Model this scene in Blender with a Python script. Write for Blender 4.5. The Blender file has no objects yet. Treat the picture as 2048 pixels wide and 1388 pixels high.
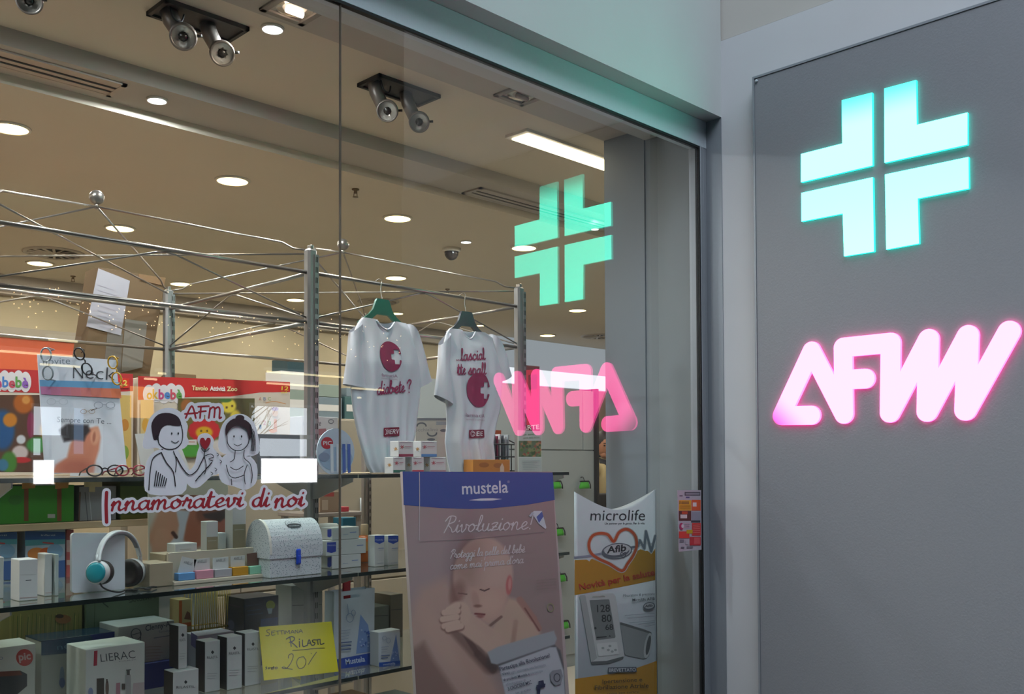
import bpy, bmesh, math, random
import numpy as np
from mathutils import Vector, Matrix, Quaternion
random.seed(7); np.random.seed(7)
S = bpy.context.scene
COL = S.collection
PI = math.pi

# ---------------------------------------------------------------- camera
YAW, PITCH, ROLL, FPX, CY = 0.787011, 0.0251745, -0.0040602, 1931.03, 882.703
CAM = Vector((0.0, -2.12, 1.6))
Fw = Vector((math.sin(YAW)*math.cos(PITCH), math.cos(YAW)*math.cos(PITCH), math.sin(PITCH)))
r0 = Vector((math.cos(YAW), -math.sin(YAW), 0)); u0 = r0.cross(Fw)
Rt = r0*math.cos(ROLL) + u0*math.sin(ROLL)
Up = u0*math.cos(ROLL) - r0*math.sin(ROLL)
cd = bpy.data.cameras.new('camera'); cam = bpy.data.objects.new('camera', cd); COL.objects.link(cam)
m = Matrix((Rt, Up, -Fw)).transposed().to_4x4(); m.translation = CAM
cam.matrix_world = m
cd.sensor_width = 36; cd.lens = FPX/2048*36; cd.shift_y = (CY-694)/2048; cd.clip_start = 0.02
S.camera = cam

# ---------------------------------------------------------------- world, daylight, exposure
w = bpy.data.worlds.new('world'); S.world = w; w.use_nodes = True
wn = w.node_tree.nodes; wl = w.node_tree.links
tc = wn.new('ShaderNodeTexCoord'); nz = wn.new('ShaderNodeTexNoise'); nz.inputs['Scale'].default_value = 2.5
rp = wn.new('ShaderNodeValToRGB')
rp.color_ramp.elements[0].position = .35; rp.color_ramp.elements[0].color = (.55, .72, .92, 1)
rp.color_ramp.elements[1].position = .65; rp.color_ramp.elements[1].color = (.86, .93, 1, 1)
wl.new(tc.outputs['Generated'], nz.inputs['Vector']); wl.new(nz.outputs['Fac'], rp.inputs['Fac'])
wl.new(rp.outputs['Color'], wn['Background'].inputs['Color']); wn['Background'].inputs['Strength'].default_value = 9.0

def area(name, loc, target, sx, sy, power, color, spread=PI):
    l = bpy.data.lights.new(name, 'AREA'); l.shape = 'RECTANGLE'; l.size = sx; l.size_y = sy
    l.energy = power; l.color = color; l.spread = spread
    o = bpy.data.objects.new(name, l); COL.objects.link(o); o.location = loc
    o.rotation_euler = (Vector(target)-Vector(loc)).to_track_quat('-Z', 'Y').to_euler()
    return o
# daylight falling through the roof light of the shopping mall, high behind the camera
area('skylight_daylight', (.4, -3.3, 7.6), (2.6, -.6, 2.4), 4.5, 3.5, 390, (.80, .90, 1.0))
S.view_settings.view_transform = 'Standard'; S.view_settings.look = 'None'
S.view_settings.exposure = 0.0; S.view_settings.gamma = 1.0; S.view_settings.use_curve_mapping = False
try:
    S.cycles.use_denoising = True
    S.cycles.max_bounces = 10; S.cycles.transparent_max_bounces = 24; S.cycles.glossy_bounces = 5
    S.cycles.sample_clamp_indirect = 6.0
    S.cycles.caustics_reflective = False; S.cycles.caustics_refractive = False
except Exception:
    pass

# ---------------------------------------------------------------- pixel -> point on a real plane of the place
def ray(px, py): return Rt*((px-1024)/FPX) - Up*((py-CY)/FPX) + Fw
def A(px, py, ax, val):
    d = ray(px, py); return CAM + d*((val-CAM[ax])/d[ax])

# ---------------------------------------------------------------- materials
def lin(c):
    if isinstance(c, str):
        c = c.lstrip('#'); c = tuple(int(c[i:i+2], 16)/255 for i in (0, 2, 4))
    return tuple(((x/12.92) if x <= .04045 else ((x+.055)/1.055)**2.4) for x in c[:3])
MATS = {}
def pmat(name, c, rough=.6, metal=0.0, var=.06, scale=40, bump=0.0, spec=.5, coat=0.0):
    if name in MATS: return MATS[name]
    mt = bpy.data.materials.new(name); mt.use_nodes = True; nt = mt.node_tree; b = nt.nodes['Principled BSDF']
    L = lin(c); b.inputs['Roughness'].default_value = rough; b.inputs['Metallic'].default_value = metal
    b.inputs['Specular IOR Level'].default_value = spec; b.inputs['Coat Weight'].default_value = coat
    t = nt.nodes.new('ShaderNodeTexCoord'); n = nt.nodes.new('ShaderNodeTexNoise'); n.inputs['Scale'].default_value = scale
    n.inputs['Detail'].default_value = 3
    nt.links.new(t.outputs['Object'], n.inputs['Vector'])
    mx = nt.nodes.new('ShaderNodeMix'); mx.data_type = 'RGBA'
    mx.inputs[6].default_value = (*[x*(1-var) for x in L], 1); mx.inputs[7].default_value = (*[min(1, x*(1+var)) for x in L], 1)
    nt.links.new(n.outputs['Fac'], mx.inputs[0]); nt.links.new(mx.outputs[2], b.inputs['Base Color'])
    if bump:
        bp = nt.nodes.new('ShaderNodeBump'); bp.inputs['Strength'].default_value = bump; bp.inputs['Distance'].default_value = .002
        nt.links.new(n.outputs['Fac'], bp.inputs['Height']); nt.links.new(bp.outputs['Normal'], b.inputs['Normal'])
    mt.diffuse_color = (*L, 1); MATS[name] = mt; return mt
def ink(c, rough=.55):
    if isinstance(c, bpy.types.Material): return c
    return pmat('ink_'+c.lstrip('#'), c, rough, 0, .04, 60)
def emat(name, c, strength, lincol=None):
    if name in MATS: return MATS[name]
    mt = bpy.data.materials.new(name); mt.use_nodes = True; nt = mt.node_tree; nt.nodes.clear()
    e = nt.nodes.new('ShaderNodeEmission'); o = nt.nodes.new('ShaderNodeOutputMaterial')
    e.inputs['Color'].default_value = (*(lincol or lin(c)), 1); e.inputs['Strength'].default_value = strength
    nt.links.new(e.outputs[0], o.inputs[0]); MATS[name] = mt; return mt
def glassmat(name, tint=(1, 1, 1), gain=1.9, ior=1.45, haze=0.0, hazecol=(.6, .65, .65)):
    """clear sheet: fresnel mix of a see-through and a mirror part, plus a little dust"""
    mt = bpy.data.materials.new(name); mt.use_nodes = True; nt = mt.node_tree; nt.nodes.clear()
    o = nt.nodes.new('ShaderNodeOutputMaterial'); t = nt.nodes.new('ShaderNodeBsdfTransparent'); g = nt.nodes.new('ShaderNodeBsdfGlossy')
    t.inputs['Color'].default_value = (*tint, 1); g.inputs['Roughness'].default_value = 0.0
    fr = nt.nodes.new('ShaderNodeFresnel'); fr.inputs['IOR'].default_value = ior
    ge = nt.nodes.new('ShaderNodeNewGeometry')
    s1 = nt.nodes.new('ShaderNodeMath'); s1.operation = 'SUBTRACT'; s1.inputs[0].default_value = gain
    m2 = nt.nodes.new('ShaderNodeMath'); m2.operation = 'MULTIPLY'; m2.inputs[1].default_value = gain
    nt.links.new(ge.outputs['Backfacing'], m2.inputs[0]); nt.links.new(m2.outputs[0], s1.inputs[1])
    m3 = nt.nodes.new('ShaderNodeMath'); m3.operation = 'MULTIPLY'; m3.use_clamp = True
    nt.links.new(fr.outputs[0], m3.inputs[0]); nt.links.new(s1.outputs[0], m3.inputs[1])
    base = t.outputs[0]
    if haze:
        d = nt.nodes.new('ShaderNodeBsdfDiffuse'); d.inputs['Color'].default_value = (*hazecol, 1)
        mh = nt.nodes.new('ShaderNodeMixShader'); mh.inputs[0].default_value = haze
        nt.links.new(t.outputs[0], mh.inputs[1]); nt.links.new(d.outputs[0], mh.inputs[2]); base = mh.outputs[0]
    mx = nt.nodes.new('ShaderNodeMixShader')
    nt.links.new(m3.outputs[0], mx.inputs[0]); nt.links.new(base, mx.inputs[1]); nt.links.new(g.outputs[0], mx.inputs[2])
    nt.links.new(mx.outputs[0], o.inputs[0]); MATS[name] = mt; return mt
def vcolmat(name, rough=.5):
    if name in MATS: return MATS[name]
    mt = bpy.data.materials.new(name); mt.use_nodes = True; nt = mt.node_tree; b = nt.nodes['Principled BSDF']
    a = nt.nodes.new('ShaderNodeAttribute'); a.attribute_name = 'ink'; nt.links.new(a.outputs['Color'], b.inputs['Base Color'])
    b.inputs['Roughness'].default_value = rough; MATS[name] = mt; return mt

# ---------------------------------------------------------------- mesh helpers
class MB:
    def __init__(s): s.v = []; s.f = []; s.mi = []; s.mats = []; s.sm = []
    def _m(s, mat):
        if mat not in s.mats: s.mats.append(mat)
        return s.mats.index(mat)
    def add(s, vs, fs, mat, smooth=False):
        b = len(s.v); s.v.extend([tuple(v) for v in vs]); k = s._m(mat)
        for f in fs: s.f.append(tuple(i+b for i in f)); s.mi.append(k); s.sm.append(smooth)
        return s
    def box(s, lo, hi, mat, c=0.0, M=None):
        lo = Vector(lo); hi = Vector(hi)
        if c <= 0:
            vs = [Vector((x, y, z)) for x in (lo.x, hi.x) for y in (lo.y, hi.y) for z in (lo.z, hi.z)]
            fs = [(0, 1, 3, 2), (4, 6, 7, 5), (0, 4, 5, 1), (2, 3, 7, 6), (0, 2, 6, 4), (1, 5, 7, 3)]
        else:
            vs = []; idx = {}
            for sx in (0, 1):
                for sy in (0, 1):
                    for sz in (0, 1):
                        p = [hi[i] if q else lo[i] for i, q in enumerate((sx, sy, sz))]
                        d = [-c if q else c for q in (sx, sy, sz)]
                        for ax in range(3):
                            q = Vector([p[i]+(d[i] if i != ax else 0) for i in range(3)]); idx[(sx, sy, sz, ax)] = len(vs); vs.append(q)
            I = lambda a, b, cc, ax: idx[(a, b, cc, ax)]
            fs = []
            for q in (0, 1):
                f = [I(q, 0, 0, 0), I(q, 0, 1, 0), I(q, 1, 1, 0), I(q, 1, 0, 0)]; fs.append(f if not q else f[::-1])
                f = [I(0, q, 0, 1), I(1, q, 0, 1), I(1, q, 1, 1), I(0, q, 1, 1)]; fs.append(f if not q else f[::-1])
                f = [I(0, 0, q, 2), I(0, 1, q, 2), I(1, 1, q, 2), I(1, 0, q, 2)]; fs.append(f if not q else f[::-1])
            for a in (0, 1):
                for b in (0, 1):
                    fs.append([I(a, b, 0, 0), I(a, b, 0, 1), I(a, b, 1, 1), I(a, b, 1, 0)])
                    fs.append([I(a, 0, b, 0), I(a, 0, b, 2), I(a, 1, b, 2), I(a, 1, b, 0)])
                    fs.append([I(0, a, b, 1), I(0, a, b, 2), I(1, a, b, 2), I(1, a, b, 1)])
                    for d in (0, 1): fs.append([I(a, b, d, 0), I(a, b, d, 1), I(a, b, d, 2)])
        if M is not None: vs = [M @ v for v in vs]
        return s.add(vs, fs, mat)
    def tube(s, pts, r, mat, n=8, closed=False, cap=True):
        pts = [Vector(p) for p in pts]; vs = []; fs = []; N = len(pts)
        rs = r if isinstance(r, (list, tuple)) else [r]*N
        prev = None
        for i, p in enumerate(pts):
            a = pts[(i-1) % N] if (i > 0 or closed) else p; b = pts[(i+1) % N] if (i < N-1 or closed) else p
            t = (b-a).normalized()
            if prev is None:
                q = Vector((0, 0, 1)) if abs(t.z) < .9 else Vector((1, 0, 0)); x = t.cross(q).normalized()
            else:
                x = (prev - t*prev.dot(t)).normalized()
            prev = x; y = t.cross(x)
            for k in range(n):
                an = 2*PI*k/n; vs.append(p + (x*math.cos(an)+y*math.sin(an))*rs[i])
        for i in range(N if closed else N-1):
            j = (i+1) % N
            for k in range(n):
                k2 = (k+1) % n; fs.append((i*n+k, i*n+k2, j*n+k2, j*n+k))
        if cap and not closed: fs.append(tuple(range(n))[::-1]); fs.append(tuple((N-1)*n+k for k in range(n)))
        return s.add(vs, fs, mat, True)
    def lathe(s, prof, mat, n=24, M=None, smooth=True):
        """prof: (radius, height) along local z"""
        vs = []; fs = []
        for (r, z) in prof:
            for k in range(n):
                a = 2*PI*k/n; vs.append(Vector((r*math.cos(a), r*math.sin(a), z)))
        for i in range(len(prof)-1):
            for k in range(n):
                k2 = (k+1) % n; fs.append((i*n+k, i*n+k2, (i+1)*n+k2, (i+1)*n+k))
        if M is not None: vs = [M @ v for v in vs]
        return s.add(vs, fs, mat, smooth)
    def ball(s, c, r, mat, n=14, m_=9, sc=(1, 1, 1), M=None):
        prof = [(r*math.sin(PI*i/m_), -r*math.cos(PI*i/m_)) for i in range(m_+1)]
        prof[0] = (0, -r); prof[-1] = (0, r)
        T = Matrix.Translation(c) @ (M if M is not None else Matrix.Identity(4)) @ Matrix.Diagonal((*sc, 1))
        return s.lathe(prof, mat, n, T)
    def prism(s, pts2, fr, depth, mat, sidemat=None):
        """closed outline (u,v) on a frame, pushed back by depth along -n"""
        o, ux, uy, n = fr; N = len(pts2)
        f = [o+ux*a+uy*b for a, b in pts2]; bk = [p-n*depth for p in f]
        s.add(f+bk, [tuple(range(N)), tuple(range(2*N-1, N-1, -1))], mat)
        s.add(f+bk, [(i, i+N, (i+1) % N+N, (i+1) % N) for i in range(N)], sidemat or mat)
        return s
    def build(s, name, parent=None, loc=None):
        me = bpy.data.meshes.new(name); me.from_pydata(s.v, [], s.f)
        for mt in s.mats: me.materials.append(mt)
        me.polygons.foreach_set('material_index', s.mi); me.polygons.foreach_set('use_smooth', s.sm)
        # outward winding where the mesh is closed
        bm = bmesh.new(); bm.from_mesh(me); bmesh.ops.remove_doubles(bm, verts=bm.verts, dist=1e-6)
        if getattr(s, 'recalc', True): bmesh.ops.recalc_face_normals(bm, faces=bm.faces)
        bm.to_mesh(me); bm.free()
        o = bpy.data.objects.new(name, me); COL.objects.link(o)
        if parent is not None: o.parent = parent
        return o
def tag(o, label=None, cat=None, group=None, kind=None):
    if label: o['label'] = label
    if cat: o['category'] = cat
    if group: o['group'] = group
    if kind: o['kind'] = kind
    return o
def empty(name, loc, label=None, cat=None, group=None):
    o = bpy.data.objects.new(name, None); COL.objects.link(o); o.location = loc
    o.empty_display_size = .05
    return tag(o, label, cat, group)
def adopt(root, *obs):
    """children built in world space under an empty that stands somewhere else"""
    for c in obs:
        c.parent = root; c.matrix_parent_inverse = Matrix.Translation(-Vector(root.location))
def struct(o): o['kind'] = 'structure'; return o
def copy_tree(o, parent=None):
    c = o.copy(); COL.objects.link(c)
    if parent is not None: c.parent = parent
    for ch in list(o.children): copy_tree(ch, c)
    return c
def frame(o, ux, uy):
    ux = Vector(ux).normalized(); uy = Vector(uy).normalized(); return (Vector(o), ux, uy, ux.cross(uy).normalized())
def bez(pts, n=6, closed=False):
    """Catmull-Rom through points"""
    P = [np.array(p, float) for p in pts]; N = len(P); out = []
    if N < 3: return [tuple(p) for p in P]
    for i in range(N if closed else N-1):
        g = (lambda k: P[k % N]) if closed else (lambda k: P[min(max(k, 0), N-1)])
        a, b, c, d = g(i-1), g(i), g(i+1), g(i+2)
        for k in range(n):
            t = k/n
            out.append(tuple(.5*((2*b)+(-a+c)*t+(2*a-5*b+4*c-d)*t*t+(-a+3*b-3*c+d)*t**3)))
    if not closed: out.append(tuple(P[-1]))
    return out
def ell(cx, cy, rx, ry, n=28, a0=0, a1=2*PI, rot=0):
    full = abs(a1-a0) > 6.28; k = n if full else n-1
    pts = [(rx*math.cos(a0+(a1-a0)*i/k), ry*math.sin(a0+(a1-a0)*i/k)) for i in range(n)]
    c, s_ = math.cos(rot), math.sin(rot)
    return [(cx+x*c-y*s_, cy+x*s_+y*c) for x, y in pts]
def rrect(x, y, w_, h_, r, n=5):
    out = []
    for cx, cy, a in ((x+w_-r, y+r, -PI/2), (x+w_-r, y+h_-r, 0), (x+r, y+h_-r, PI/2), (x+r, y+r, PI)):
        out += [(cx+r*math.cos(a+PI/2*i/(n-1)), cy+r*math.sin(a+PI/2*i/(n-1))) for i in range(n)]
    return out

# ---------------------------------------------------------------- lettering
_TX = {}
def text_mesh(s_, bold=0.0, spacing=1.0):
    k = (s_, bold, spacing)
    if k in _TX: return _TX[k]
    cu = bpy.data.curves.new('t', 'FONT'); cu.body = s_; cu.size = 1.0; cu.offset = bold; cu.space_character = spacing
    cu.resolution_u = 3; cu.fill_mode = 'FRONT'
    ob = bpy.data.objects.new('t', cu)
    me = bpy.data.meshes.new_from_object(ob)
    vs = np.array([v.co[:2] for v in me.vertices]) if len(me.vertices) else np.zeros((0, 2)); fs = [tuple(p.vertices) for p in me.polygons]
    bpy.data.meshes.remove(me); bpy.data.objects.remove(ob); bpy.data.curves.remove(cu)
    _TX[k] = (vs, fs); return _TX[k]

# single-line hand script: x height 1, ascender 2, descender -1
G = {
 'a': (1.0, [[(.75, .8), (.45, 1), (.1, .7), (.08, .25), (.32, 0), (.62, .3), (.76, .95)], [(.76, .95), (.72, .3), (.86, 0), (1.05, .2)]]),
 'b': (.95, [[(0, .2), (.35, 1.2), (.42, 1.9), (.2, 2), (.14, 1.2), (.14, .3), (.4, 0), (.7, .35), (.66, .85), (.5, .9), (.95, .75)]]),
 'c': (.85, [[(.68, .8), (.45, 1), (.12, .7), (.1, .3), (.35, 0), (.85, .3)]]),
 'd': (1.0, [[(.75, .8), (.45, 1), (.1, .7), (.08, .25), (.32, 0), (.62, .3), (.8, 2)], [(.8, 2), (.74, .3), (.86, 0), (1.05, .2)]]),
 'e': (.85, [[(0, .25), (.45, .5), (.62, .8), (.42, 1), (.14, .65), (.14, .25), (.38, 0), (.85, .25)]]),
 'g': (1.0, [[(.75, .8), (.45, 1), (.1, .7), (.08, .25), (.32, 0), (.62, .3), (.76, .95)], [(.76, .95), (.66, -.6), (.35, -1), (.15, -.75), (.5, -.25), (1.05, .2)]]),
 'h': (1.0, [[(0, .2), (.35, 1.2), (.42, 1.9), (.2, 2), (.14, 1.2), (.1, 0)], [(.12, .5), (.45, 1), (.65, .8), (.65, .2), (.8, 0), (1, .2)]]),
 'i': (.5, [[(0, .25), (.2, .95), (.16, .25), (.28, 0), (.5, .2)], [(.24, 1.4), (.27, 1.47)]]),
 'l': (.6, [[(0, .2), (.35, 1.2), (.42, 1.9), (.24, 2), (.16, 1.2), (.16, .3), (.32, 0), (.6, .2)]]),
 'm': (1.5, [[(0, .6), (.14, .95), (.1, 0)], [(.11, .4), (.4, 1), (.56, .8), (.52, 0)], [(.53, .4), (.85, 1), (1.03, .8), (1.02, .25), (1.15, 0), (1.5, .25)]]),
 'n': (1.05, [[(0, .6), (.14, .95), (.1, 0)], [(.11, .4), (.42, 1), (.62, .8), (.6, .25), (.75, 0), (1.05, .25)]]),
 'o': (.95, [[(.45, 1), (.12, .75), (.08, .3), (.35, 0), (.68, .35), (.68, .75), (.45, 1), (.6, .75), (.95, .8)]]),
 'p': (1.0, [[(0, .6), (.16, 1), (.12, -1)], [(.13, .5), (.42, 1), (.74, .7), (.66, .2), (.4, 0), (.16, .2)], [(.5, .02), (1, .2)]]),
 'r': (.8, [[(0, .3), (.2, 1.1), (.3, .9), (.55, .85), (.48, .25), (.6, 0), (.8, .2)]]),
 's': (.75, [[(0, .25), (.38, 1.05), (.42, .7), (.58, .3), (.38, 0), (.12, .15)], [(.38, 0), (.75, .22)]]),
 't': (.65, [[(0, .25), (.24, 1.7), (.18, .3), (.34, 0), (.65, .2)], [(0, 1.1), (.55, 1.2)]]),
 'u': (1.0, [[(0, .6), (.12, .95), (.1, .3), (.32, 0), (.6, .3), (.7, .95)], [(.7, .95), (.68, .3), (.8, 0), (1, .2)]]),
 'v': (.9, [[(0, .7), (.16, .95), (.2, .2), (.36, 0), (.64, .5), (.6, .95), (.9, .8)]]),
 'z': (.85, [[(.05, .85), (.3, 1), (.68, .95), (.1, .08), (.4, .1), (.85, .15)], [(.2, .5), (.6, .5)]]),
 'I': (.7, [[(.35, 2.1), (.3, .8), (.28, -.7)]]),
 'R': (1.4, [[(.2, 0), (.5, 1.1), (.62, 2)], [(.1, 1.5), (.5, 2.1), (1.15, 2.0), (1.1, 1.4), (.5, 1.05), (.9, .5), (1.1, .05), (1.4, .2)]]),
 'P': (1.2, [[(.2, 0), (.5, 1.1), (.62, 2)], [(.1, 1.5), (.5, 2.1), (1.1, 2.0), (1.05, 1.3), (.5, 1.0)]]),
 'A': (1.3, [[(0, 0), (.6, 1.9), (1.1, 0)], [(-.1, .65), (1.25, .8)]]),
 'F': (1.1, [[(.3, 1.85), (.25, 0)], [(0, 1.8), (1.15, 1.9)], [(.1, 1), (.85, 1.1)]]),
 'M': (1.5, [[(.1, 0), (.2, 1.6)], [(.2, 1.4), (.5, 1.75), (.7, 1.4), (.68, .1)], [(.7, 1.4), (1.05, 1.75), (1.25, 1.3), (1.25, 0), (1.45, .1)]]),
 '!': (.5, [[(.3, 2), (.22, .6)], [(.2, .1), (.21, .02)]]),
 '?': (.9, [[(.1, 1.5), (.4, 2), (.75, 1.7), (.45, 1.1), (.4, .6)], [(.38, .1), (.39, .02)]]),
 '.': (.4, [[(.15, .1), (.17, .03)]]), "'": (.3, [[(.2, 2), (.12, 1.6)]]), ' ': (.6, []),
}
def script_strokes(s_):
    out = []; x = 0
    for ch in s_:
        acc = ch == 'è'; ch = 'e' if acc else ch
        adv, st = G[ch]
        for k in st: out.append([(x+a, b) for a, b in (bez(k, 5) if len(k) > 2 else k)])
        if acc: out.append([(x+.3, 1.5), (x+.5, 1.25)])
        x += adv
    return out, x

class Pr:
    """flat print laid on a surface: shapes in (u,v) metres, each a hair proud of the one before"""
    def __init__(s, fr, mapf=None, lift=.0004, step=.00012):
        s.fr = fr; s.mb = MB(); s.mb.recalc = False; s.z = lift; s.step = step; s.mapf = mapf
    def P(s, u, v, z):
        if s.mapf: return s.mapf(u, v, z)
        o, ux, uy, n = s.fr; return o+ux*u+uy*v+n*z
    def _add(s, pts, faces, c):
        s.mb.add([s.P(u, v, s.z) for u, v in pts], faces, ink(c)); s.z += s.step; return s
    def poly(s, pts, c):
        a = sum(pts[i-1][0]*pts[i][1]-pts[i][0]*pts[i-1][1] for i in range(len(pts)))
        if a < 0: pts = pts[::-1]
        return s._add(pts, [tuple(range(len(pts)))], c)
    def rect(s, x, y, w_, h_, c, sub=1):
        if sub == 1: return s.poly([(x, y), (x+w_, y), (x+w_, y+h_), (x, y+h_)], c)
        pts = [(x+w_*i/sub, y+h_*j) for j in (0, 1) for i in range(sub+1)]
        return s._add(pts, [(i, i+1, sub+2+i, sub+1+i) for i in range(sub)], c)
    def ell(s, cx, cy, rx, ry, c, **k): return s.poly(ell(cx, cy, rx, ry, **k), c)
    def stroke(s, pts, w_, c, closed=False, taper=0.0):
        N = len(pts)
        if N < 2: return s
        vs = []; fs = []
        for i, p in enumerate(pts):
            a = pts[i-1] if (i > 0 or closed) else p; b = pts[(i+1) % N] if (i < N-1 or closed) else p
            dx, dy = b[0]-a[0], b[1]-a[1]; l = math.hypot(dx, dy) or 1; dx /= l; dy /= l
            h = w_/2*(1-taper*abs(2*i/(N-1)-1)**2 if taper else 1)
            vs += [(p[0]-dy*h, p[1]+dx*h), (p[0]+dy*h, p[1]-dx*h)]
        for i in range(N if closed else N-1):
            j = (i+1) % N; fs.append((2*i+1, 2*j+1, 2*j, 2*i))
        if not closed and not taper:
            for e in (0, N-1):
                b = len(vs); vs += ell(pts[e][0], pts[e][1], w_/2, w_/2, 8); fs.append(tuple(range(b, b+8)))
        return s._add(vs, fs, c)
    def text(s, t, x, y, h, c, bold=0.0, italic=0.0, align='l', width=None, rot=0.0, spacing=1.0):
        vs, fs = text_mesh(t, bold, spacing)
        if not len(vs): return s
        v = vs.copy(); v[:, 0] -= v[:, 0].min(); sc = h/.72; sx = sc
        if width: sx = width/max(v[:, 0].max(), 1e-6)
        wd = v[:, 0].max()*sx
        off = {'l': 0, 'c': -wd/2, 'r': -wd}[align]
        X = v[:, 0]*sx+v[:, 1]*sc*italic+off; Y = v[:, 1]*sc
        ca, sa = math.cos(rot), math.sin(rot)
        return s._add([(x+a*ca-b*sa, y+a*sa+b*ca) for a, b in zip(X, Y)], fs, c)
    def region(s, sdf, box, res, c):
        """fill of the area where sdf(X,Y) < 0, as one seamless sheet of small cells"""
        x0, y0, x1, y1 = box; nx = max(2, int((x1-x0)/res)+1); ny = max(2, int((y1-y0)/res)+1)
        gx = np.linspace(x0, x1, nx); gy = np.linspace(y0, y1, ny); X, Y_ = np.meshgrid(gx, gy); D = sdf(X, Y_)
        pts = []; idx = {}; fs = []
        def vid(k, p):
            if k not in idx: idx[k] = len(pts); pts.append(p)
            return idx[k]
        ins = D < 0; ci = (ins[:-1, :-1] | ins[1:, :-1] | ins[:-1, 1:] | ins[1:, 1:])
        for j, i in zip(*np.nonzero(ci)):
            cs = ((j, i), (j, i+1), (j+1, i+1), (j+1, i)); f = []
            for q in range(4):
                a, b = cs[q], cs[(q+1) % 4]; da, db = D[a], D[b]
                if da < 0: f.append(vid(a, (gx[a[1]], gy[a[0]])))
                if (da < 0) != (db < 0):
                    k = (min(a, b), max(a, b)); t = da/(da-db)
                    f.append(vid(k, (gx[a[1]]+(gx[b[1]]-gx[a[1]])*t, gy[a[0]]+(gy[b[0]]-gy[a[0]])*t)))
            if len(f) > 2: fs.append(tuple(f))
        if fs: s._add(pts, fs, c)
        return s
    def ribbons(s, strokes, w_, c, res=None, pen=0.0):
        """several strokes joined into one fill with round ends"""
        al = [p for k in strokes for p in k]; h = w_/2; xs, ys = zip(*al); res = res or w_/4.5
        def sdf(X, Y_):
            D = np.full(X.shape, 1e9)
            for k in strokes:
                for (ax, ay), (bx, by) in zip(k, k[1:]):
                    i0, i1 = np.searchsorted(X[0], (min(ax, bx)-h-2*res, max(ax, bx)+h+2*res)); j0, j1 = np.searchsorted(Y_[:, 0], (min(ay, by)-h-2*res, max(ay, by)+h+2*res))
                    P = X[j0:j1, i0:i1]-ax; Q = Y_[j0:j1, i0:i1]-ay; dx, dy = bx-ax, by-ay; t = np.clip((P*dx+Q*dy)/(dx*dx+dy*dy+1e-12), 0, 1)
                    thin = pen*h*(1-abs(dy*.94-dx*.34)/(math.hypot(dx, dy)+1e-12)) if pen else 0.0
                    D[j0:j1, i0:i1] = np.minimum(D[j0:j1, i0:i1], np.hypot(P-t*dx, Q-t*dy)+max(thin, 0))
            return D-h
        return s.region(sdf, (min(xs)-h-res, min(ys)-h-res, max(xs)+h+res, max(ys)+h+res), res, c)
    def script(s, t, x, y, xh, w_, c, slant=.25, width=None, rot=0.0, pen=0.0):
        st, W_ = script_strokes(t); sx = xh if not width else width/W_
        ca, sa = math.cos(rot), math.sin(rot); out = []
        for k in st:
            q = [(a*sx+b*xh*slant, b*xh) for a, b in k]; out.append([(x+a*ca-b*sa, y+a*sa+b*ca) for a, b in q])
        return s.ribbons(out, w_, c, None, pen)
    def lines(s, x, y, w_, n, gap, h, c, seed=1, align='l'):
        rnd = random.Random(seed)
        for i in range(n):
            l = w_*rnd.uniform(.6, 1); s.rect(x if align == 'l' else x+w_-l, y-i*gap, l, h, c)
        return s
    def build(s, name, parent=None): return s.mb.build(name, parent)

def painted(name, fr, W_, H_, nx, ny, fn, parent=None, rough=.5, mapf=None, lift=.0003):
    """a printed picture: colour per vertex on a fine grid; fn(U,V in 0..1) -> rgb (sRGB 0..1)"""
    u = np.linspace(0, 1, nx); v = np.linspace(0, 1, ny); U, V = np.meshgrid(u, v)
    rgb = np.clip(fn(U, V), 0, 1); rgb = np.where(rgb <= .04045, rgb/12.92, ((rgb+.055)/1.055)**2.4)
    o, ux, uy, n = fr
    if mapf: pts = [tuple(mapf(a*W_, b*H_, lift)) for b in v for a in u]
    else:
        pts = (np.array(o)[None, None]+U[..., None]*W_*np.array(ux)+V[..., None]*H_*np.array(uy)+np.array(n)*lift).reshape(-1, 3).tolist()
    i = np.arange((ny-1)*(nx-1)); r = i//(nx-1)*nx+i % (nx-1)
    fs = np.stack([r, r+1, r+nx+1, r+nx], 1).tolist()
    me = bpy.data.meshes.new(name); me.from_pydata(pts, [], fs)
    at = me.color_attributes.new('ink', 'FLOAT_COLOR', 'POINT')
    at.data.foreach_set('color', np.concatenate([rgb.reshape(-1, 3), np.ones((nx*ny, 1))], 1).ravel())
    me.materials.append(vcolmat('printed_picture_%d' % int(rough*100), rough))
    ob = bpy.data.objects.new(name, me); COL.objects.link(ob)
    if parent is not None: ob.parent = parent
    return ob
def blob(U, V, cx, cy, rx, ry, rot=0, soft=.15):
    c, s_ = math.cos(rot), math.sin(rot); x = (U-cx)*c+(V-cy)*s_; y = -(U-cx)*s_+(V-cy)*c
    d = np.sqrt((x/rx)**2+(y/ry)**2); return np.clip((1-d)/soft+.5, 0, 1)[..., None]
def seg(U, V, a, b, wd, soft=.3, asp=1.0):
    ax, ay = a; bx, by = b; px = U-ax; py = (V-ay)*asp; dx = bx-ax; dy = (by-ay)*asp
    t = np.clip((px*dx+py*dy)/(dx*dx+dy*dy+1e-9), 0, 1); d = np.hypot(px-t*dx, py-t*dy)
    return np.clip((1-d/wd)/soft+.5, 0, 1)[..., None]
def mixc(a, c, mk): return a*(1-mk)+np.array(c)*mk

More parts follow.
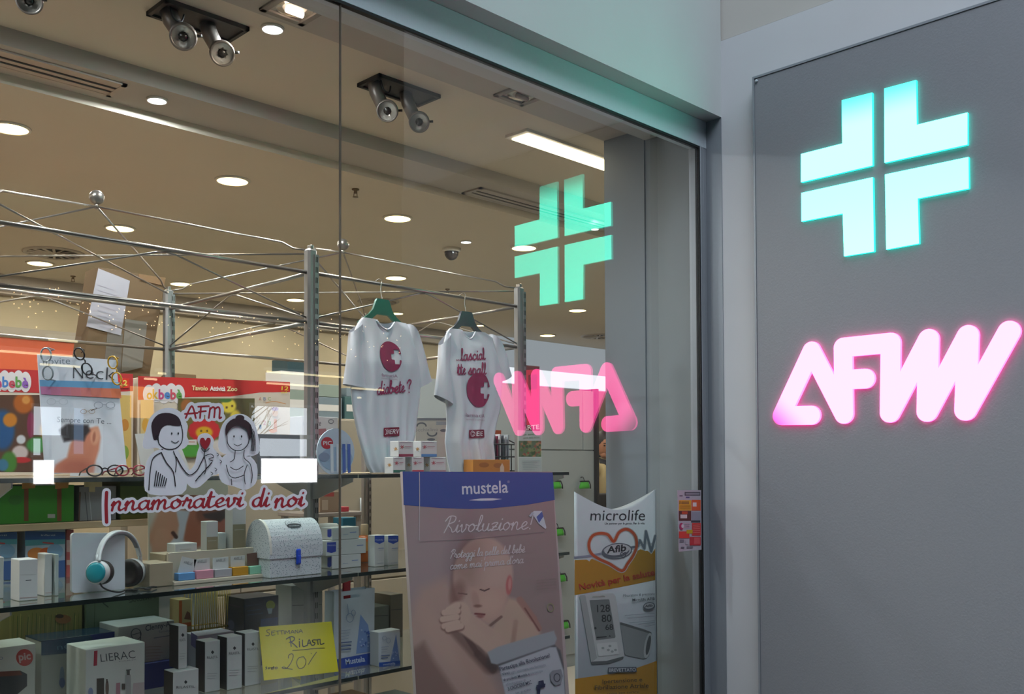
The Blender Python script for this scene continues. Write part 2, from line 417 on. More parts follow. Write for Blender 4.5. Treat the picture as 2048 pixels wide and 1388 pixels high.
# ================================================================ THE SETTING
m_white = pmat('white_wall_paint', '#c3c4c8', .75, 0, .03, 6, .15)
m_lintel = pmat('white_lintel_paint', '#b6bbbb', .7, 0, .03, 6, .1)
m_alu = pmat('brushed_aluminium_frame', '#bcc6ce', .45, .0, .04, 90)
m_alud = pmat('grey_aluminium_reveal', '#8d9299', .5, .3, .04, 60)
m_black = pmat('black_rubber', '#0c0d10', .6)
m_ceil = pmat('warm_white_ceiling_paint', '#c8beac', .85, 0, .03, 4, .1)
m_ceil2 = pmat('grey_ceiling_paint', '#aaa49b', .85, 0, .03, 4, .1)
m_floor = pmat('beige_shop_tiles', '#c9c4ba', .35, 0, .08, 3)
m_mall = pmat('grey_mall_tiles', '#404042', .3, 0, .08, 3)
m_back = pmat('cream_back_wall', '#a99e86', .8, 0, .03, 4)
m_pier = pmat('pale_grey_pier_paint', '#6f777d', .55, 0, .05, 3, .1)
m_dark = pmat('dark_mall_wall', '#3b3a3c', .8, 0, .1, 3)

XW = 3.218
def sbox(name, lo, hi, mat, c=0.0, parent=None):
    o = MB().box(lo, hi, mat, c).build(name, parent)
    return o if parent is not None else struct(o)
sbox('floor', (-3.2, -.1, -.1), (9.4, 6.2, 0), m_floor)
sbox('floor_mall', (-9, -13, -.1), (16, -.1, -.002), m_mall)
# the wall on the right that carries the sign, and the reveal up to the glass
sbox('wall_right', (XW, -1.9, 0), (XW+.12, .0, 3.252), m_white)
sbox('wall_right_upper', (XW+.006, -1.9, 3.256), (XW+.12, -.0, 4.6), pmat('upper_wall_shade_tone', '#b9b5b0', .8, 0, .03, 5))  # same wall; its darker, browner tone stands in for the lighting
tr = sbox('trim_1', (XW-.003, -.071, 0), (XW+.004, -.001, 2.95), m_alud)
# lintel over the shop window
sbox('wall_front', (-3.2, -.071, 2.952), (XW, .3, 4.6), m_lintel)
# pier inside the glass, and the shop's own walls
p = sbox('wall_pier', (XW, .016, 0), (XW+.16, .515, 3.03), m_pier)
sbox('pier_edge_cover', (XW-.006, .30, 0), (XW, .514, 3.0), pmat('grey_blue_pier_cover', '#69727b', .5, 0, .03, 3), 0, None)
sbox('wall_back', (-3.2, 5.1, 0), (9.4, 5.25, 3.2), m_back)
sbox('wall_left', (-3.3, 0, 0), (-3.2, 5.2, 3.2), m_back)
sbox('wall_inner_right', (9.3, 0, 0), (9.4, 5.2, 3.2), m_back)
sbox('wall_front_inner', (XW+.16, .2, 0), (9.4, .3, 3.2), m_back)
# stepped ceiling, highest over the window display
sbox('ceiling_window_strip', (-3.2, .01, 3.0), (XW+.16, .515, 3.1), m_ceil2)
sbox('ceiling_front', (-3.2, .515, 3.03), (9.4, 1.227, 3.1), m_ceil)
sbox('ceiling_band', (-3.2, 1.227, 2.97), (9.4, 1.474, 3.1), m_ceil2)
sbox('ceiling_main', (-3.2, 1.474, 2.935), (9.4, 5.1, 3.1), m_ceil)
sbox('trim_2', (-3.2, 5.03, 2.80), (6.9, 5.1, 2.935), m_ceil2)

# the shop window: two panes, rubber seal, transom and jamb
m_glass = glassmat('shop_window_glass', (.97, .985, .98), 1.9, 1.45)
wz = 2.835
win = struct(empty('window_1', (1.0, 0, 0)))
def wpart(mb, name): o = mb.build(name); adopt(win, o); return o
wpart(MB().box((-3.0, 0, .02), (1.4862, .010, wz), m_glass), 'glass_pane')
wpart(MB().box((1.4880, 0, .02), (3.160, .010, wz), m_glass), 'glass_pane')
m_joint = pmat('clear_silicone_joint', '#6d645c', .2, 0, .3, 6)
wpart(MB().box((1.4862, .0005, .02), (1.4880, .0095, wz), m_joint), 'pane_joint')
wpart(MB().box((-3.0, -.004, wz), (3.168, .014, wz+.008), m_black), 'seal')
wpart(MB().box((3.160, -.004, 0), (3.168, .014, wz+.0), m_black), 'seal')
wpart(MB().box((-3.0, -.002, wz+.008), (XW, .05, 2.951), m_alu, .002), 'transom')
wpart(MB().box((3.168, -.006, 0), (3.190, .05, wz+.008), m_alud, .002).box((3.193, -.002, 0), (XW-.003, .05, wz+.008), m_alud, .002), 'jamb_frame')
wpart(MB().box((-3.0, -.01, 0), (3.168, .03, .02), m_alu), 'sill_rail')

# ---------------------------------------------------------------- the shopping mall behind the camera (seen mirrored in the glass)
def hole_wall(y0, y1, holes, x0, x1, z1, mat):
    mb = MB(); xs = sorted({x0, x1, *[h[0] for h in holes], *[h[1] for h in holes]}); zs = sorted({0, z1, *[h[2] for h in holes], *[h[3] for h in holes]})
    for a, b in zip(xs, xs[1:]):
        for c, d in zip(zs, zs[1:]):
            if any(h[0] <= a and b <= h[1] and h[2] <= c and d <= h[3] for h in holes): continue
            mb.box((a, y0, c), (b, y1, d), mat)
    return mb
YM = -11.0
HO = [(7.56, 8.68, 2.10, 2.54), (7.70, 8.68, 1.76, 2.04), (4.44, 4.86, 2.02, 2.40), (4.44, 4.60, 1.76, 1.98)]
struct(hole_wall(YM-.2, YM, HO, -9, 16, 9, m_dark).build('wall_mall'))
sbox('wall_mall_left', (-9.2, -11.2, 0), (-9, 0, 9), m_dark)
sbox('wall_mall_right', (16, -11.2, 0), (16.2, 0, 9), m_dark)
sbox('wall_mall_front', (-9, -.07, 4.6), (16, .2, 9), m_dark)
sbox('ceiling_mall', (-9, -13, 9), (16, .2, 9.2), m_dark)
for k, (a, b, c, d) in enumerate(HO):
    o = MB().box((a-.03, YM-.02, c-.03), (b+.03, YM+.02, c), m_alu).box((a-.03, YM-.02, d), (b+.03, YM+.02, d+.03), m_alu).box((a-.03, YM-.02, c), (a, YM+.02, d), m_alu).box((b, YM-.02, c), (b+.03, YM+.02, d), m_alu).build('window_%d' % (k+2)); struct(o)
def tree(x, y, h, seed):
    rnd = random.Random(seed); mb = MB(); mt = pmat('bare_bark', '#463f3a', .9)
    def br(p, d, l, r, k):
        q = p+d*l; mb.tube([p, p+d*l*.5+Vector((rnd.uniform(-.02, .02), 0, 0)), q], [r, r*.85, r*.7], mt, 5, False, False)
        if k == 0: return
        for i in range(3 if k > 2 else 2):
            e = (d+Vector((rnd.uniform(-.75, .75), rnd.uniform(-.3, .3), rnd.uniform(-.05, .5)))).normalized()
            br(p+d*l*rnd.uniform(.55, 1), e, l*rnd.uniform(.6, .8), r*.6, k-1)
    br(Vector((x, y, 0)), Vector((0, 0, 1)), h*.55, .05, 5)
    return mb.build('bare_tree')
tag(tree(8.05, -13.4, 2.6, 3), 'leafless tree outside the mall window, mirrored in the pane beside the steel post', 'tree', 'leafless trees outside the mall')
tag(tree(8.75, -14.2, 2.9, 8), 'farther leafless tree outside the mall window, mirrored right of the first', 'tree', 'leafless trees outside the mall')
m_lb = emat('lit_sign_face', '#fbfdff', 19)
m_lb2 = emat('lit_blue_sign_face', '#9fc4f0', 3.0)
def lightbox(lo, hi, mat, label):
    t = empty('light_box', ((lo[0]+hi[0])/2, YM, lo[2]), label, 'sign', 'mirrored mall light boxes')
    a = MB().box(lo, hi, m_alud).build('case'); b = MB().box((lo[0]+.02, hi[1], lo[2]+.02), (hi[0]-.02, hi[1]+.01, hi[2]-.02), mat).build('lit_face'); adopt(t, a, b)
lightbox((7.67, YM, 1.33), (8.70, YM+.08, 1.745), m_lb, 'blank white lit box mirrored in the glass right of the couple sticker')
lightbox((4.40, YM, 1.37), (4.69, YM+.08, 1.715), m_lb, 'small blank white lit box mirrored at the left edge of the shelf')
lightbox((4.90, YM, 1.76), (5.06, YM+.08, 2.40), m_lb2, 'narrow pale blue lit panel mirrored over the eyewear card')
m_glow = emat('warm_glare_panel', '#ffb860', 6)
ga, gb = A(258, 838, 1, 10.9), A(312, 772, 1, 10.9)
lightbox((ga.x, YM, ga.z), (gb.x, YM+.08, gb.z), m_glow, 'warm orange panel added for the lamp glare mirrored between the two toy boxes')  # panel added to make the warm lamp glare in the glass
m_tube = emat('fluorescent_tube', '#fff0c0', 9)
def tubelamp(xa, xb, z, y, label):
    t = empty('tube_lamp', ((xa+xb)/2, y, z), label, 'lamp', 'mirrored tube lamps of the mall')
    a = MB().box((xa, y-.04, z+.02), (xb, y+.04, z+.06), m_white).build('housing')
    b = MB().tube([(xa+.03, y, z), (xb-.03, y, z)], .014, m_tube, 8).build('tube'); adopt(t, a, b)
for px0, py0, px1, lab in ((-40, 699, 150, 'long'), (75, 728, 165, 'lower left'), (92, 678, 160, 'upper left'), (530, 743, 690, 'middle'), (530, 766, 640, 'lower middle'), (700, 776, 770, 'lower right'), (712, 795, 725, 'shortest'), (284, 757, 318, 'left twin'), (312, 746, 336, 'right twin')):
    a = A(px0, py0, 1, 10.0); b = A(px1, py0, 1, 10.0)
    tubelamp(a.x, b.x, a.z, -10.0, 'yellowish tube lamp of the mall mirrored in the glass, the %s streak' % lab)
# fairy lights strung behind the camera, mirrored as a band of sparks
fl = MB(); m_fairy = emat('fairy_bulb', '#ffd9a8', 20); rnd = random.Random(4)
for i in range(190):
    px = rnd.uniform(-5, 1010); py = 594+.115*px+rnd.gauss(0, 19)
    p = A(px, py, 1, 8.0); p.y = -8.0+rnd.uniform(-.15, .15)
    fl.lathe([(0, -.008), (.008, 0), (0, .008)], m_fairy, 5, Matrix.Translation(p))
tag(fl.build('fairy_light_bulbs'), 'warm fairy light sparks mirrored across the glass', 'lights', None, 'stuff')
wire = MB()
for r in range(4):
    a = A(-40, 575+r*14, 1, 8.0); b = A(1040, 695+r*14, 1, 8.0); a.y = b.y = -8.0
    wire.tube([a, (a+b)/2-Vector((0, 0, .05)), b], .003, m_black, 4)
tag(wire.build('fairy_light_wire'), 'thin dark wires that carry the fairy lights behind the viewer', 'wire')

# ================================================================ SIGN PANEL, CROSS, LETTERS
XP = 3.172
m_panel = pmat('grey_satin_sign_panel', '#84868c', .55, .1, .05, 160, .25)
sp = empty('sign_panel', (XP, -1.0, .2), 'large grey satin panel on the right wall behind the glowing cross and letters', 'panel')
pa = A(1508, 158, 0, XP); zt = pa.z
b = MB().box((XP, -1.86, .2), (XW, pa.y, zt), m_panel, .003).build('board')
e = MB().box((XP-.003, pa.y-.002, .2), (XW, pa.y+.006, zt), m_alud).box((XP-.003, -1.86, zt), (XW, pa.y+.006, zt+.008), m_alud).build('edge_trim')
c_ = MB().ball((XP-.003, pa.y-.012, zt-.012), .006, m_alu, 10, 6).build('fixing_screw')
adopt(sp, b, e, c_)
def sign_emission(name, col, base, z0, z1, s0, s1, axis=2, edge=None):
    """backlit acrylic: its lamps sit unevenly, so the face fades towards one end (object space)"""
    mt = bpy.data.materials.new(name); mt.use_nodes = True; nt = mt.node_tree; nt.nodes.clear()
    o = nt.nodes.new('ShaderNodeOutputMaterial'); e = nt.nodes.new('ShaderNodeEmission'); e.inputs['Color'].default_value = (*col, 1)
    t = nt.nodes.new('ShaderNodeTexCoord'); s_ = nt.nodes.new('ShaderNodeSeparateXYZ'); nt.links.new(t.outputs['Object'], s_.inputs[0])
    mr = nt.nodes.new('ShaderNodeMapRange'); mr.inputs['From Min'].default_value = z0; mr.inputs['From Max'].default_value = z1
    mr.inputs['To Min'].default_value = s0; mr.inputs['To Max'].default_value = s1; mr.interpolation_type = 'SMOOTHSTEP'
    if axis == 'diag':
        ad = nt.nodes.new('ShaderNodeMath'); ad.operation = 'SUBTRACT'
        nt.links.new(s_.outputs[2], ad.inputs[0]); nt.links.new(s_.outputs[1], ad.inputs[1]); nt.links.new(ad.outputs[0], mr.inputs['Value'])
    else: nt.links.new(s_.outputs[axis], mr.inputs['Value'])
    nt.links.new(mr.outputs[0], e.inputs['Strength']); nt.links.new(e.outputs[0], o.inputs[0]); return mt
CC = A(1757, 338, 0, XP-.012); ty = .021
pts_px = dict(TL=[(1683.5, 200.5), (1744, 185), (1745, 331), (1602, 364.5), (1602, 308), (1684.5, 287)],
              TR=[(1768.5, 177), (1832, 160), (1833.5, 249.5), (1935, 225), (1935, 289), (1769, 325.5)],
              BL=[(1602.5, 386), (1745.5, 354.5), (1748, 503), (1688, 512.5), (1685.5, 427), (1603, 443)],
              BR=[(1770, 349), (1937, 314), (1937.5, 377), (1835.5, 397), (1838, 487), (1772.5, 499)])
gcol = (.068, 1.0, .70)
m_g_top = sign_emission('cross_acrylic_top', gcol, 0, CC.z+.16, CC.z+.29, 10.5, 2.0)
m_g_bot = sign_emission('cross_acrylic_bottom', gcol, 0, CC.z-.3, CC.z, 11, 9.5)
m_g_side = emat('cross_side', '#00e0c0', 3, (.02, .9, .68))
cr = empty('pharmacy_cross', (XP, CC.y, CC.z), 'glowing green cross of four angled segments on the grey panel', 'sign')
for k, q in pts_px.items():
    pw = [A(x, y, 0, XP-.012) for x, y in q]
    fr = (Vector((XP-.012, 0, 0)), Vector((0, 1, 0)), Vector((0, 0, 1)), Vector((-1, 0, 0)))
    o = MB().prism([(p.y, p.z) for p in pw], fr, .012, m_g_top if k[0] == 'T' else m_g_bot, m_g_side).build('cross_segment'); adopt(cr, o)
pcol = (1.0, .085, .36)
def afm_px(q): return [(1440+x/3.154, 560+y/3.154) for x, y in q]
LET = dict(A=[[(575, 853), (385, 856), (575, 448), (780, 845)]], F=[[(780, 845), (775, 425), (1075, 396)], [(780, 628), (915, 622)]],
           M=[[(1075, 396), (1070, 836), (1314, 374), (1305, 829), (1562, 351), (1547, 820), (1822, 326)]])
a0 = A(1540, 851, 0, XP-.012)
m_pk = sign_emission('letter_acrylic', pcol, 0, (a0.z-a0.y)-.01, (a0.z-a0.y)+.17, 0.9, 10, 'diag')
m_pk_side = emat('letter_side', '#ff2a90', 6, pcol)
ls = empty('illuminated_lettering', (XP, -.7, 1.75), 'glowing pink rounded lettering AFM on the grey panel under the cross', 'sign')
zf = XP-.012
for k, strokes in LET.items():
    mb = MB(); mb.recalc = False
    for st in strokes:
        P = [A(x, y, 0, zf) for x, y in afm_px(st)]
        P = [(p.y, p.z) for p in P]
        for (ax, ay), (bx, by) in zip(P, P[1:]):
            r = .0335; an = math.atan2(by-ay, bx-ax); n = 12
            out = [(bx+r*math.cos(an-PI/2+PI*i/n), by+r*math.sin(an-PI/2+PI*i/n)) for i in range(n+1)] + [(ax+r*math.cos(an+PI/2+PI*i/n), ay+r*math.sin(an+PI/2+PI*i/n)) for i in range(n+1)]
            fr = (Vector((zf, 0, 0)), Vector((0, 1, 0)), Vector((0, 0, 1)), Vector((-1, 0, 0)))
            mb.prism(out, fr, .012, m_pk, m_pk_side)
    o = mb.build('letter'); adopt(ls, o)

# ================================================================ CEILING FITTINGS
m_lampc = emat('cold_lamp_disc', '#eef8ff', 7); m_lampw = emat('warm_lamp_disc', '#ffdf9c', 7)
m_ring = pmat('white_lamp_ring', '#d8d2c6', .5)
def disc_light(name, p, r, power, color):
    l = bpy.data.lights.new(name, 'AREA'); l.shape = 'DISK'; l.size = 2*r; l.energy = power; l.color = color
    o = bpy.data.objects.new(name, l); COL.objects.link(o); o.location = p; return o
WARM = (1.0, .92, .78); COLD = (.86, .94, 1.0)
LAMPS = [(545, 58, 20, 3.03, 0, 'cold white round downlight nearest the glass by the black twin spotlight'),
 (314, 201, 18, 2.97, 0, 'cold white round downlight in the ceiling band right of the left slot vent'),
 (20, 257, 34, 2.935, 1, 'warm round downlight at the left edge under the slot vent'),
 (465, 362, 30, 2.935, 1, 'warm round downlight between the two truss balls, largest in full view'),
 (240, 457, 26, 2.935, 1, 'warm round downlight crossed by a truss rod under the left ball'),
 (795, 437, 26, 2.935, 1, 'warm round downlight right of the pane joint under the second twin spotlight'),
 (80, 527, 23, 2.935, 1, 'warm round downlight beside the left round air diffuser'),
 (362, 568, 20, 2.935, 1, 'warm round downlight just right of the rear steel post top'),
 (591, 600, 17, 2.935, 1, 'warm round downlight touching the front steel post in the photo'),
 (792, 556, 20, 2.935, 1, 'warm round downlight above the hanger of the left T-shirt'),
 (793, 627, 13, 2.935, 1, 'small warm downlight at the shoulder of the left T-shirt'),
 (1048, 496, 24, 2.935, 1, 'warm round downlight seen through the mirrored green cross'),
 (1155, 621, 17, 2.935, 1, 'warm round downlight right under the mirrored green cross'),
 (1095, 671, 15, 2.935, 1, 'warm round downlight over the white bulkhead at the back'),
 (960, 651, 9, 2.935, 1, 'small far downlight beside the grey hanger'),
 (932, 484, 10, 2.935, 0, 'small cold white downlight near the dome camera'),
 (1190, 458, 7, 2.935, 0, 'tiny cold white downlight near the pier')]
for px, py, rp, z, warm, lab in LAMPS:
    p = A(px, py, 2, z-.004); dep = (p-CAM).dot(Fw); r = rp*dep/FPX
    t = empty('downlight', p, lab, 'lamp', 'round ceiling downlights')
    a = MB().lathe([(r*1.0, -.004), (r*1.12, -.004), (r*1.16, .004), (r*1.0, .004)], m_ring, 28, Matrix.Translation(p)).build('trim_ring')
    b = MB().lathe([(0, -.002), (r, -.002), (r, .003)], m_lampw if warm else m_lampc, 28, Matrix.Translation(p)).build('diffuser')
    adopt(t, a, b)
    disc_light('downlight_glow', p-Vector((0, 0, .012)), r*.8, (8.6 if warm else 15) * (1 if rp > 11 else .4), WARM if warm else COLD)
for (x, y) in ((.2, 3.6), (1.2, 3.4), (-1.6, 2.4), (-.4, 2.2), (-1.0, 4.0), (.3, .75), (-.9, .75), (7.8, 2.2), (6.4, 1.9), (4.9, 2.0)):   # further lamps of the same rows, past the frame
    disc_light('ceiling_row_lamp', (x, y, 2.92), .08, 8.6, WARM)

for x in (-.5, .6): disc_light('window_row_lamp', (x, .62, 3.02), .06, 15, COLD)
# linear light by the pier
q = [A(x, y, 2, 3.028) for x, y in ((1028, 272), (1057, 260), (1209, 315), (1209, 336))]
t = empty('linear_light', (3.3, .76, 3.02), 'long warm rectangular ceiling light beside the pier', 'lamp')
a = MB().box((2.92, .695, 3.018), (3.80, .825, 3.03), m_ring).build('frame')
b = MB().box((2.945, .712, 3.012), (3.78, .808, 3.019), emat('linear_lamp_face', '#ffeec6', 6)).build('diffuser'); adopt(t, a, b)
area('linear_light_glow', (3.36, .76, 3.0), (3.36, .76, 0), .8, 0.09, 2.5, (1, .88, .66))

# square downlights in the strip next to the glass
def square_light(c, lit, lab):
    t = empty('square_downlight', c, lab, 'lamp', 'square downlights along the window')
    h = .078; z = c[2]
    a = MB()
    for lo, hi in (((-h, -h), (h, -h+.022)), ((-h, h-.022), (h, h)), ((-h, -h), (-h+.022, h)), ((h-.022, -h), (h, h))):
        a.box((c[0]+lo[0], c[1]+lo[1], z-.008), (c[0]+hi[0], c[1]+hi[1], z+.002), pmat('grey_lamp_frame', '#7c766f', .5), .002)
    fr = a.build('frame')
    cone = MB().lathe([(.056, -.003), (.05, -.001), (.03, .0005)], pmat('chrome_reflector', '#c9c0b4', .15, .9), 20, Matrix.Translation(c)).build('reflector')
    bulb = MB().tube([(c[0]-.028, c[1], z-.012), (c[0]+.028, c[1], z-.012)], .010, emat('halogen_tube', '#ffe0c8', 14) if lit else pmat('clear_halogen_tube', '#9a8a84', .1, .3), 10).build('bulb')
    adopt(t, fr, cone, bulb)
    if lit: disc_light('square_downlight_glow', (c[0], c[1], z-.03), .05, 9, (1, .86, .7))
square_light((1.60, .405, 3.0), True, 'lit square downlight at the top edge beside the pane joint')
square_light((2.585, .395, 3.0), False, 'unlit square downlight tucked under the transom')

# twin spotlights
m_spot = pmat('grey_spotlight_metal', '#6f6862', .4, .5); m_spotd = pmat('dark_recess_plate', '#262422', .6); m_lens = pmat('spot_lens_glass', '#a9a49c', .08, .55); m_lensd = pmat('dark_lens_core', '#2a2724', .2, .3)
def twin_spot(x0, x1, y0, y1, heads, lab):
    c = Vector(((x0+x1)/2, (y0+y1)/2, 3.03)); t = empty('twin_spotlight', c, lab, 'spotlight', 'black twin spotlights over the display')
    pl = MB()
    for lo, hi in (((x0, y0), (x1, y0+.012)), ((x0, y1-.012), (x1, y1)), ((x0, y0), (x0+.012, y1)), ((x1-.012, y0), (x1, y1))):
        pl.box((*lo, 3.016), (*hi, 3.031), m_spotd)
    pl.box((x0+.01, y0+.01, 3.024), (x1-.01, y1-.01, 3.031), m_spotd)
    plate = pl.build('recess_plate'); adopt(t, plate)
    cb = MB().tube(bez([(x0+.03, y0+.03, 3.02), (x0+.035, y0+.02, 2.985), (x0+.06, y0+.02, 2.98), (x0+.075, y0+.03, 3.01)], 5), .003, m_black, 6).build('cable'); adopt(t, cb)
    for k, (px, py, rp) in enumerate(heads):
        h = A(px, py, 1, (y0+y1)/2-.045); dep = (h-CAM).dot(Fw); r = rp*dep/FPX
        top = Vector((h.x-.03, (y0+y1)/2, 3.025))
        d = (CAM+Vector((.5*(k-.5), 0, -.6))-h).normalized(); M = d.to_track_quat('Z', 'Y').to_matrix().to_4x4(); M.translation = h
        arm = MB().tube([top, top.lerp(h, .35)+Vector((0, .012, 0)), h+Vector((0, .02, .01))], [r*.62, r*.66, r*.6], m_spot, 12).build('arm')
        hd = MB().lathe([(.0, -r*1.0), (r*.6, -r*.8), (r*.93, -r*.3), (r, .2*r), (r*.98, r*.55), (r*.86, r*.62), (r*.80, r*.45)], m_spot, 24, M).build('spot_head')
        ln = MB().lathe([(r*.80, r*.45), (r*.5, r*.36), (r*.36, r*.3)], m_lens, 24, M).lathe([(r*.36, r*.3), (r*.2, r*.5), (0, r*.55)], m_lensd, 16, M).build('lens')
        kb = MB().tube([h+Rt*r*1.0, h+Rt*r*1.35], r*.12, m_spotd, 8).build('knob')
        adopt(t, arm, hd, kb); ln.parent = hd
twin_spot(1.315, 1.60, .672, .805, [(367, 72, 27), (444, 105, 25)], 'black twin spotlight above the left pane of the window')
twin_spot(2.125, 2.42, .672, .808, [(775, 221, 22), (838, 243, 21)], 'black twin spotlight right of the pane joint')
twin_spot(.60, .90, .672, .805, [(-30, -60, 27), (58, 0, 26)], 'twin spotlight cut off by the top left corner')

# slot vents in the ceiling band
m_vent = pmat('grey_vent_metal', '#aaa297', .5, .3); m_slot = pmat('black_vent_slot', '#171513', .8)
def slot_vent(x0, x1, y0, y1, lab):
    z = 2.97; t = empty('slot_vent', ((x0+x1)/2, (y0+y1)/2, z), lab, 'vent', 'slot vents in the ceiling band')
    f = MB()
    for lo, hi in (((x0, y0), (x1, y0+.018)), ((x0, y1-.018), (x1, y1)), ((x0, y0), (x0+.018, y1)), ((x1-.018, y0), (x1, y1))): f.box((*lo, z-.008), (*hi, z+.001), m_vent)
    o = f.build('frame'); adopt(t, o)
    adopt(t, MB().box((x0+.015, y0+.015, z-.0035), (x1-.015, y1-.015, z+.0), m_slot).build('slot_backing'))
    hh = y1-y0-.036
    for a_, b_ in ((0, .24), (.40, .60), (.76, 1.0)):
        adopt(t, MB().box((x0+.016, y0+.018+hh*a_, z-.007), (x1-.016, y0+.018+hh*b_, z-.003), m_vent).build('slat'))
slot_vent(.10, 1.455, 1.265, 1.415, 'grey slot air vent in the ceiling band, top left')
slot_vent(3.23, 4.5, 1.31, 1.45, 'grey slot air vent behind the mirrored green cross')

# round swirl diffusers
def swirl(px, py, rp, lab):
    p = A(px, py, 2, 2.93); dep = (p-CAM).dot(Fw); r = rp*dep/FPX; z = 2.935
    t = empty('round_diffuser', (p.x, p.y, z), lab, 'vent', 'round swirl air diffusers')
    T = Matrix.Translation((p.x, p.y, z))
    adopt(t, MB().lathe([(r*.84, -.006), (r*.9, -.012), (r, -.004), (r, .001)], m_vent, 32, T).build('rim'))
    adopt(t, MB().lathe([(0, -.003), (r*.86, -.003)], m_slot, 32, T).build('backing'))
    adopt(t, MB().lathe([(0, -.012), (r*.12, -.012), (r*.15, -.003)], m_vent, 16, T).build('hub'))
    bl = None
    for k in range(16):
        a = 2*PI*k/16
        if bl is None:
            bl = MB().box((r*.16, -r*.035, -.011), (r*.86, r*.05, -.005), m_vent).build('blade'); o = bl
        else: o = bl.copy(); COL.objects.link(o)
        o.location = (0, 0, 0); o.rotation_euler = (.35, 0, a); o.parent = t
swirl(108, 507, 58, 'round swirl diffuser at left over the fairy lights')
swirl(757, 604, 42, 'round swirl diffuser behind the green hanger')
swirl(1197, 673, 36, 'round swirl diffuser half hidden by the pier')
# dome camera, sprinklers
p = A(903, 497, 2, 2.935)
t = empty('dome_camera', p, 'small dark dome camera on the ceiling right of the second truss ball', 'camera')
adopt(t, MB().lathe([(0, 0), (.058, 0), (.058, -.015), (.046, -.022)], m_ring, 20, Matrix.Translation(p)).build('base'), MB().ball(p-Vector((0, 0, .03)), .043, pmat('smoked_dome', '#2c2622', .1), 18, 10).build('dome'))
for px, py, lab in ((711, 378, 'small sprinkler head on the ceiling just right of the pane joint'), (146, 552, 'small sprinkler head left of the cardboard carton'), (895, 578, 'faint far sprinkler head above the two T-shirts')):
    p = A(px, py, 2, 2.935); t = empty('sprinkler', p, lab, 'sprinkler', 'ceiling sprinkler heads')
    mm = pmat('brass_sprinkler', '#6d5c46', .4, .6)
    adopt(t, MB().lathe([(.018, 0), (.018, -.005), (.008, -.008), (.008, -.022), (0, -.022)], mm, 12, Matrix.Translation(p)).build('body'), MB().lathe([(0, -.040), (.014, -.040), (.014, -.038), (0, -.038)], mm, 12, Matrix.Translation(p)).tube([p+Vector((-.008, 0, -.016)), p+Vector((-.010, 0, -.039))], .002, mm, 5).tube([p+Vector((.008, 0, -.016)), p+Vector((.010, 0, -.039))], .002, mm, 5).build('deflector'))

# ================================================================ BACK OF THE SHOP
# white bulkhead with a lit band at the back right
bh = struct(empty('wall_bulkhead', (8.2, 5.0, 2.45)))
a = MB().box((6.4, 4.95, 2.46), (9.3, 5.09, 2.934), emat('glowing_bulkhead_white', '#dfe8f0', .40)).build('fascia')  # fascia glows faintly in place of the light falling on it
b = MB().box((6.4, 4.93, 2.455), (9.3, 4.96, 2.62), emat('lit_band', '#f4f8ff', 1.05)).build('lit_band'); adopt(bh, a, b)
# cupboard, white cabinet, orange header at the back
m_cream = pmat('cream_cupboard_board', '#8f8779', .55, 0, .03, 5); m_seam = pmat('dark_seam', '#3a342d', .8)
t = empty('cupboard', (2.9, 2.4, 0), 'cream cupboard with plain doors standing behind the display rack', 'cupboard')
adopt(t, MB().box((2.15, 2.42, 0), (3.75, 2.85, 1.87), m_cream, .004).build('body'))
for k in range(4):
    x0 = 2.16+k*.397
    d = MB().box((x0, 2.405, .95), (x0+.39, 2.42, 1.86), m_cream, .003).build('door'); adopt(t, d)
    d2 = MB().box((x0, 2.405, .06), (x0+.39, 2.42, .94), m_cream, .003).build('door'); adopt(t, d2)
    adopt(t, MB().tube([(x0+.35, 2.395, 1.3), (x0+.35, 2.395, 1.42)], .006, m_alu, 8).build('handle'))
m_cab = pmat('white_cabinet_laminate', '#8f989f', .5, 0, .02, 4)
cx1 = A(1188, 900, 1, 3.0).x
t = empty('white_cabinet', (5.5, 3.0, 0), 'tall white cabinet with flush doors at the back, left of the doorway', 'cabinet')
zt_ = A(1150, 780, 1, 3.0).z; zs = A(1190, 901, 1, 3.0).z; xs = A(1166, 850, 1, 3.0).x
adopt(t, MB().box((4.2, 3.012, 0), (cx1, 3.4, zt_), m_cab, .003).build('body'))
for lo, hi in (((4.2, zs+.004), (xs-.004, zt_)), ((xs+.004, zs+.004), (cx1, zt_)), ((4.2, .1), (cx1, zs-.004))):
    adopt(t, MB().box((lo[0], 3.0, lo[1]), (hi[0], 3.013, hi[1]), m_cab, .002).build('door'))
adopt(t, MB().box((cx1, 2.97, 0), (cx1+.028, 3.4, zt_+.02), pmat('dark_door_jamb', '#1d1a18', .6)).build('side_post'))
# orange and red shelf header, far left
t = empty('shelf_header', (1.2, 3.0, 2.1), 'orange header board over the wall shelves at the far left', 'header')
z0 = A(80, 745, 1, 3.0).z-.3; z1 = A(80, 676, 1, 3.0).z
adopt(t, MB().box((-.6, 3.0, z0), (2.30, 3.05, z1), pmat('orange_header_board', '#c0552e', .5), .004).build('board'))
adopt(t, MB().box((-.6, 2.98, z1-.005), (2.30, 3.06, z1+.04), m_cream).build('top_rail'), MB().box((-.6, 3.05, 0), (-.5, 3.2, z1), m_cream).build('side_panel'), MB().box((2.2, 3.05, 0), (2.3, 3.2, z1), m_cream).build('side_panel'))
area('header_shelf_glow', (1.0, 2.8, 2.75), (1.0, 3.0, 1.9), 2.4, .15, 10, (1, .82, .6))

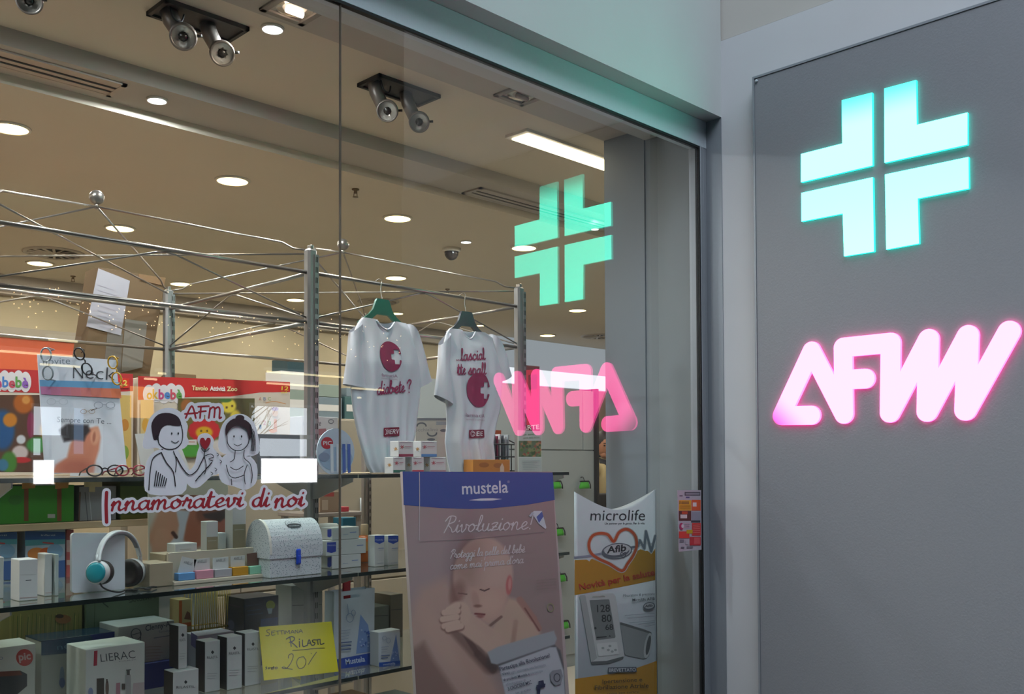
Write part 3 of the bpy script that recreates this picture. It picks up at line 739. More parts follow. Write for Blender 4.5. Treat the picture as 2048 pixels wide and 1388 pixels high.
# ================================================================ DISPLAY RACK
m_steel = pmat('satin_steel_tube', '#9a938c', .30, .85, .04, 80); m_post = pmat('grey_steel_post', '#8b8988', .40, .55, .04, 60); m_slotd = pmat('post_slot_dark', '#14120f', .9)
RX = [.770, 1.733, 2.69]; RY = [.52, 1.52]; ZT, ZU, ZL, ZA = 2.300, 2.223, 2.063, 2.455
rack = empty('display_rack', (1.733, 1.02, 0), 'steel display rack with slotted posts and a truss roof topped by balls', 'rack')
for i, x in enumerate(RX):
    for j, y in enumerate(RY):
        po = MB().box((x-.017, y-.017, 0), (x+.017, y+.017, ZT), m_post, .007).box((x+.004, y-.021, .02), (x+.018, y-.0165, ZT-.02), m_post)
        po = po.build('post'); adopt(rack, po)
        sl = MB()
        for k in range(52 if i < 2 else 40):
            z = 2.255-k*.0335
            if z < .5: break
            for dx in (.0075, .0135): sl.box((x+dx-.0012, y-.0216, z), (x+dx+.0012, y-.0205, z+.018), m_slotd)
        sl = sl.build('slot_pattern'); sl['kind'] = 'stuff'; sl.parent = po
        adopt(rack, MB().box((x-.006, y-.012, ZT-.01), (x+.006, y+.012, ZT+.012), m_steel, .002).build('post_cap'))
def truss(a, b, p, q):
    """two bars and an inverted V between two posts"""
    P = lambda t_, z: Vector((a+(p-a)*t_, b+(q-b)*t_, z)); e = .03
    for z, r in ((ZU, .0064), (ZL, .0064)): adopt(rack, MB().tube([P(.017, z), P(.983, z)], r, m_steel, 10).build('bar'))
    adopt(rack, MB().tube([P(.018, ZL+.015), P(.47, ZU-.012), P(.5, ZU-.008)], .0029, m_steel, 8).build('strut'))
    adopt(rack, MB().tube([P(.982, ZL+.015), P(.53, ZU-.012), P(.5, ZU-.008)], .0029, m_steel, 8).build('strut'))
for k in (0, 1):
    for y in RY: truss(RX[k], y, RX[k+1], y)
for x in RX: truss(x, RY[0], x, RY[1])
for k in (0, 1):
    c = Vector(((RX[k]+RX[k+1])/2, 1.02, ZA))
    for x in (RX[k], RX[k+1]):
        for y in RY:
            p0 = Vector((x, y, ZT-.004)); d = Vector((c.x-x, c.y-y, 0)).normalized()
            adopt(rack, MB().tube([p0+d*.01, p0+d*.055+Vector((0, 0, .006)), p0+d*.09+Vector((0, 0, .026)), c-Vector((0, 0, .012))], .0033, m_steel, 8).build('roof_rod'))
    for (xa, xb) in ((RX[k], RX[k+1]), (RX[k+1], RX[k])):
        adopt(rack, MB().tube([(xa, RY[0], ZT-.016), (xb, RY[1], ZT-.016)], .0032, m_steel, 8).build('diagonal_rod'))
    adopt(rack, MB().ball(c+Vector((0, 0, .018)), .0235, pmat('brushed_steel_ball', '#8f8a86', .3, .8), 20, 12).build('finial_ball'), MB().tube([c-Vector((0, 0, .02)), c], .007, m_steel, 8).build('finial_pin'))
# shelves of glass with brackets
m_shelf = glassmat('shelf_glass', (.86, .92, .90), 1.6, 1.45, .14, (.55, .57, .56)); m_shedge = pmat('dark_green_glass_edge', '#182320', .15, 0, .1, 20)
SH = [1.575, 1.28, .972, .66]; YF = .262; YB = .80
names = ['top', 'second', 'third', 'lowest']
for k, z in enumerate(SH):
    for b in (0, 1):
        x0, x1 = RX[b]+.002-(.05 if b == 0 else 0), RX[b+1]-.002
        t = empty('glass_shelf', ((x0+x1)/2, .5, z), '%s glass shelf counted from above, %s bay of the rack' % (names[k], ('left', 'right behind the baby poster')[b]), 'shelf', 'glass shelves of the rack')
        n_ = .022; ol = [(x0, YF+.001), (x1, YF+.001), (x1, .498), (x1-n_, .498), (x1-n_, .542), (x1, .542), (x1, YB), (x0, YB)]+([(x0, .542), (x0+n_, .542), (x0+n_, .498), (x0, .498)] if b else [])
        adopt(t, MB().prism(ol, (Vector((0, 0, z)), Vector((1, 0, 0)), Vector((0, 1, 0)), Vector((0, 0, 1))), .010, m_shelf).build('glass_plate'), MB().box((x0, YF-.001, z-.0105), (x1, YF+.0012, z+.0005), m_shedge).build('front_edge'))
    for x in RX:
        for s_ in (-1, 1):
            fr = (Vector((x+.002, 0, 0)), Vector((0, 1, 0)), Vector((0, 0, 1)), Vector((1, 0, 0))); y = .52
            e = y+s_*.23
            pr = MB().prism([(y+s_*.017, z-.0105), (e, z-.0105), (e, z-.022), (y+s_*.05, z-.075), (y+s_*.017, z-.08)], fr, .004, m_post).build('shelf_bracket'); adopt(rack, pr)
# beige wooden shelves at the rear of the left bay
m_wood = pmat('beige_wood_shelf', '#a8977a', .55, 0, .1, 12)
ZR = A(70, 1047, 1, 1.05).z
for z, lab in ((ZR, 'upper'), (1.245, 'lower')):
    tag(MB().box((.815, 1.04, z-.022), (1.715, 1.50, z), m_wood, .002).build('rear_shelf'), 'beige wooden shelf at the rear of the left bay, %s of two' % lab, 'shelf', 'beige rear shelves')
tag(MB().box((1.25, 1.545, 1.555), (1.72, 1.78, 1.574), m_wood, .002).build('rear_shelf'), 'short beige wooden shelf behind the rear posts under the tall carton', 'shelf', 'beige rear shelves')
tag(MB().box((.70, 1.0, 1.555), (2.66, 1.50, 1.574), m_wood, .002).build('rear_shelf'), 'beige wooden shelf under the toy boxes', 'shelf', 'beige rear shelves')
tag(MB().box((1.30, 1.08, .62), (1.715, 1.10, 1.225), pmat('grey_back_board', '#8f908d', .6), .002).build('back_board'), 'grey back board behind the lower goods beside the steel post', 'panel')

# ================================================================ T-SHIRTS ON HANGERS
m_shirt = pmat('white_cotton', '#d3d5dc', .9, 0, .03, 200, .2)
def tshirt(body, sleeves, yc, lab, seed):
    """body: rows (py, pxL, pxR) top to hem"""
    rnd = random.Random(seed)
    rows = []
    for py, xl, xr in body:
        a = A(xl, py, 1, yc); b = A(xr, py, 1, yc); rows.append((( a.z+b.z)/2, a.x, b.x))
    rows = sorted(rows)
    zs_ = np.array([r[0] for r in rows]); xl = np.array([r[1] for r in rows]); xr = np.array([r[2] for r in rows])
    z0, z1 = zs_[0], zs_[-1]; ph = [rnd.uniform(0, 6) for _ in range(4)]
    def depth(s, z):
        t_ = (z-z0)/(z1-z0); th = .006+.045*min(1, (1-t_)*3+.15)*(1 if t_ < .75 else 1)*max(0, 1-abs(s)**4)
        lo = 1-t_
        f = .007*lo*math.sin(9*s+ph[0]+2*t_)+.005*lo*math.sin(17*s+ph[1]-3*t_)+.004*math.sin(5*s+7*t_+ph[2])
        return th, f
    def front(x, z, off=0.0):
        l = np.interp(z, zs_, xl); r = np.interp(z, zs_, xr); s = max(-1, min(1, 2*(x-l)/(r-l)-1)); th, f = depth(s, z)
        return Vector((x, yc-th*.6+f-off, z))
    nx, ny = 44, 56; mb = MB(); vs = []; fs = []
    zmax = z1
    for side in (0, 1):
        for j in range(ny+1):
            z = z0+(z1-z0)*j/ny; l = np.interp(z, zs_, xl); r = np.interp(z, zs_, xr)
            for i in range(nx+1):
                s = 2*i/nx-1; th, f = depth(s, z); x = l+(r-l)*i/nx
                zz = z
                if j > ny-6:   # neckline dips, deeper at the front
                    zz = z-(.030 if side == 0 else .010)*max(0, 1-(s/.42)**2)*((j-(ny-6))/6)
                vs.append((x, yc-th*.6+f if side == 0 else yc+th*.5+f*.6, zz))
    W_ = nx+1; off = W_*(ny+1)
    for j in range(ny):
        for i in range(nx):
            a = j*W_+i; fs.append((a, a+1, a+W_+1, a+W_)); b = off+a; fs.append((b+1, b, b+W_, b+W_+1))
        a = j*W_; fs.append((a, a+W_, off+a+W_, off+a)); a = j*W_+nx; fs.append((a+W_, a, off+a, off+a+W_))
    root = empty('t_shirt', ((xl.mean()+xr.mean())/2, yc, z0), lab, 'shirt', 'white T-shirts hanging from the truss')
    mb.add(vs, fs, m_shirt, True); bo = mb.build('body'); adopt(root, bo)
    for sv in sleeves:      # (inner top, outer shoulder, outer hem, inner hem) pixels
        P = [A(x, y, 1, yc) for x, y in sv]; n = 14; m_ = 8; vs = []; fs = []
        for j in range(m_+1):
            t_ = j/m_; a = P[0].lerp(P[3], t_); b = P[1].lerp(P[2], t_)
            for k in range(n):
                an = 2*PI*k/n; c = (1-math.cos(an))/2; q = a.lerp(b, c)
                vs.append(q+Vector((0, -.022*math.sin(an)*(1+.2*math.sin(6*t_+k)), 0)))
        for j in range(m_):
            for k in range(n): k2 = (k+1) % n; fs.append((j*n+k, j*n+k2, (j+1)*n+k2, (j+1)*n+k))
        mb = MB(); mb.add(vs, fs, m_shirt, True); adopt(root, mb.build('sleeve'))
    # neck band
    zt2 = z1; xc = (xl[-1]+xr[-1])/2; hw = (xr[-1]-xl[-1])/2*.42
    adopt(root, MB().tube(bez([(xc-hw, yc-.006, zt2-.003), (xc-hw*.5, yc-.010, zt2-.024), (xc, yc-.012, zt2-.032), (xc+hw*.5, yc-.010, zt2-.024), (xc+hw, yc-.006, zt2-.003)], 5), .0035, m_shirt, 6).build('neck_band'))
    return root, front, (xl, xr, zs_)
def map_on(front, px, py, yc):
    o = A(px, py, 1, yc)
    return (lambda u, v, z: front(o.x+u, o.z+v, z+.002))
PUR = '#8e1f4d'
def shirt_print(root, items):
    for mapf, draw in items:
        p = Pr(None, mapf, .0012, .0003); draw(p); o = p.build('print'); adopt(root, o)
def logo_round(p, r):
    def sdf(X, Y_):
        d = np.hypot(X, Y_/1.12)-r
        box = lambda cx, w_, h_: np.maximum(np.abs(X-cx)-w_/2, np.abs(Y_)-h_/2)
        return np.maximum(d, -np.minimum(box(r*.62, r*1.0, r*.44), box(r*.58, r*.4, r*1.1)))
    p.region(sdf, (-r*1.05, -r*1.2, r*1.05, r*1.2), r/14, PUR)
def band(p, w_, h_, sl, c): p.region(lambda X, Y_: np.maximum(np.abs(X-w_/2)-w_/2, np.abs(Y_-sl*X-h_/2)-h_/2), (-.002, -.004, w_+.002, h_+.008), .003, c); p.z += .0012
yc = .49
s1, f1, _ = tshirt([(641, 724, 812), (652, 716, 826), (670, 708, 834), (700, 704, 838), (745, 703, 838), (790, 703, 836), (830, 706, 832), (870, 713, 829), (905, 722, 823), (930, 730, 816), (945, 740, 806)],
                   [[(722, 646), (700, 665), (687, 768), (733, 780)], [(815, 648), (836, 668), (863, 762), (828, 778)]], yc, 'white T-shirt with a round magenta logo on the green hanger', 3)
shirt_print(s1, [(map_on(f1, 771, 714, yc), lambda p: logo_round(p, .046)),
 (map_on(f1, 750, 754, yc), lambda p: p.text('farmaciA', 0, 0, .011, '#8d5a77', 0, 0, 'l', .07).text('FARMACIE COMUNALI', 0, -.009, .005, '#a88a9a', 0, 0, 'l', .07)),
 (map_on(f1, 741, 790, yc), lambda p: p.script('diabete', 0, 0, .021, .0048, PUR, .2, .125, .12).script('?', .132, .012, .022, .0048, PUR, .1, .024, .12)),
 (map_on(f1, 754, 874, yc), lambda p: (band(p, .062, .03, .06, '#7a2038'), p)[1].text('ENERV', .012, .009, .016, '#e6dfe4', .01, .2, 'l', .046, .05).stroke(ell(.005, .016, .006, .008, 14, -1.6, 1.6), .002, '#e6dfe4'))])
s2, f2, _ = tshirt([(661, 900, 968), (672, 893, 985), (690, 888, 1000), (720, 886, 1006), (770, 888, 1006), (815, 893, 1001), (850, 895, 990), (885, 892, 984), (915, 896, 988), (944, 902, 985)],
                   [[(898, 666), (880, 690), (870, 790), (905, 812)], [(980, 668), (1004, 690), (1022, 752), (998, 764)]], yc, 'white T-shirt with three lines of magenta lettering on the grey hanger', 5)
shirt_print(s2, [(map_on(f2, 904, 722, yc), lambda p: p.script('...lascial', 0, 0, .021, .0046, PUR, .15, .14, .10).script('tte spall', 0, -.05, .021, .0046, PUR, .15, .135, .06)),
 (map_on(f2, 946, 781, yc), lambda p: logo_round(p, .056)),
 (map_on(f2, 919, 834, yc), lambda p: p.text('farmaciA', 0, 0, .014, '#8d5a77', 0, 0, 'l', .10).text('FARMACIE COMUNALI', 0, -.013, .006, '#a88a9a', 0, 0, 'l', .10)),
 (map_on(f2, 925, 877, yc), lambda p: (band(p, .084, .03, .05, '#7a2038'), p)[1].text('ENE', .034, .009, .017, '#e6dfe4', .01, .2, 'l', .042, .04).stroke(ell(.018, .017, .012, .010, 18), .002, '#e6dfe4').stroke(ell(.019, .017, .006, .006, 12, .5, 5.8), .002, '#e6dfe4'))])
def hanger(px, py, hx, hy, mat, lab):
    c = A(px, py, 1, .50); h = Vector((c.x, .52, ZU+.012))
    t = empty('hanger', (c.x, .5, c.z), lab, 'hanger', 'plastic hangers on the truss bar')
    fr = (Vector((c.x, .497, c.z)), Vector((1, 0, 0)), Vector((0, 0, 1)), Vector((0, -1, 0)))
    out = [(-.024, .040), (.024, .040), (.030, .030), (.040, .004), (.058, -.016), (.10, -.045), (.10, -.055), (.05, -.034), (.025, -.014), (-.025, -.014), (-.05, -.034), (-.10, -.055), (-.10, -.045), (-.058, -.016), (-.040, .004), (-.030, .030)]
    fr = (fr[0]+Vector((0, .006, 0)), *fr[1:])
    adopt(t, MB().prism(out, (fr[0]-Vector((0, .006, 0)), *fr[1:]), .010, mat).build('body'))
    zc = c.z+.04
    adopt(t, MB().tube(bez([(c.x, .502, zc-.002), (c.x, .51, zc+.03), (c.x+.004, .512, h.z-.015), (c.x+.008, .514, h.z-.003), (c.x, .52, h.z+.004), (c.x-.012, .53, h.z-.006)], 6), .0016, m_steel, 6).build('hook'))
hanger(765, 622, 765, 590, pmat('green_plastic', '#1f5e4a', .4), 'dark green plastic hanger holding the left T-shirt')
hanger(933, 645, 933, 600, pmat('grey_plastic', '#3a3b42', .4), 'dark grey plastic hanger holding the right T-shirt')

# ================================================================ PRINTED SHEETS: pictures laid out on their own planes
def plane_map(p0, n):
    p0 = Vector(p0); n = Vector(n).normalized(); k = (p0-CAM).dot(n)
    def f(u, v, z):
        d = ray(u, -v); return CAM+d*(k/d.dot(n))+n*z
    return f
def Y(pts): return [(x, -y) for x, y in pts]
class Px(Pr):
    """print whose artwork is measured on the photograph and laid on the sheet's real plane"""
    def __init__(s, mapf, lift=.0005, step=.00015): super().__init__(None, mapf, lift, step)
    def pp(s, pts, c): return s.poly(Y(pts), c)
    def st(s, pts, w_, c, closed=False, smooth=0, taper=0): 
        q = bez(pts, smooth, closed) if smooth else pts
        return s.stroke(Y(q), w_, c, closed, taper)
    def tx(s, t, x0, y0, x1, y1, h, c, bold=0.0, italic=0.0):
        return s.text(t, x0, -y0, h, c, bold, italic, 'l', math.hypot(x1-x0, y1-y0)-h*italic, math.atan2(y0-y1, x1-x0))
    def sc(s, t, x0, y0, x1, y1, xh, w_, c, slant=.25, pen=0.0): return s.script(t, x0, -y0, xh, w_, c, slant, math.hypot(x1-x0, y1-y0), math.atan2(y0-y1, x1-x0), pen)
    def el(s, cx, cy, rx, ry, c, rot=0, n=26): return s.poly(ell(cx, -cy, rx, ry, n, rot=rot), c)
class Pc(Px):
    """the same on a bulging sheet: areas are laid down as small cells so that they follow the bulge"""
    def poly(s, pts, c):
        xs, ys = zip(*pts)
        def sdf(X, Y_):
            ins = np.zeros(X.shape, bool); dm = np.full(X.shape, 1e9); n = len(pts)
            for i in range(n):
                (ax, ay), (bx, by) = pts[i], pts[(i+1) % n]
                ins ^= ((ay > Y_) != (by > Y_)) & (X < (bx-ax)*(Y_-ay)/((by-ay) if by != ay else 1e-9)+ax)
                dx, dy = bx-ax, by-ay; t = np.clip(((X-ax)*dx+(Y_-ay)*dy)/(dx*dx+dy*dy+1e-9), 0, 1); dm = np.minimum(dm, np.hypot(X-ax-t*dx, Y_-ay-t*dy))
            return np.where(ins, -dm, dm)
        res = max(.5, min(2.2, min(max(xs)-min(xs), max(ys)-min(ys))/9))
        return s.region(sdf, (min(xs)-res, min(ys)-res, max(xs)+res, max(ys)+res), res, c)
    def stroke(s, pts, w_, c, closed=False, taper=0.0):
        q = list(pts)+([pts[0]] if closed else [])
        return s.ribbons([q], w_, c, max(.4, w_/4))
def painted_px(name, box, mapf, nx, ny, fn, parent=None, rough=.5, shear=None):
    x0, y0, x1, y1 = box
    def mp(u, v, z):
        y = y1-v; x = x0+u+(shear(y) if shear else 0); return mapf(x, -y, z)
    def f2(U, V): return fn(x0+U*(x1-x0), y1-V*(y1-y0))/255.0
    o = painted(name, (Vector(), Vector((1, 0, 0)), Vector((0, 0, 1)), Vector((0, -1, 0))), x1-x0, y1-y0, nx, ny, f2, None, rough, mp)
    if parent is not None: adopt(parent, o)
    return o
def C3(X, c): return np.zeros(X.shape+(3,))+np.array(c, float)
def pmask(X, Y_, poly, soft=3.0):
    """soft-edged polygon mask"""
    ins = np.zeros(X.shape, bool); dm = np.full(X.shape, 1e9); n = len(poly)
    for i in range(n):
        (ax, ay), (bx, by) = poly[i], poly[(i+1) % n]
        c = ((ay > Y_) != (by > Y_)) & (X < (bx-ax)*(Y_-ay)/((by-ay) if by != ay else 1e-9)+ax); ins ^= c
        dx, dy = bx-ax, by-ay; t_ = np.clip(((X-ax)*dx+(Y_-ay)*dy)/(dx*dx+dy*dy+1e-9), 0, 1); dm = np.minimum(dm, np.hypot(X-ax-t_*dx, Y_-ay-t_*dy))
    sd = np.where(ins, dm, -dm); return np.clip(sd/(2*soft)+.5, 0, 1)[..., None]

# ---------------------------------------------------------------- baby poster on a board
bTL, bTR, bBL = A(805, 943, 1, .20), A(1105, 945, 1, .20), A(832, 1388, 1, .137)
bn = (bTR-bTL).cross(bBL-bTL).normalized()
if bn.y > 0: bn = -bn
bm = plane_map(bTL, bn)
down = (bBL-bTL).normalized(); Hh = 1.14
po = empty('poster_board', (2.2, .12, .45), 'large skincare poster board with a sleeping baby and blue header, leaning behind the glass', 'poster')
co = [bTL, bTR, bTR+down*Hh, bTL+down*Hh]
mbd = MB(); mbd.add(co+[p-bn*.012 for p in co], [(0, 3, 2, 1), (4, 5, 6, 7), (0, 1, 5, 4), (1, 2, 6, 5), (2, 3, 7, 6), (3, 0, 4, 7)], pmat('white_board_core', '#b9aaa8', .5))
adopt(po, mbd.build('board'))
def k(x, y): return (780+x/2.966, 920+y/2.966)
def K(*q): return [k(*a) for a in q]
def baby(X, Y_):
    c = C3(X, (158, 137, 134))
    B = lambda cx, cy, rx, ry, rot=0, soft=.25: blob(X, Y_, *k(cx, cy), rx/2.966, ry/2.966, rot, soft)
    L = lambda a, b, wd, soft=.5: seg(X, Y_, k(*a), k(*b), wd/2.966, soft)
    c = mixc(c, (172, 152, 154), B(250, 640, 260, 420, 0, .8)*.6)
    c = mixc(c, (140, 120, 122), B(430, 560, 90, 260, .15, .9)*.6)
    c = mixc(c, (186, 154, 142), pmask(X, Y_, K((90, 1000), (180, 760), (330, 700), (430, 830), (460, 1000), (560, 1180), (680, 1420), (100, 1420)), 12))
    c = mixc(c, (128, 96, 86), pmask(X, Y_, K((100, 1150), (200, 1080), (260, 1190), (330, 1290), (420, 1420), (100, 1420)), 7)*.8)
    c = mixc(c, (196, 162, 146), B(300, 1060, 60, 200, -.55, .8)*.6)
    c = mixc(c, (190, 152, 136), B(470, 1200, 50, 190, -.5, .8)*.5)
    c = mixc(c, (92, 66, 58), L((430, 1010), (520, 1150), 16)*.8); c = mixc(c, (92, 66, 58), L((520, 1150), (610, 1245), 22)*.8)
    # back and shoulder
    c = mixc(c, (202, 172, 152), pmask(X, Y_, K((600, 1000), (660, 900), (700, 815), (765, 830), (840, 930), (890, 1020), (900, 1090), (620, 1180), (560, 1080)), 5))
    c = mixc(c, (160, 124, 108), L((730, 1080), (745, 960), 14, .9)*.5)
    c = mixc(c, (196, 168, 150), B(690, 930, 70, 60, .5, .9)*.5)
    # adult fingers behind the back
    c = mixc(c, (176, 132, 120), L((770, 830), (850, 940), 20)); c = mixc(c, (176, 132, 120), L((850, 935), (885, 1000), 16)); c = mixc(c, (120, 70, 62), L((800, 880), (885, 1012), 5)*.8)
    # head
    c = mixc(c, (126, 94, 84), B(440, 700, 75, 230, .12, .45)*.85)
    hd = B(552, 690, 176, 232, .10, .10); c = mixc(c, (196, 164, 150), hd)
    c = mixc(c, (168, 134, 122), B(470, 600, 110, 150, .2, .9)*.7*hd); c = mixc(c, (208, 178, 164), B(620, 640, 100, 140, .1, .9)*.6*hd)
    c = mixc(c, (202, 166, 150), pmask(X, Y_, K((480, 760), (690, 760), (690, 850), (650, 930), (590, 985), (545, 960), (500, 900)), 6))
    c = mixc(c, (214, 178, 160), B(600, 850, 70, 70, 0, .9)*.7); c = mixc(c, (140, 100, 90), B(400, 790, 40, 70, .3, .8)*.7)
    c = mixc(c, (190, 152, 138), B(505, 825, 22, 48, -.2, .6)); c = mixc(c, (128, 88, 78), B(520, 866, 24, 9, 0, .7)*.8)
    c = mixc(c, (84, 58, 54), L((535, 768), (560, 776), 4)); c = mixc(c, (84, 58, 54), L((560, 776), (588, 764), 4)); c = mixc(c, (110, 78, 72), L((405, 790), (455, 796), 4)*.8)
    c = mixc(c, (128, 68, 66), L((505, 912), (560, 916), 6)); c = mixc(c, (150, 88, 84), B(532, 928, 24, 10, 0, .7)*.8)
    c = mixc(c, (110, 76, 68), L((590, 985), (660, 930), 8)*.7)
    c = mixc(c, (196, 112, 108), B(706, 742, 19, 58, .06, .3)); c = mixc(c, (214, 150, 142), B(710, 735, 9, 36, .06, .5))
    # forearm and hand
    c = mixc(c, (90, 62, 54), L((400, 985), (600, 1210), 62, .4)*.55)
    c = mixc(c, (206, 174, 156), L((400, 930), (600, 1075), 66, .2)); c = mixc(c, (206, 174, 156), L((600, 1075), (640, 1130), 66, .3))
    c = mixc(c, (200, 168, 152), L((440, 905), (600, 1030), 24, .9)*.5)
    c = mixc(c, (208, 176, 158), B(405, 915, 72, 78, .3, .2))
    for a, b in (((400, 862), (345, 890)), ((400, 895), (322, 905)), ((395, 930), (312, 945)), ((400, 965), (322, 985)), ((420, 985), (345, 1003))):
        c = mixc(c, (120, 84, 74), L((a[0], a[1]+8), (b[0], b[1]+8), 22, .4)*.7); c = mixc(c, (212, 180, 162), L(a, b, 18, .3))
    # torn paper note
    c = mixc(c, (70, 62, 60), pmask(X, Y_, K((575, 1150), (640, 1200), (636, 1240), (600, 1250), (570, 1215)), 3)*.6)
    c = mixc(c, (168, 172, 178), pmask(X, Y_, K((578, 1140), (640, 1108), (800, 1060), (972, 1012), (990, 1060), (975, 1100), (640, 1215), (600, 1205)), 1.5))
    c = mixc(c, (90, 88, 92), pmask(X, Y_, K((640, 1212), (975, 1096), (1010, 1130), (1040, 1260), (1048, 1420), (695, 1420)), 2))
    c = mixc(c, (192, 194, 202), pmask(X, Y_, K((645, 1222), (950, 1110), (985, 1110), (1030, 1250), (1040, 1420), (690, 1420)), 1.5))
    return c*.98
sh = lambda y: (y-943)*27/445
painted_px('picture', (805.5, 943.5, 1104, 1420), bm, 240, 360, lambda X, Y_: baby(X+sh(Y_), Y_), po, .45, shear=sh)
pr = Px(bm, .0008)
for a in (0,):
    pr.pp([(805, 943), (1105, 945), (1109, 1000), (1080, 1005), (1050, 1010), (985, 1016.5), (940, 1018), (880, 1016), (807, 1010)], '#1d4a94')
pr.tx('mustela', 924, 988.5, 1016, 985, 25, '#d9dbe4', .012)
pr.text('®', 1014, -966, 5, '#aab0c8')
pr.pp([(937, 1000.5), (960, 997), (985, 996.5), (1004, 998), (985, 1001), (960, 1001.5)], '#d9dbe4')
pr.sc('Rivoluzione!', 884, 1066, 1064, 1058, 15.5, 2.1, '#d6cdd0', .25)
pr.sc('Proteggi la pelle del bebè', 899, 1117, 1049, 1105, 8.2, 1.5, '#cfc6c8', .25)
pr.sc("come mai prima d'ora", 899, 1139, 1046, 1126, 8.2, 1.5, '#cfc6c8', .25)
pr.st([(838, 945), (838.5, 1000), (837.5, 1080)], 1.4, '#c9bfc2')
pr.st([(840, 1083), (930, 1079), (1010, 1071), (1088, 1064)], .8, '#8d7c80')
pr.pp([(1063, 1026), (1067, 1022), (1083, 1022), (1092, 1055), (1090, 1058), (1076, 1047)], '#cdd0d8').pp([(1072, 1034), (1083, 1023), (1086, 1033), (1077, 1046)], '#4a60a6').pp([(1057, 1032), (1063, 1024), (1068, 1026), (1060, 1034)], '#b9bcc8')
for i in range(4): pr.tx('prodotto senza', 1072, 1162+i*6, 1112, 1158+i*6, 3, '#8a7d76')
pr.st(ell(1100, 1215, 6, 8, 16), 1.6, '#98966c', True)
# note text
pr.tx('Partecipa alla Rivoluzione!', 999, 1342, 1099, 1314, 8.5, '#3a3d52', .006)
pr.tx('Vinci', 1003, 1351, 1018, 1347, 5.5, '#3a3d52', .01).tx('ogni settimana una fornitura', 1020, 1347, 1090, 1331, 5, '#8a8c9c')
pr.tx('di prodotti Mustela e', 1006, 1362, 1058, 1350, 5.5, '#3a3d52', .008).tx('partecipa', 1060, 1349, 1084, 1343, 5, '#8a8c9c')
pr.tx("all'estrazione di", 1010, 1371, 1050, 1362, 5, '#8a8c9c').tx('3 CROCIERE MSC', 1015, 1381, 1062, 1367, 7, '#2a2d44', .008).tx('in palio', 1030, 1388, 1060, 1380, 5, '#8a8c9c')
pr.pp([(1098, 1346), (1103, 1341), (1120, 1338), (1124, 1352), (1120, 1368), (1108, 1371), (1100, 1362)], '#8f9098').st(ell(1112, 1355, 6, 8, 16), 2, '#4a4a55', True)
pr.pp([(1075, 1362), (1085, 1360), (1086, 1367), (1089, 1367), (1088, 1374), (1079, 1376), (1078, 1388), (1072, 1388), (1072, 1377), (1070, 1376), (1071, 1370), (1075, 1369)], '#23264a')
o = pr.build('lettering'); adopt(po, o)

# ---------------------------------------------------------------- pillow-shaped display for the blood pressure monitor
mx0, mx1 = A(1148, 983, 1, .2).x, A(1312, 983, 1, .2).x; mzt = A(1148, 983, 1, .2).z
def mfront(x): t_ = (x-mx0)/(mx1-mx0); return .2-.024*max(0, math.sin(PI*min(max(t_, 0), 1)))
def mback(x): t_ = (x-mx0)/(mx1-mx0); return .2+.045*max(0, math.sin(PI*min(max(t_, 0), 1)))
def mtop(x): t_ = (x-mx0)/(mx1-mx0); return mzt-.075*math.sin(PI*min(max(t_, 0), 1))**1.0
ds = empty('display_stand', ((mx0+mx1)/2, .2, .02), 'tall white and yellow pillow shaped cardboard display for a blood pressure monitor', 'display')
mb = MB(); n = 28; vs = []; fs = []
for fn_ in (mfront, mback):
    for zlev in (0, 1):
        for i in range(n+1):
            x = mx0+(mx1-mx0)*i/n; vs.append((x, fn_(x), .02 if zlev == 0 else mtop(x)))
W_ = n+1
for i in range(n):
    fs.append((i, i+1, W_+i+1, W_+i)); fs.append((2*W_+i+1, 2*W_+i, 3*W_+i, 3*W_+i+1)); fs.append((W_+i, W_+i+1, 3*W_+i+1, 3*W_+i)); fs.append((i+1, i, 2*W_+i, 2*W_+i+1))
mb.add(vs, fs, pmat('white_coated_card', '#9ea6aa', .45), True); adopt(ds, mb.build('body'))
def mmap(u, v, z):
    y = .18
    for _ in range(5): p = A(u, -v, 1, y); y = mfront(p.x)
    return Vector((p.x, p.y-z, p.z))
def k2(x, y): return (1130+x/6.61, 980+y/6.61)
def k3(x, y): return (1130+x/6.367, 1170+y/6.367)
K2 = lambda *q: [k2(*a) for a in q]; K3 = lambda *q: [k3(*a) for a in q]
pr = Pc(mmap, .0006, .00012)
YEL = '#b88510'; GRY = '#6d7882'
def strip(top, bot, c, n=24):
    """filled band between two outlines, in thin upright slices so it follows the bulge"""
    xs = np.linspace(top[0][0], top[-1][0], n+1); tx_, ty_ = zip(*top); bx_, by_ = zip(*bot)
    pts = [(x, -float(np.interp(x, tx_, ty_))) for x in xs]+[(x, -float(np.interp(x, bx_, by_))) for x in xs]
    pr._add(pts, [(i+n+1, i+n+2, i+1, i) for i in range(n)], c)
strip(K2((125, 925), (290, 920), (320, 945), (350, 905), (560, 1000), (750, 1100), (870, 960), (960, 800), (1000, 780), (1060, 810), (1090, 800), (1140, 850), (1192, 770)), K2((125, 1390), (700, 1290), (1192, 1190)), YEL, 60)
strip(K3((128, 1195), (600, 1130), (900, 1060), (1168, 965)), K3((128, 1600), (1168, 1600)), YEL, 20)
pr.tx('microlife', 1180, 1041, 1291, 1041, 22.5, '#23272d', .0, .08)
pr.tx('Un partner per la gente. Per la vita.', 1209, 1049, 1290, 1048.5, 4.5, '#3a3f45', .01, .15)
hp = K2((640, 680), (565, 592), (460, 572), (362, 605), (312, 705), (335, 825), (435, 905), (585, 975), (748, 1068), (822, 975), (900, 860), (942, 740), (930, 622), (872, 545), (792, 518), (706, 565))
pr.st(hp, 9, '#c3c4c0', True, 4); pr.st(K2((122, 895), (250, 880), (345, 868), (470, 842)), 4.6, '#8f93a5')
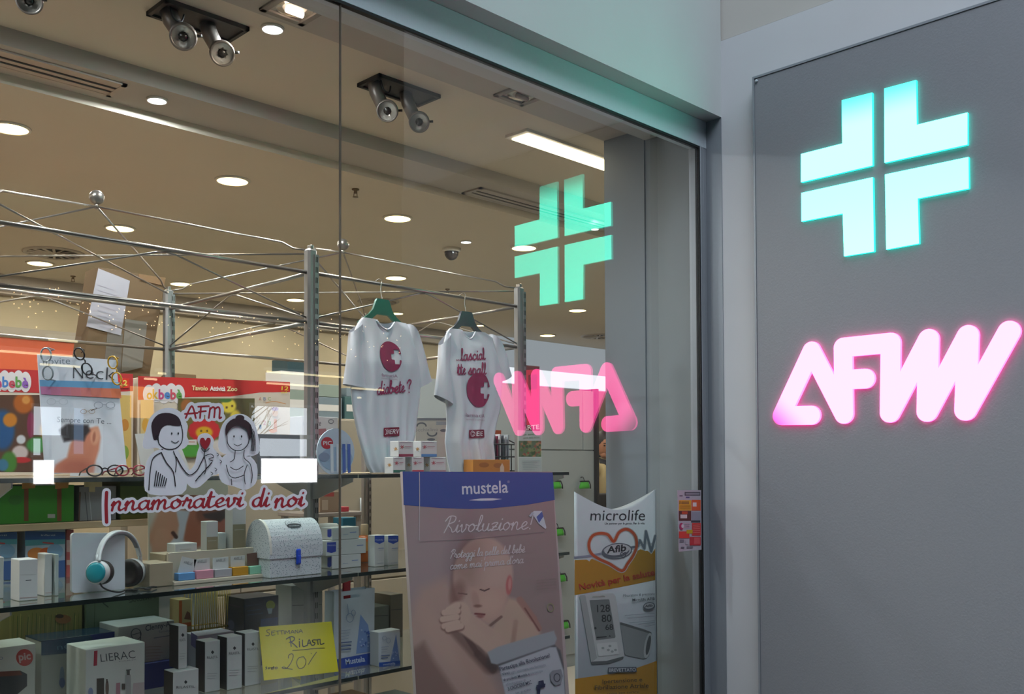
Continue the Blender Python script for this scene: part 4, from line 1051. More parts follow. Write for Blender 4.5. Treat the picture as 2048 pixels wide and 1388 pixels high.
pr.st(K2((880, 760), (960, 745), (985, 665), (1045, 775), (1066, 545), (1136, 815), (1192, 605)), 7, '#c8cccb', False, 0); pr.st(K2((880, 760), (960, 745), (985, 665), (1045, 775), (1066, 545), (1136, 815), (1192, 605)), 4.4, GRY)
pr.st(hp, 5.6, '#c2531f', True, 4)
ec = k2(682, 808); pr.el(*ec, 31, 16, '#5c646c', .12); pr.el(*ec, 28.5, 13.6, '#c3c9ca', .12); pr.el(ec[0]-2, ec[1]+1, 27, 12.2, '#5c646c', .12); pr.el(ec[0]-.5, ec[1]-3, 25.5, 11, '#c6cccd', .12)
pr.tx('Afib', *k2(545, 838), *k2(820, 800), 13.5, '#14161a', .03, .2)
h2 = k2(765, 850); pr.st([(h2[0], h2[1]-2), (h2[0]-4, h2[1]-4), (h2[0]-5, h2[1]+1), (h2[0], h2[1]+7), (h2[0]+5, h2[1]+1), (h2[0]+4, h2[1]-4)], 1.8, '#4a525a', True, 3)
pr.tx('Novità per la salute', *k2(190, 1322), *k2(1185, 1122), 12.5, '#b23a1c', .02)
# pictured monitor with cuff
pr.pp(K3((690, 468), (1000, 560), (1098, 602), (1100, 690), (1060, 850), (1000, 940), (760, 892)), '#8b9190'); pr.pp(K3((690, 468), (1098, 600), (1090, 622), (700, 505)), '#5a605f')
pr.el(*k3(1048, 770), 7, 26, '#b5bab9', -.18); pr.el(*k3(1054, 765), 4, 20, '#4c5251', -.18)
pr.pp(K3((178, 135), (330, 110), (610, 105), (640, 150), (745, 900), (700, 935), (520, 975), (325, 985)), '#c0c4c2'); pr.pp(K3((178, 135), (250, 122), (400, 930), (325, 985)), '#a2a7a5')
pr.pp(K3((320, 975), (520, 965), (740, 905), (735, 935), (540, 1000), (330, 1008)), '#5c6160')
pr.pp(K3((303, 192), (555, 180), (637, 672), (388, 702)), '#747a78')
pr.tx('128', *k3(400, 345), *k3(565, 338), 15, '#1e2220', .01).tx('80', *k3(458, 470), *k3(585, 465), 15, '#1e2220', .01).tx('68', *k3(505, 572), *k3(605, 568), 11.5, '#1e2220', .01)
pr.pp(K3((392, 660), (520, 648), (522, 662), (394, 676)), '#2d3130').pp(K3((545, 655), (560, 635), (575, 655)), '#2d3130').el(*k3(375, 548), 2.4, 2.4, '#2d3130')
pr.pp(K3((390, 745), (650, 722), (675, 880), (410, 908)), '#d0d3d0'); 
for a, b in ((560, 775), (590, 845), (540, 825), (630, 825), (470, 800)): pr.el(*k3(a, b), 3, 2.4, '#a0a5a2')
pr.tx('microlife', *k3(340, 158), *k3(495, 150), 3.2, '#7a6a4a')
pr.tx('Misuratore di pressione', *k3(730, 150), *k3(1130, 125), 5.4, '#33383d', .0).tx('Microlife AFIB', *k3(845, 205), *k3(1130, 188), 5.4, '#22262b', .015)
pr.el(*k3(1058, 268), 12, 8, '#5c646c', .12); pr.el(*k3(1056, 264), 10, 5.6, '#bcc2c4', .12); pr.tx('Afib', *k3(1002, 285), *k3(1108, 272), 5.2, '#22262b', .02, .2)
for i, (a, y_) in enumerate(((750, 375), (780, 412), (800, 470), (920, 490), (1000, 520))): pr.st(K3((a, y_+10), (1128, y_-18)), 1.0, '#8d9499')
pr.pp(K3((530, 1048), (893, 1040), (897, 1105), (535, 1115)), '#4a525c').tx('BREVETTATO', *k3(545, 1102), *k3(885, 1095), 7, '#c9ced2', .012)
pr.tx('Ipertensione e', *k3(462, 1250), *k3(968, 1222), 8, '#4a3410', .012).tx('Fibrillazione Atriale', *k3(362, 1330), *k3(1050, 1300), 8.6, '#4a3410', .014).tx('come ben curarsi', *k3(520, 1392), *k3(925, 1368), 5, '#4a3410')
o = pr.build('lettering'); adopt(ds, o)

# ---------------------------------------------------------------- flyer on the glass
def k4(x, y): return (1330+x/8.68, 960+y/8.68)
K4 = lambda *q: [k4(*a) for a in q]
fm = plane_map((0, -.0012, 0), (0, -1, 0))
fl_ = empty('flyer', A(1379, 1102, 1, -.001), 'small flyer with yellow, orange and red boxes stuck on the glass beside the jamb', 'flyer')
cq = [A(*k4(x, y), 1, -.0011) for x, y in ((215, 178), (632, 175), (635, 1208), (240, 1245))]
mbf = MB(); mbf.add(cq+[Vector((p.x, -.0003, p.z)) for p in cq], [(0, 3, 2, 1), (4, 5, 6, 7), (0, 1, 5, 4), (1, 2, 6, 5), (2, 3, 7, 6), (3, 0, 4, 7)], pmat('flyer_paper', '#aca6b0', .6)); adopt(fl_, mbf.build('sheet'))
pr = Px(fm, .0002, .00006)
for q, c in (((340, 208, 612, 272), '#4a4450'), ((355, 225, 600, 255), '#8a8590'), ((250, 262, 305, 285), '#6a6470'), ((360, 288, 425, 315), '#5b5580'), ((240, 350, 455, 532), '#d79a2c'), ((250, 365, 268, 420), '#7a5a30'), ((280, 370, 415, 420), '#9a6c30'), ((460, 345, 618, 530), '#d0552c'), ((480, 390, 545, 460), '#d8c8c8'),
             ((238, 538, 452, 705), '#5a2a2a'), ((265, 600, 380, 665), '#cfc4c4'), ((290, 545, 390, 590), '#b8452a'), ((460, 552, 618, 702), '#8f8d9c'), ((450, 702, 610, 735), '#3e3a44'), ((465, 745, 620, 965), '#c83838'), ((238, 892, 420, 1010), '#cc3a34'), ((370, 865, 475, 930), '#b99a20'), ((425, 985, 618, 1135), '#b83038'), ((500, 1000, 600, 1110), '#cc5458'), ((250, 1030, 325, 1080), '#75707c'), ((350, 1030, 405, 1120), '#a8a2ac'), ((270, 1160, 330, 1190), '#5f5a66'), ((375, 1150, 480, 1180), '#77727c')):
    a = [k4(q[0], q[1]), k4(q[2], q[1]), k4(q[2], q[3]), k4(q[0], q[3])]; pr.pp(a, c)
pr.el(*k4(280, 805), 4.2, 7.2, '#a82e5e'); pr.el(*k4(300, 800), 2.6, 4, '#c9c2cb')
for i in range(3): pr.st(K4((330, 760+i*30), (420, 758+i*30)), 1, '#c890a8')
for i in range(5): pr.st(K4((480, 785+i*32), (600, 780+i*32)), .9, '#de8480')
for i in range(3): pr.st(K4((255, 445+i*24), (430, 442+i*24)), .9, '#b8802c')
o = pr.build('print'); adopt(fl_, o)

# ---------------------------------------------------------------- window sticker: a plain line drawing of two people with a heart flower
sm = plane_map((0, -.0012, 0), (0, -1, 0)); WHT = '#ecebf2'; INK = '#16141a'; RED = '#a3202e'
st1 = empty('window_sticker', A(400, 985, 1, 0), 'white sticker on the glass with a line drawing of a couple and heart flower', 'sticker')
pr = Px(sm, .0003, .00012)
back = [[(300, 985), (292, 962), (296, 925), (312, 905), (330, 900), (312, 892), (292, 895), (289, 885), (296, 858), (303, 838), (318, 824), (338, 819), (358, 826), (367, 843), (372, 852), (370, 872), (374, 884), (366, 894), (352, 898), (358, 912), (372, 938), (380, 944), (392, 930), (398, 905), (402, 892), (398, 880), (402, 872), (414, 870), (424, 880), (422, 895), (430, 905), (442, 918), (446, 928), (434, 945), (420, 950), (398, 970), (384, 972), (372, 962), (362, 985)],
        [(446, 962), (440, 940), (446, 918), (458, 908), (442, 900), (440, 880), (448, 850), (466, 834), (486, 832), (504, 846), (512, 870), (516, 900), (506, 908), (496, 912), (510, 930), (510, 960), (500, 972), (488, 976), (470, 970)]]
for b_ in back: pr.pp(bez(b_, 3, True), WHT); pr.st(b_, 7, WHT, True, 3)
# words on top
pr.sc('AFM', 370, 836, 444, 836, 13, 15, WHT, 0.05); pr.sc('AFM', 371, 836, 443, 836, 12.5, 3.6, RED, 0.05)
# left person: plain round head, short dark hair
pr.pp(bez([(304, 866), (303, 846), (316, 829), (338, 826), (356, 834), (362, 850), (350, 852), (334, 850), (322, 858), (316, 876), (308, 880)], 3, True), '#33202a')
pr.st(bez([(316, 874), (318, 888), (332, 898), (350, 897), (362, 886), (365, 868), (362, 850)], 3), 1.8, INK); pr.el(343, 867, 1.5, 2.4, INK); pr.el(356, 867, 1.5, 2.4, INK); pr.st([(342, 882), (350, 886), (357, 882)], 1.4, INK, False, 3); pr.st([(316, 870), (311, 873), (315, 880)], 1.4, INK, False, 3)
pr.st([(322, 905), (306, 916), (300, 940), (297, 980)], 2, INK, False, 4); pr.st([(322, 905), (332, 925), (346, 944), (350, 972)], 2, INK, False, 3); pr.st([(346, 902), (352, 920), (350, 944)], 1.6, INK, False, 3); pr.st([(352, 914), (364, 936), (378, 950), (392, 942), (400, 928), (408, 912)], 2, INK, False, 4)
for i in range(6): pr.st([(312+i*4, 942+i*3), (310+i*4, 956+i*2), (308+i*4, 972)], 2, INK, False, 3)
for i in range(4): pr.st([(390+i*8, 962-i*9), (398+i*8, 952-i*9)], 2, INK)
pr.st([(408, 912), (420, 908), (426, 914), (416, 918), (424, 922)], 1.6, INK, False, 3)
# heart flower
pr.pp(bez([(409, 899), (399, 886), (400, 877), (406, 876), (409.5, 881), (413, 876), (419, 877), (419, 886)], 4, True), RED)
pr.st([(409, 899), (407, 912), (411, 930), (408, 948)], 1.5, INK, False, 3); pr.st([(401, 897), (408, 904), (417, 897)], 1.6, INK, False, 3)
for i, (a, b) in enumerate(((432, 906), (438, 920), (428, 936), (420, 944))): pr.st([(a, b), (a+4, b+3), (a+1, b+6)], 1.3, INK, False, 3)
# right person: plain round head, dark hair tied up
pr.pp(bez([(450, 872), (450, 852), (464, 838), (484, 838), (500, 850), (502, 872), (496, 876), (492, 860), (478, 852), (464, 854), (456, 862)], 3, True), '#3a262c'); pr.el(478, 836, 9, 6, '#3a262c')
pr.st([(452, 872), (454, 888), (466, 900), (482, 900), (494, 888), (497, 872)], 1.7, INK, False, 4); pr.el(466, 873, 1.4, 2.4, INK); pr.el(481, 873, 1.4, 2.4, INK); pr.st([(466, 888), (473, 892), (481, 888)], 1.3, INK, False, 3)
for i in range(4): pr.st([(498+i*2.5, 850+i*4), (502+i*2, 880), (500+i*2.6, 902)], 1.5, INK, False, 3)
pr.st([(468, 901), (466, 918), (458, 924)], 1.5, INK, False, 3); pr.st([(486, 900), (486, 916), (498, 928), (502, 950), (500, 966)], 1.6, INK, False, 3); pr.st([(492, 930), (486, 948), (488, 968)], 1.5, INK, False, 3)
pr.st([(450, 930), (456, 950), (468, 956), (486, 950)], 1.6, INK, False, 3); pr.st([(458, 934), (470, 940), (484, 932)], 1.5, INK, False, 3); pr.st([(460, 958), (461, 970)], 1.6, INK)
o = pr.build('print'); adopt(st1, o)
st2 = empty('lettering_sticker', A(405, 1030, 1, 0), 'red script sticker with white border reading Innamoratevi di noi on the glass', 'sticker')
pr = Px(sm, .0003, .00012)
for wd, c in ((15, WHT), (5.4, RED)):
    pn = .62 if c == RED else 0
    pr.ribbons([Y(bez([(213, 985), (212, 1010), (213, 1044)], 3))], wd+(3 if wd > 9 else 1.5), c)
    pr.sc('nnamoratevi', 221, 1021, 486, 1012, 17.5, wd, c, .22, pn)
    pr.sc('di', 503, 1013, 538, 1012, 17.5, wd, c, .22, pn); pr.sc('noi', 548, 1015, 608, 1011, 17.5, wd, c, .22, pn)
o = pr.build('lettering'); adopt(st2, o)

# ================================================================ RIGHT BACK: pouches, brochures, person
m_pouch = pmat('green_fabric_pouch', '#3f9d2c', .7, 0, .08, 80, .3)
def pouch(px, py, lab):
    c = A(px, py, 1, 2.955); w_, h_ = .062, .058
    t = empty('pouch', (c.x, 2.955, c.z-.03), lab, 'pouch', 'green pouches hanging on the white cabinet')
    vs = []; fs = []; n = 12; rows = [(.0, .72, .006), (.15, .80, .010), (.5, .9, .020), (.8, 1.0, .022), (1.0, 1.0, .012)]
    for t_, ww, dd in rows:
        for k_ in range(n): a = 2*PI*k_/n; vs.append((c.x+w_*ww*math.cos(a), 2.955+dd*math.sin(a), c.z+h_*(.5-t_)))
    for j in range(len(rows)-1):
        for k_ in range(n): k2_ = (k_+1) % n; fs.append((j*n+k_, j*n+k2_, (j+1)*n+k2_, (j+1)*n+k_))
    fs.append(tuple(range(n))); fs.append(tuple(range((len(rows)-1)*n, len(rows)*n))[::-1])
    mb = MB(); mb.add(vs, fs, m_pouch, True); adopt(t, mb.build('body'))
    adopt(t, MB().box((c.x-.05, 2.945, c.z+h_*.5-.004), (c.x+.05, 2.965, c.z+h_*.5+.006), m_black, .002).build('zip'))
    adopt(t, MB().tube([(c.x+.05, 2.95, c.z+h_*.5), (c.x+.066, 2.948, c.z), (c.x+.068, 2.948, c.z-.03)], .005, m_black, 6).build('strap'))
    adopt(t, MB().tube(bez([(c.x, 2.955, c.z+h_*.5+.004), (c.x-.008, 2.96, c.z+h_*.5+.03), (c.x+.004, 2.98, c.z+h_*.5+.035), (c.x+.006, 2.999, c.z+h_*.5+.03)], 4), .003, m_black, 6).build('hook'))
for px, py, lab in ((1112, 970, 'green pouch half hidden by the top right corner of the baby poster'), (1169, 970, 'green pouch hanging alone above the pillow shaped display'), (1117, 1064, 'green pouch hanging below the corner one, beside the poster edge'), (1121, 1156, 'third green pouch down beside the poster edge'), (1127, 1250, 'lowest green pouch beside the poster edge')):
    pouch(px, py, lab)
def leaflet(name, px0, py0, px1, py1, y, mat, lab, cat, draw, group=None):
    a = A(px0, py1, 1, y); b = A(px1, py0, 1, y)
    t = empty(name, ((a.x+b.x)/2, y, a.z), lab, cat, group)
    adopt(t, MB().box((a.x, y, a.z), (b.x, y+.004, b.z), mat).build('sheet'))
    p = Px(plane_map((0, y, 0), (0, -1, 0)), .0015, .0005); draw(p); adopt(t, p.build('print')); return t
def red_cover(p):
    p.pp([(1035, 742), (1078, 738), (1078, 850), (1035, 850)], '#c22848'); p.pp([(1036, 790), (1052, 790), (1052, 815), (1036, 815)], '#d8a0a8'); p.pp([(1056, 750), (1074, 748), (1074, 778), (1056, 780)], '#7a1c30')
    p.tx('ARTE', 1044, 860, 1078, 858, 9, '#d9d4d6', .02)
leaflet('magazine_cover', 1033, 733, 1079, 864, 2.985, pmat('dark_cover_paper', '#5a1f2c', .4), 'red magazine cover fixed to the white cabinet beside the right steel post', 'poster', red_cover)
def veg(X, Y_):
    c = C3(X, (196, 206, 196)); rnd = np.random.RandomState(5)
    band = ((Y_ > 881) & (Y_ < 914))[..., None].astype(float); c = mixc(c, (96, 116, 84), band)
    for i in range(90):
        x, y, r = rnd.uniform(1043, 1082), rnd.uniform(882, 914), rnd.uniform(1.5, 4); col = [(150, 84, 60), (80, 120, 60), (170, 130, 90), (60, 92, 50), (130, 140, 90)][i % 5]
        c = mixc(c, col, blob(X, Y_, x, y, r, r, 0, .4)*band)
    return c
lf = leaflet('brochure', 1037, 862, 1083, 947, .45, pmat('pale_green_paper', '#b9c4ba', .5), 'pale green brochure with a vegetable photo standing above the poster corner', 'brochure', lambda p: [p.tx('un sano', 1046, 871, 1068, 870, 4, '#6a8a5a', .01), p.tx('guida della salute', 1046, 877, 1078, 876, 3.4, '#7a9a6a')]+[p.st([(1044, 922+i*3.4), (1078-(i % 3)*5, 921.5+i*3.4)], .8, '#98a4a0') for i in range(6)])
painted_px('picture', (1037.5, 880, 1082.5, 915), plane_map((0, .45, 0), (0, -1, 0)), 60, 40, veg, lf, .5)
# magazine rack with upright magazines
rk = empty('magazine_rack', A(1010, 945, 1, .66), 'dark wire rack full of upright magazines beside the right T-shirt', 'rack')
a = A(985, 945, 1, .66); b = A(1035, 945, 1, .66); zt_ = A(1010, 868, 1, .66).z; zb = 1.576
wr = MB()
for i in range(5): x = a.x+(b.x-a.x)*i/4; wr.tube([(x, .66, zb), (x, .66, zb+.11)], .0025, m_black, 5)
for z in (zb+.003, zb+.06, zb+.11): wr.tube([(a.x, .66, z), (b.x, .66, z)], .003, m_black, 5)
wr.tube([(a.x, .66, zb+.11), (a.x, 0.765, zb+.15)], .003, m_black, 5).tube([(b.x, .66, zb+.11), (b.x, 0.765, zb+.15)], .003, m_black, 5)
wr.box((a.x-.01, 0.765, zb), (b.x+.01, 0.775, zt_+.02), pmat('orange_card', '#b5562a', .6)); adopt(rk, wr.build('frame'))
for i, c in enumerate(('#c9c6c8', '#5a5f66', '#8a2f4a', '#c2c2c6', '#4c5258', '#b9bcc0', '#9aa0a4')):
    x = a.x+.012+i*(b.x-a.x-.024)/6
    tag(MB().box((x-.004, .675+.004*i, zb+.001), (x+.0045, .755, zt_-.004*(i % 3)), ink(c), .001).build('magazine'), ['white magazine at the left end of the wire rack', 'dark grey magazine second from the left in the wire rack', 'magenta magazine third from the left in the wire rack', 'white magazine in the middle of the wire rack', 'dark magazine right of the middle one in the wire rack', 'pale magazine second from the right in the wire rack', 'grey magazine at the right end of the wire rack'][i], 'magazine', 'magazines in the wire rack')

# person behind the doorway, mostly hidden by the pier
def skin_body(name, verts, edges, radii, mat, parent):
    me = bpy.data.meshes.new(name); me.from_pydata(verts, edges, []); o = bpy.data.objects.new(name, me); COL.objects.link(o)
    md = o.modifiers.new('skin', 'SKIN'); md.use_smooth_shade = True
    if not me.skin_vertices: me.attributes  # layer is made by the modifier
    if len(me.skin_vertices) == 0:
        bm_ = bmesh.new(); bm_.from_mesh(me); bm_.verts.layers.skin.verify(); bm_.to_mesh(me); bm_.free()
    for i, r in enumerate(radii):
        sv = me.skin_vertices[0].data[i]; sv.radius = (r, r) if not isinstance(r, tuple) else r; sv.use_root = (i == 0)
    sb = o.modifiers.new('sub', 'SUBSURF'); sb.levels = 1; sb.render_levels = 2
    me.materials.append(mat); adopt(parent, o); return o
hx = A(1207, 890, 1, 3.9); zoff = hx.z-1.63
sbox('trim_3', (6.35, 3.1, 0), (9.2, 5.0, max(.02, zoff)), m_floor)
pe = empty('person', (hx.x, 3.9, zoff), 'person with dark hair and a pale coat with dark scarf, half hidden by the pier', 'person')
m_coat = pmat('cream_coat', '#c9b78c', .85, 0, .06, 60, .2); m_skin = pmat('skin', '#b57f60', .55, 0, .05, 20); m_hair = pmat('dark_hair', '#1c1512', .5, 0, .2, 90); m_trs = pmat('dark_trousers', '#26262c', .8)
Bv = lambda x, y, z: (hx.x+x, 3.9+y, zoff+z)
vv = [Bv(0, 0, .93), Bv(0, 0, 1.12), Bv(0, 0, 1.30), Bv(0, 0, 1.42), Bv(-.03, -.02, 1.50), Bv(-.19, 0, 1.38), Bv(-.24, -.05, 1.12), Bv(-.15, -.24, 1.02), Bv(.19, 0, 1.38), Bv(.24, -.05, 1.12), Bv(.12, -.25, 1.02), Bv(-.09, 0, .86), Bv(-.10, -.01, .47), Bv(-.10, .02, .08), Bv(.09, 0, .86), Bv(.10, -.01, .47), Bv(.10, .02, .08), Bv(-.11, -.10, .04), Bv(.11, -.10, .04)]
ee = [(0, 1), (1, 2), (2, 3), (3, 4), (3, 5), (5, 6), (6, 7), (3, 8), (8, 9), (9, 10), (0, 11), (11, 12), (12, 13), (0, 14), (14, 15), (15, 16), (13, 17), (16, 18)]
rr = [.15, .14, .16, .11, .05, .065, .05, .038, .065, .05, .038, .09, .065, .05, .09, .065, .05, .04, .04]
skin_body('body', vv, ee, rr, m_coat, pe)
hd = Matrix.Translation(Bv(-.04, -.04, 1.63)) @ Matrix.Rotation(-.5, 4, 'Z') @ Matrix.Rotation(.25, 4, 'X')
hm = MB().ball((0, 0, 0), .1, m_skin, 20, 14, (.78, .95, 1.16), hd)
face = MB()
face.ball((0, 0, 0), 1, m_skin, 24, 16, (.080, .098, .118), hd)
face.ball((0, 0, 0), 1, m_skin, 8, 6, (.012, .020, .026), hd @ Matrix.Translation((0, -.098, -.012)))
face.ball((0, 0, 0), 1, m_skin, 8, 6, (.05, .05, .04), hd @ Matrix.Translation((0, -.045, -.085)))
for s_ in (-1, 1):
    face.ball((0, 0, 0), 1, m_skin, 8, 6, (.010, .022, .030), hd @ Matrix.Translation((s_*.080, .01, -.01)))
    face.ball((0, 0, 0), 1, pmat('eye_dark', '#1a1210', .2), 8, 6, (.012, .008, .006), hd @ Matrix.Translation((s_*.030, -.088, .012)))
    face.ball((0, 0, 0), 1, m_hair, 8, 4, (.018, .006, .004), hd @ Matrix.Translation((s_*.030, -.088, .034)))
face.ball((0, 0, 0), 1, pmat('lip', '#8c4a42', .4), 8, 6, (.022, .010, .006), hd @ Matrix.Translation((0, -.090, -.058)))
adopt(pe, face.build('head'))
hair = MB().ball((0, 0, 0), 1, m_hair, 24, 14, (.094, .106, .108), hd @ Matrix.Translation((0, .022, .030))).ball((0, 0, 0), 1, m_hair, 16, 10, (.080, .06, .10), hd @ Matrix.Translation((0, .07, -.05)))
adopt(pe, hair.build('hair'))
adopt(pe, MB().tube([Bv(-.10, -.06, 1.46), Bv(-.04, -.13, 1.44), Bv(.06, -.10, 1.46), Bv(.07, .03, 1.49), Bv(-.05, .06, 1.49)], .034, m_trs, 10, True).tube([Bv(-.05, -.13, 1.43), Bv(-.08, -.17, 1.28), Bv(-.10, -.17, 1.12)], [.035, .04, .03], m_trs, 10).build('scarf'))
def hand(root, sx):
    w0 = Vector(Bv(sx*.135, -.26, 1.01)); 
    vs = [w0, w0+Vector((0, -.05, -.01)), w0+Vector((0, -.09, -.015))]; es = [(0, 1), (1, 2)]; rs = [.026, .034, .030]
    for i in range(4):
        b0 = w0+Vector(((i-1.5)*.018, -.09, -.015)); n0 = len(vs); L_ = (.062, .072, .068, .052)[i]
        vs += [b0+Vector((0, -L_*.5, -.006)), b0+Vector((0, -L_*.85, -.024)), b0+Vector((0, -L_, -.042))]; es += [(2, n0), (n0, n0+1), (n0+1, n0+2)]; rs += [.009, .008, .007]
    n0 = len(vs); vs += [w0+Vector((-sx*.034, -.04, -.01)), w0+Vector((-sx*.050, -.07, -.02))]; es += [(1, n0), (n0, n0+1)]; rs += [.011, .009]
    skin_body('hand', [tuple(v) for v in vs], es, rs, m_skin, root)
hand(pe, -1); hand(pe, 1)
tag(MB().box((6.36, 3.20, max(.02, zoff)), (8.6, 3.40, A(1203, 988, 1, 3.22).z), pmat('dark_counter', '#211d1a', .5), .01).build('counter'), 'dark shop counter in front of the person behind the doorway', 'counter')

# ================================================================ GOODS ON THE SHELVES
m_wcard = pmat('white_carton', '#c9c8c6', .5, 0, .02, 30); m_cream2 = pmat('cream_carton', '#c4b8a6', .5, 0, .02, 30)
def carton(name, lab, cat, px, mat, z=None, y=None, depth=None, front=None, side=None, top=None, group=None, c=.0012, kids=None, tilt=0):
    xs_, xe, xr, yt, yb = px
    p = A(xe, yb, 2, z) if y is None else A(xe, yb, 1, y)
    if y is not None and z is not None: p.z = z
    x0, y0, zb = p.x, p.y, (z if z is not None else p.z)
    x1 = A(xr, yb, 1, y0).x; z1 = A(xe, yt, 1, y0).z
    if depth is None: depth = max(.012, A(xs_, (yt+yb)/2, 0, x0).y-y0)
    o = MB().box((x0, y0, zb+.0004), (x1, y0+depth, z1), mat, c).build(name)
    tag(o, lab, cat, group)
    if front:
        q = Px(plane_map((0, y0, 0), (0, -1, 0)), .0003, .00015); front(q); q.build('print', o)
    if side:
        q = Px(plane_map((x0, 0, 0), (-1, 0, 0)), .0003, .00015); side(q); q.build('print', o)
    if top:
        q = Px(plane_map((0, 0, z1), (0, 0, 1)), .0003, .00015); top(q); q.build('print', o)
    return o, (x0, x1, y0, y0+depth, zb, z1)
def small_text(p, x, y, w_, n, gap, c, h=1.0, seed=1, slope=0.0):
    rnd = random.Random(seed)
    for i in range(n):
        l = w_*rnd.uniform(.55, 1); p.st([(x, y+i*gap), (x+l, y+i*gap-l*slope)], h, c)

# ---------------------------------------------------------------- top shelf
Z1 = 1.5755
def cloud_logo(p, x0, x1, y0, y1, word, cols):
    w_ = (x1-x0)/4; cy = (y0+y1)/2
    for i in range(5): p.el(x0+w_*.5+i*w_*.75, cy-(1.5 if i % 2 else -1.5), w_*.62, (y1-y0)*.5, '#ded6d6')
    p.pp([(x0+2, y0+6), (x1-2, y0+8), (x1-3, y1-4), (x0+3, y1-6)], '#ded6d6')
    n = len(word); 
    for i, ch in enumerate(word): p.text(ch, x0+5+i*(x1-x0-8)/n, -(y1-8-(i % 2)), (y1-y0)*(.52 if ch == 'b' else .50), cols[i % len(cols)], .03, 0, 'l', (x1-x0-12)/n)
BC = ['#c0487a', '#4a7fc0', '#c24a5a', '#5f9a4a', '#8a5ab0']
def toys1(X, Y_):
    c = C3(X, (86, 58, 44)); rnd = np.random.RandomState(2)
    B = lambda x, y, rx, ry, col, s=.3: blob(X, Y_, x, y, rx, ry, 0, s)
    for x, y, rx, ry, col in ((47, 806, 20, 21, (170, 92, 34)), (52, 800, 8, 8, (205, 140, 70)), (5, 860, 24, 40, (40, 82, 130)), (20, 840, 14, 14, (190, 120, 40)), (40, 905, 16, 14, (196, 180, 176)), (42, 920, 20, 6, (180, 44, 46)), (18, 925, 16, 22, (70, 120, 46)), (62, 850, 8, 26, (130, 44, 76)), (42, 879, 9, 9, (200, 200, 204)), (75, 890, 22, 16, (60, 130, 60)), (110, 860, 30, 24, (205, 160, 50)), (150, 900, 26, 22, (190, 60, 50)), (190, 860, 26, 26, (80, 140, 190)), (225, 900, 20, 26, (210, 170, 60)), (5, 930, 12, 12, (60, 110, 140))):
        c = mixc(c, col, B(x, y, rx, ry, col))
    return c
def toy1_front(p):
    p.pp([(-60, 735), (266, 748), (266, 782), (150, 788), (-60, 782)], '#bb2f30'); cloud_logo(p, -14, 60, 742, 783, 'ebebè', BC)
    p.pp([(236, 756), (258, 757), (258, 776), (236, 776)], '#d8321f'); p.tx('12', 240, 771, 254, 771, 11, '#e8d060', .03)
    p.pp([(236, 790), (262, 791), (262, 940), (236, 942)], '#c8a860'); p.el(249, 850, 8, 12, '#b87a30'); p.el(249, 905, 8, 14, '#7f9a3c')
o, bx = carton('toy_box', 'large red and white toy box at the left end of the top shelf', 'toy box', (-70, -60, 266, 737, 950), pmat('toy_box_white', '#cdbfae', .45), z=Z1, y=1.02, depth=.13, front=toy1_front, group='toy boxes at the back of the top shelf')
painted_px('picture', (-58, 790, 232, 944), plane_map((0, 1.02, 0), (0, -1, 0)), 150, 80, toys1, o, .4)
def toys2(X, Y_):
    c = C3(X, (84, 78, 36)); B = lambda x, y, rx, ry, s=.3: blob(X, Y_, x, y, rx, ry, 0, s)
    c = mixc(c, (120, 110, 50), B(400, 850, 50, 60, .9)*.6)
    for i in range(14):
        a = i*2*PI/14; c = mixc(c, (186, 36, 40), B(407+24*math.cos(a), 861+17*math.sin(a), 8, 7))
    c = mixc(c, (190, 40, 42), B(407, 861, 25, 17)); c = mixc(c, (206, 160, 30), B(407, 865, 17, 12)); c = mixc(c, (60, 40, 20), B(401, 862, 2, 2)); c = mixc(c, (60, 40, 20), B(413, 862, 2, 2))
    c = mixc(c, (212, 190, 60), B(456, 812, 15, 14)); c = mixc(c, (212, 190, 60), B(452, 798, 6, 8)); c = mixc(c, (90, 60, 20), B(452, 815, 2.5, 2.5)); c = mixc(c, (90, 60, 20), B(463, 812, 2.5, 2.5)); c = mixc(c, (212, 190, 60), B(470, 840, 12, 20))
    c = mixc(c, (60, 100, 40), B(450, 800, 12, 5)); c = mixc(c, (150, 90, 40), B(372, 812, 12, 14)); c = mixc(c, (96, 140, 170), B(485, 880, 18, 24)); c = mixc(c, (80, 150, 60), B(380, 900, 24, 14)); c = mixc(c, (204, 196, 190), B(440, 895, 26, 16)); c = mixc(c, (190, 60, 60), B(470, 905, 8, 8))
    return c
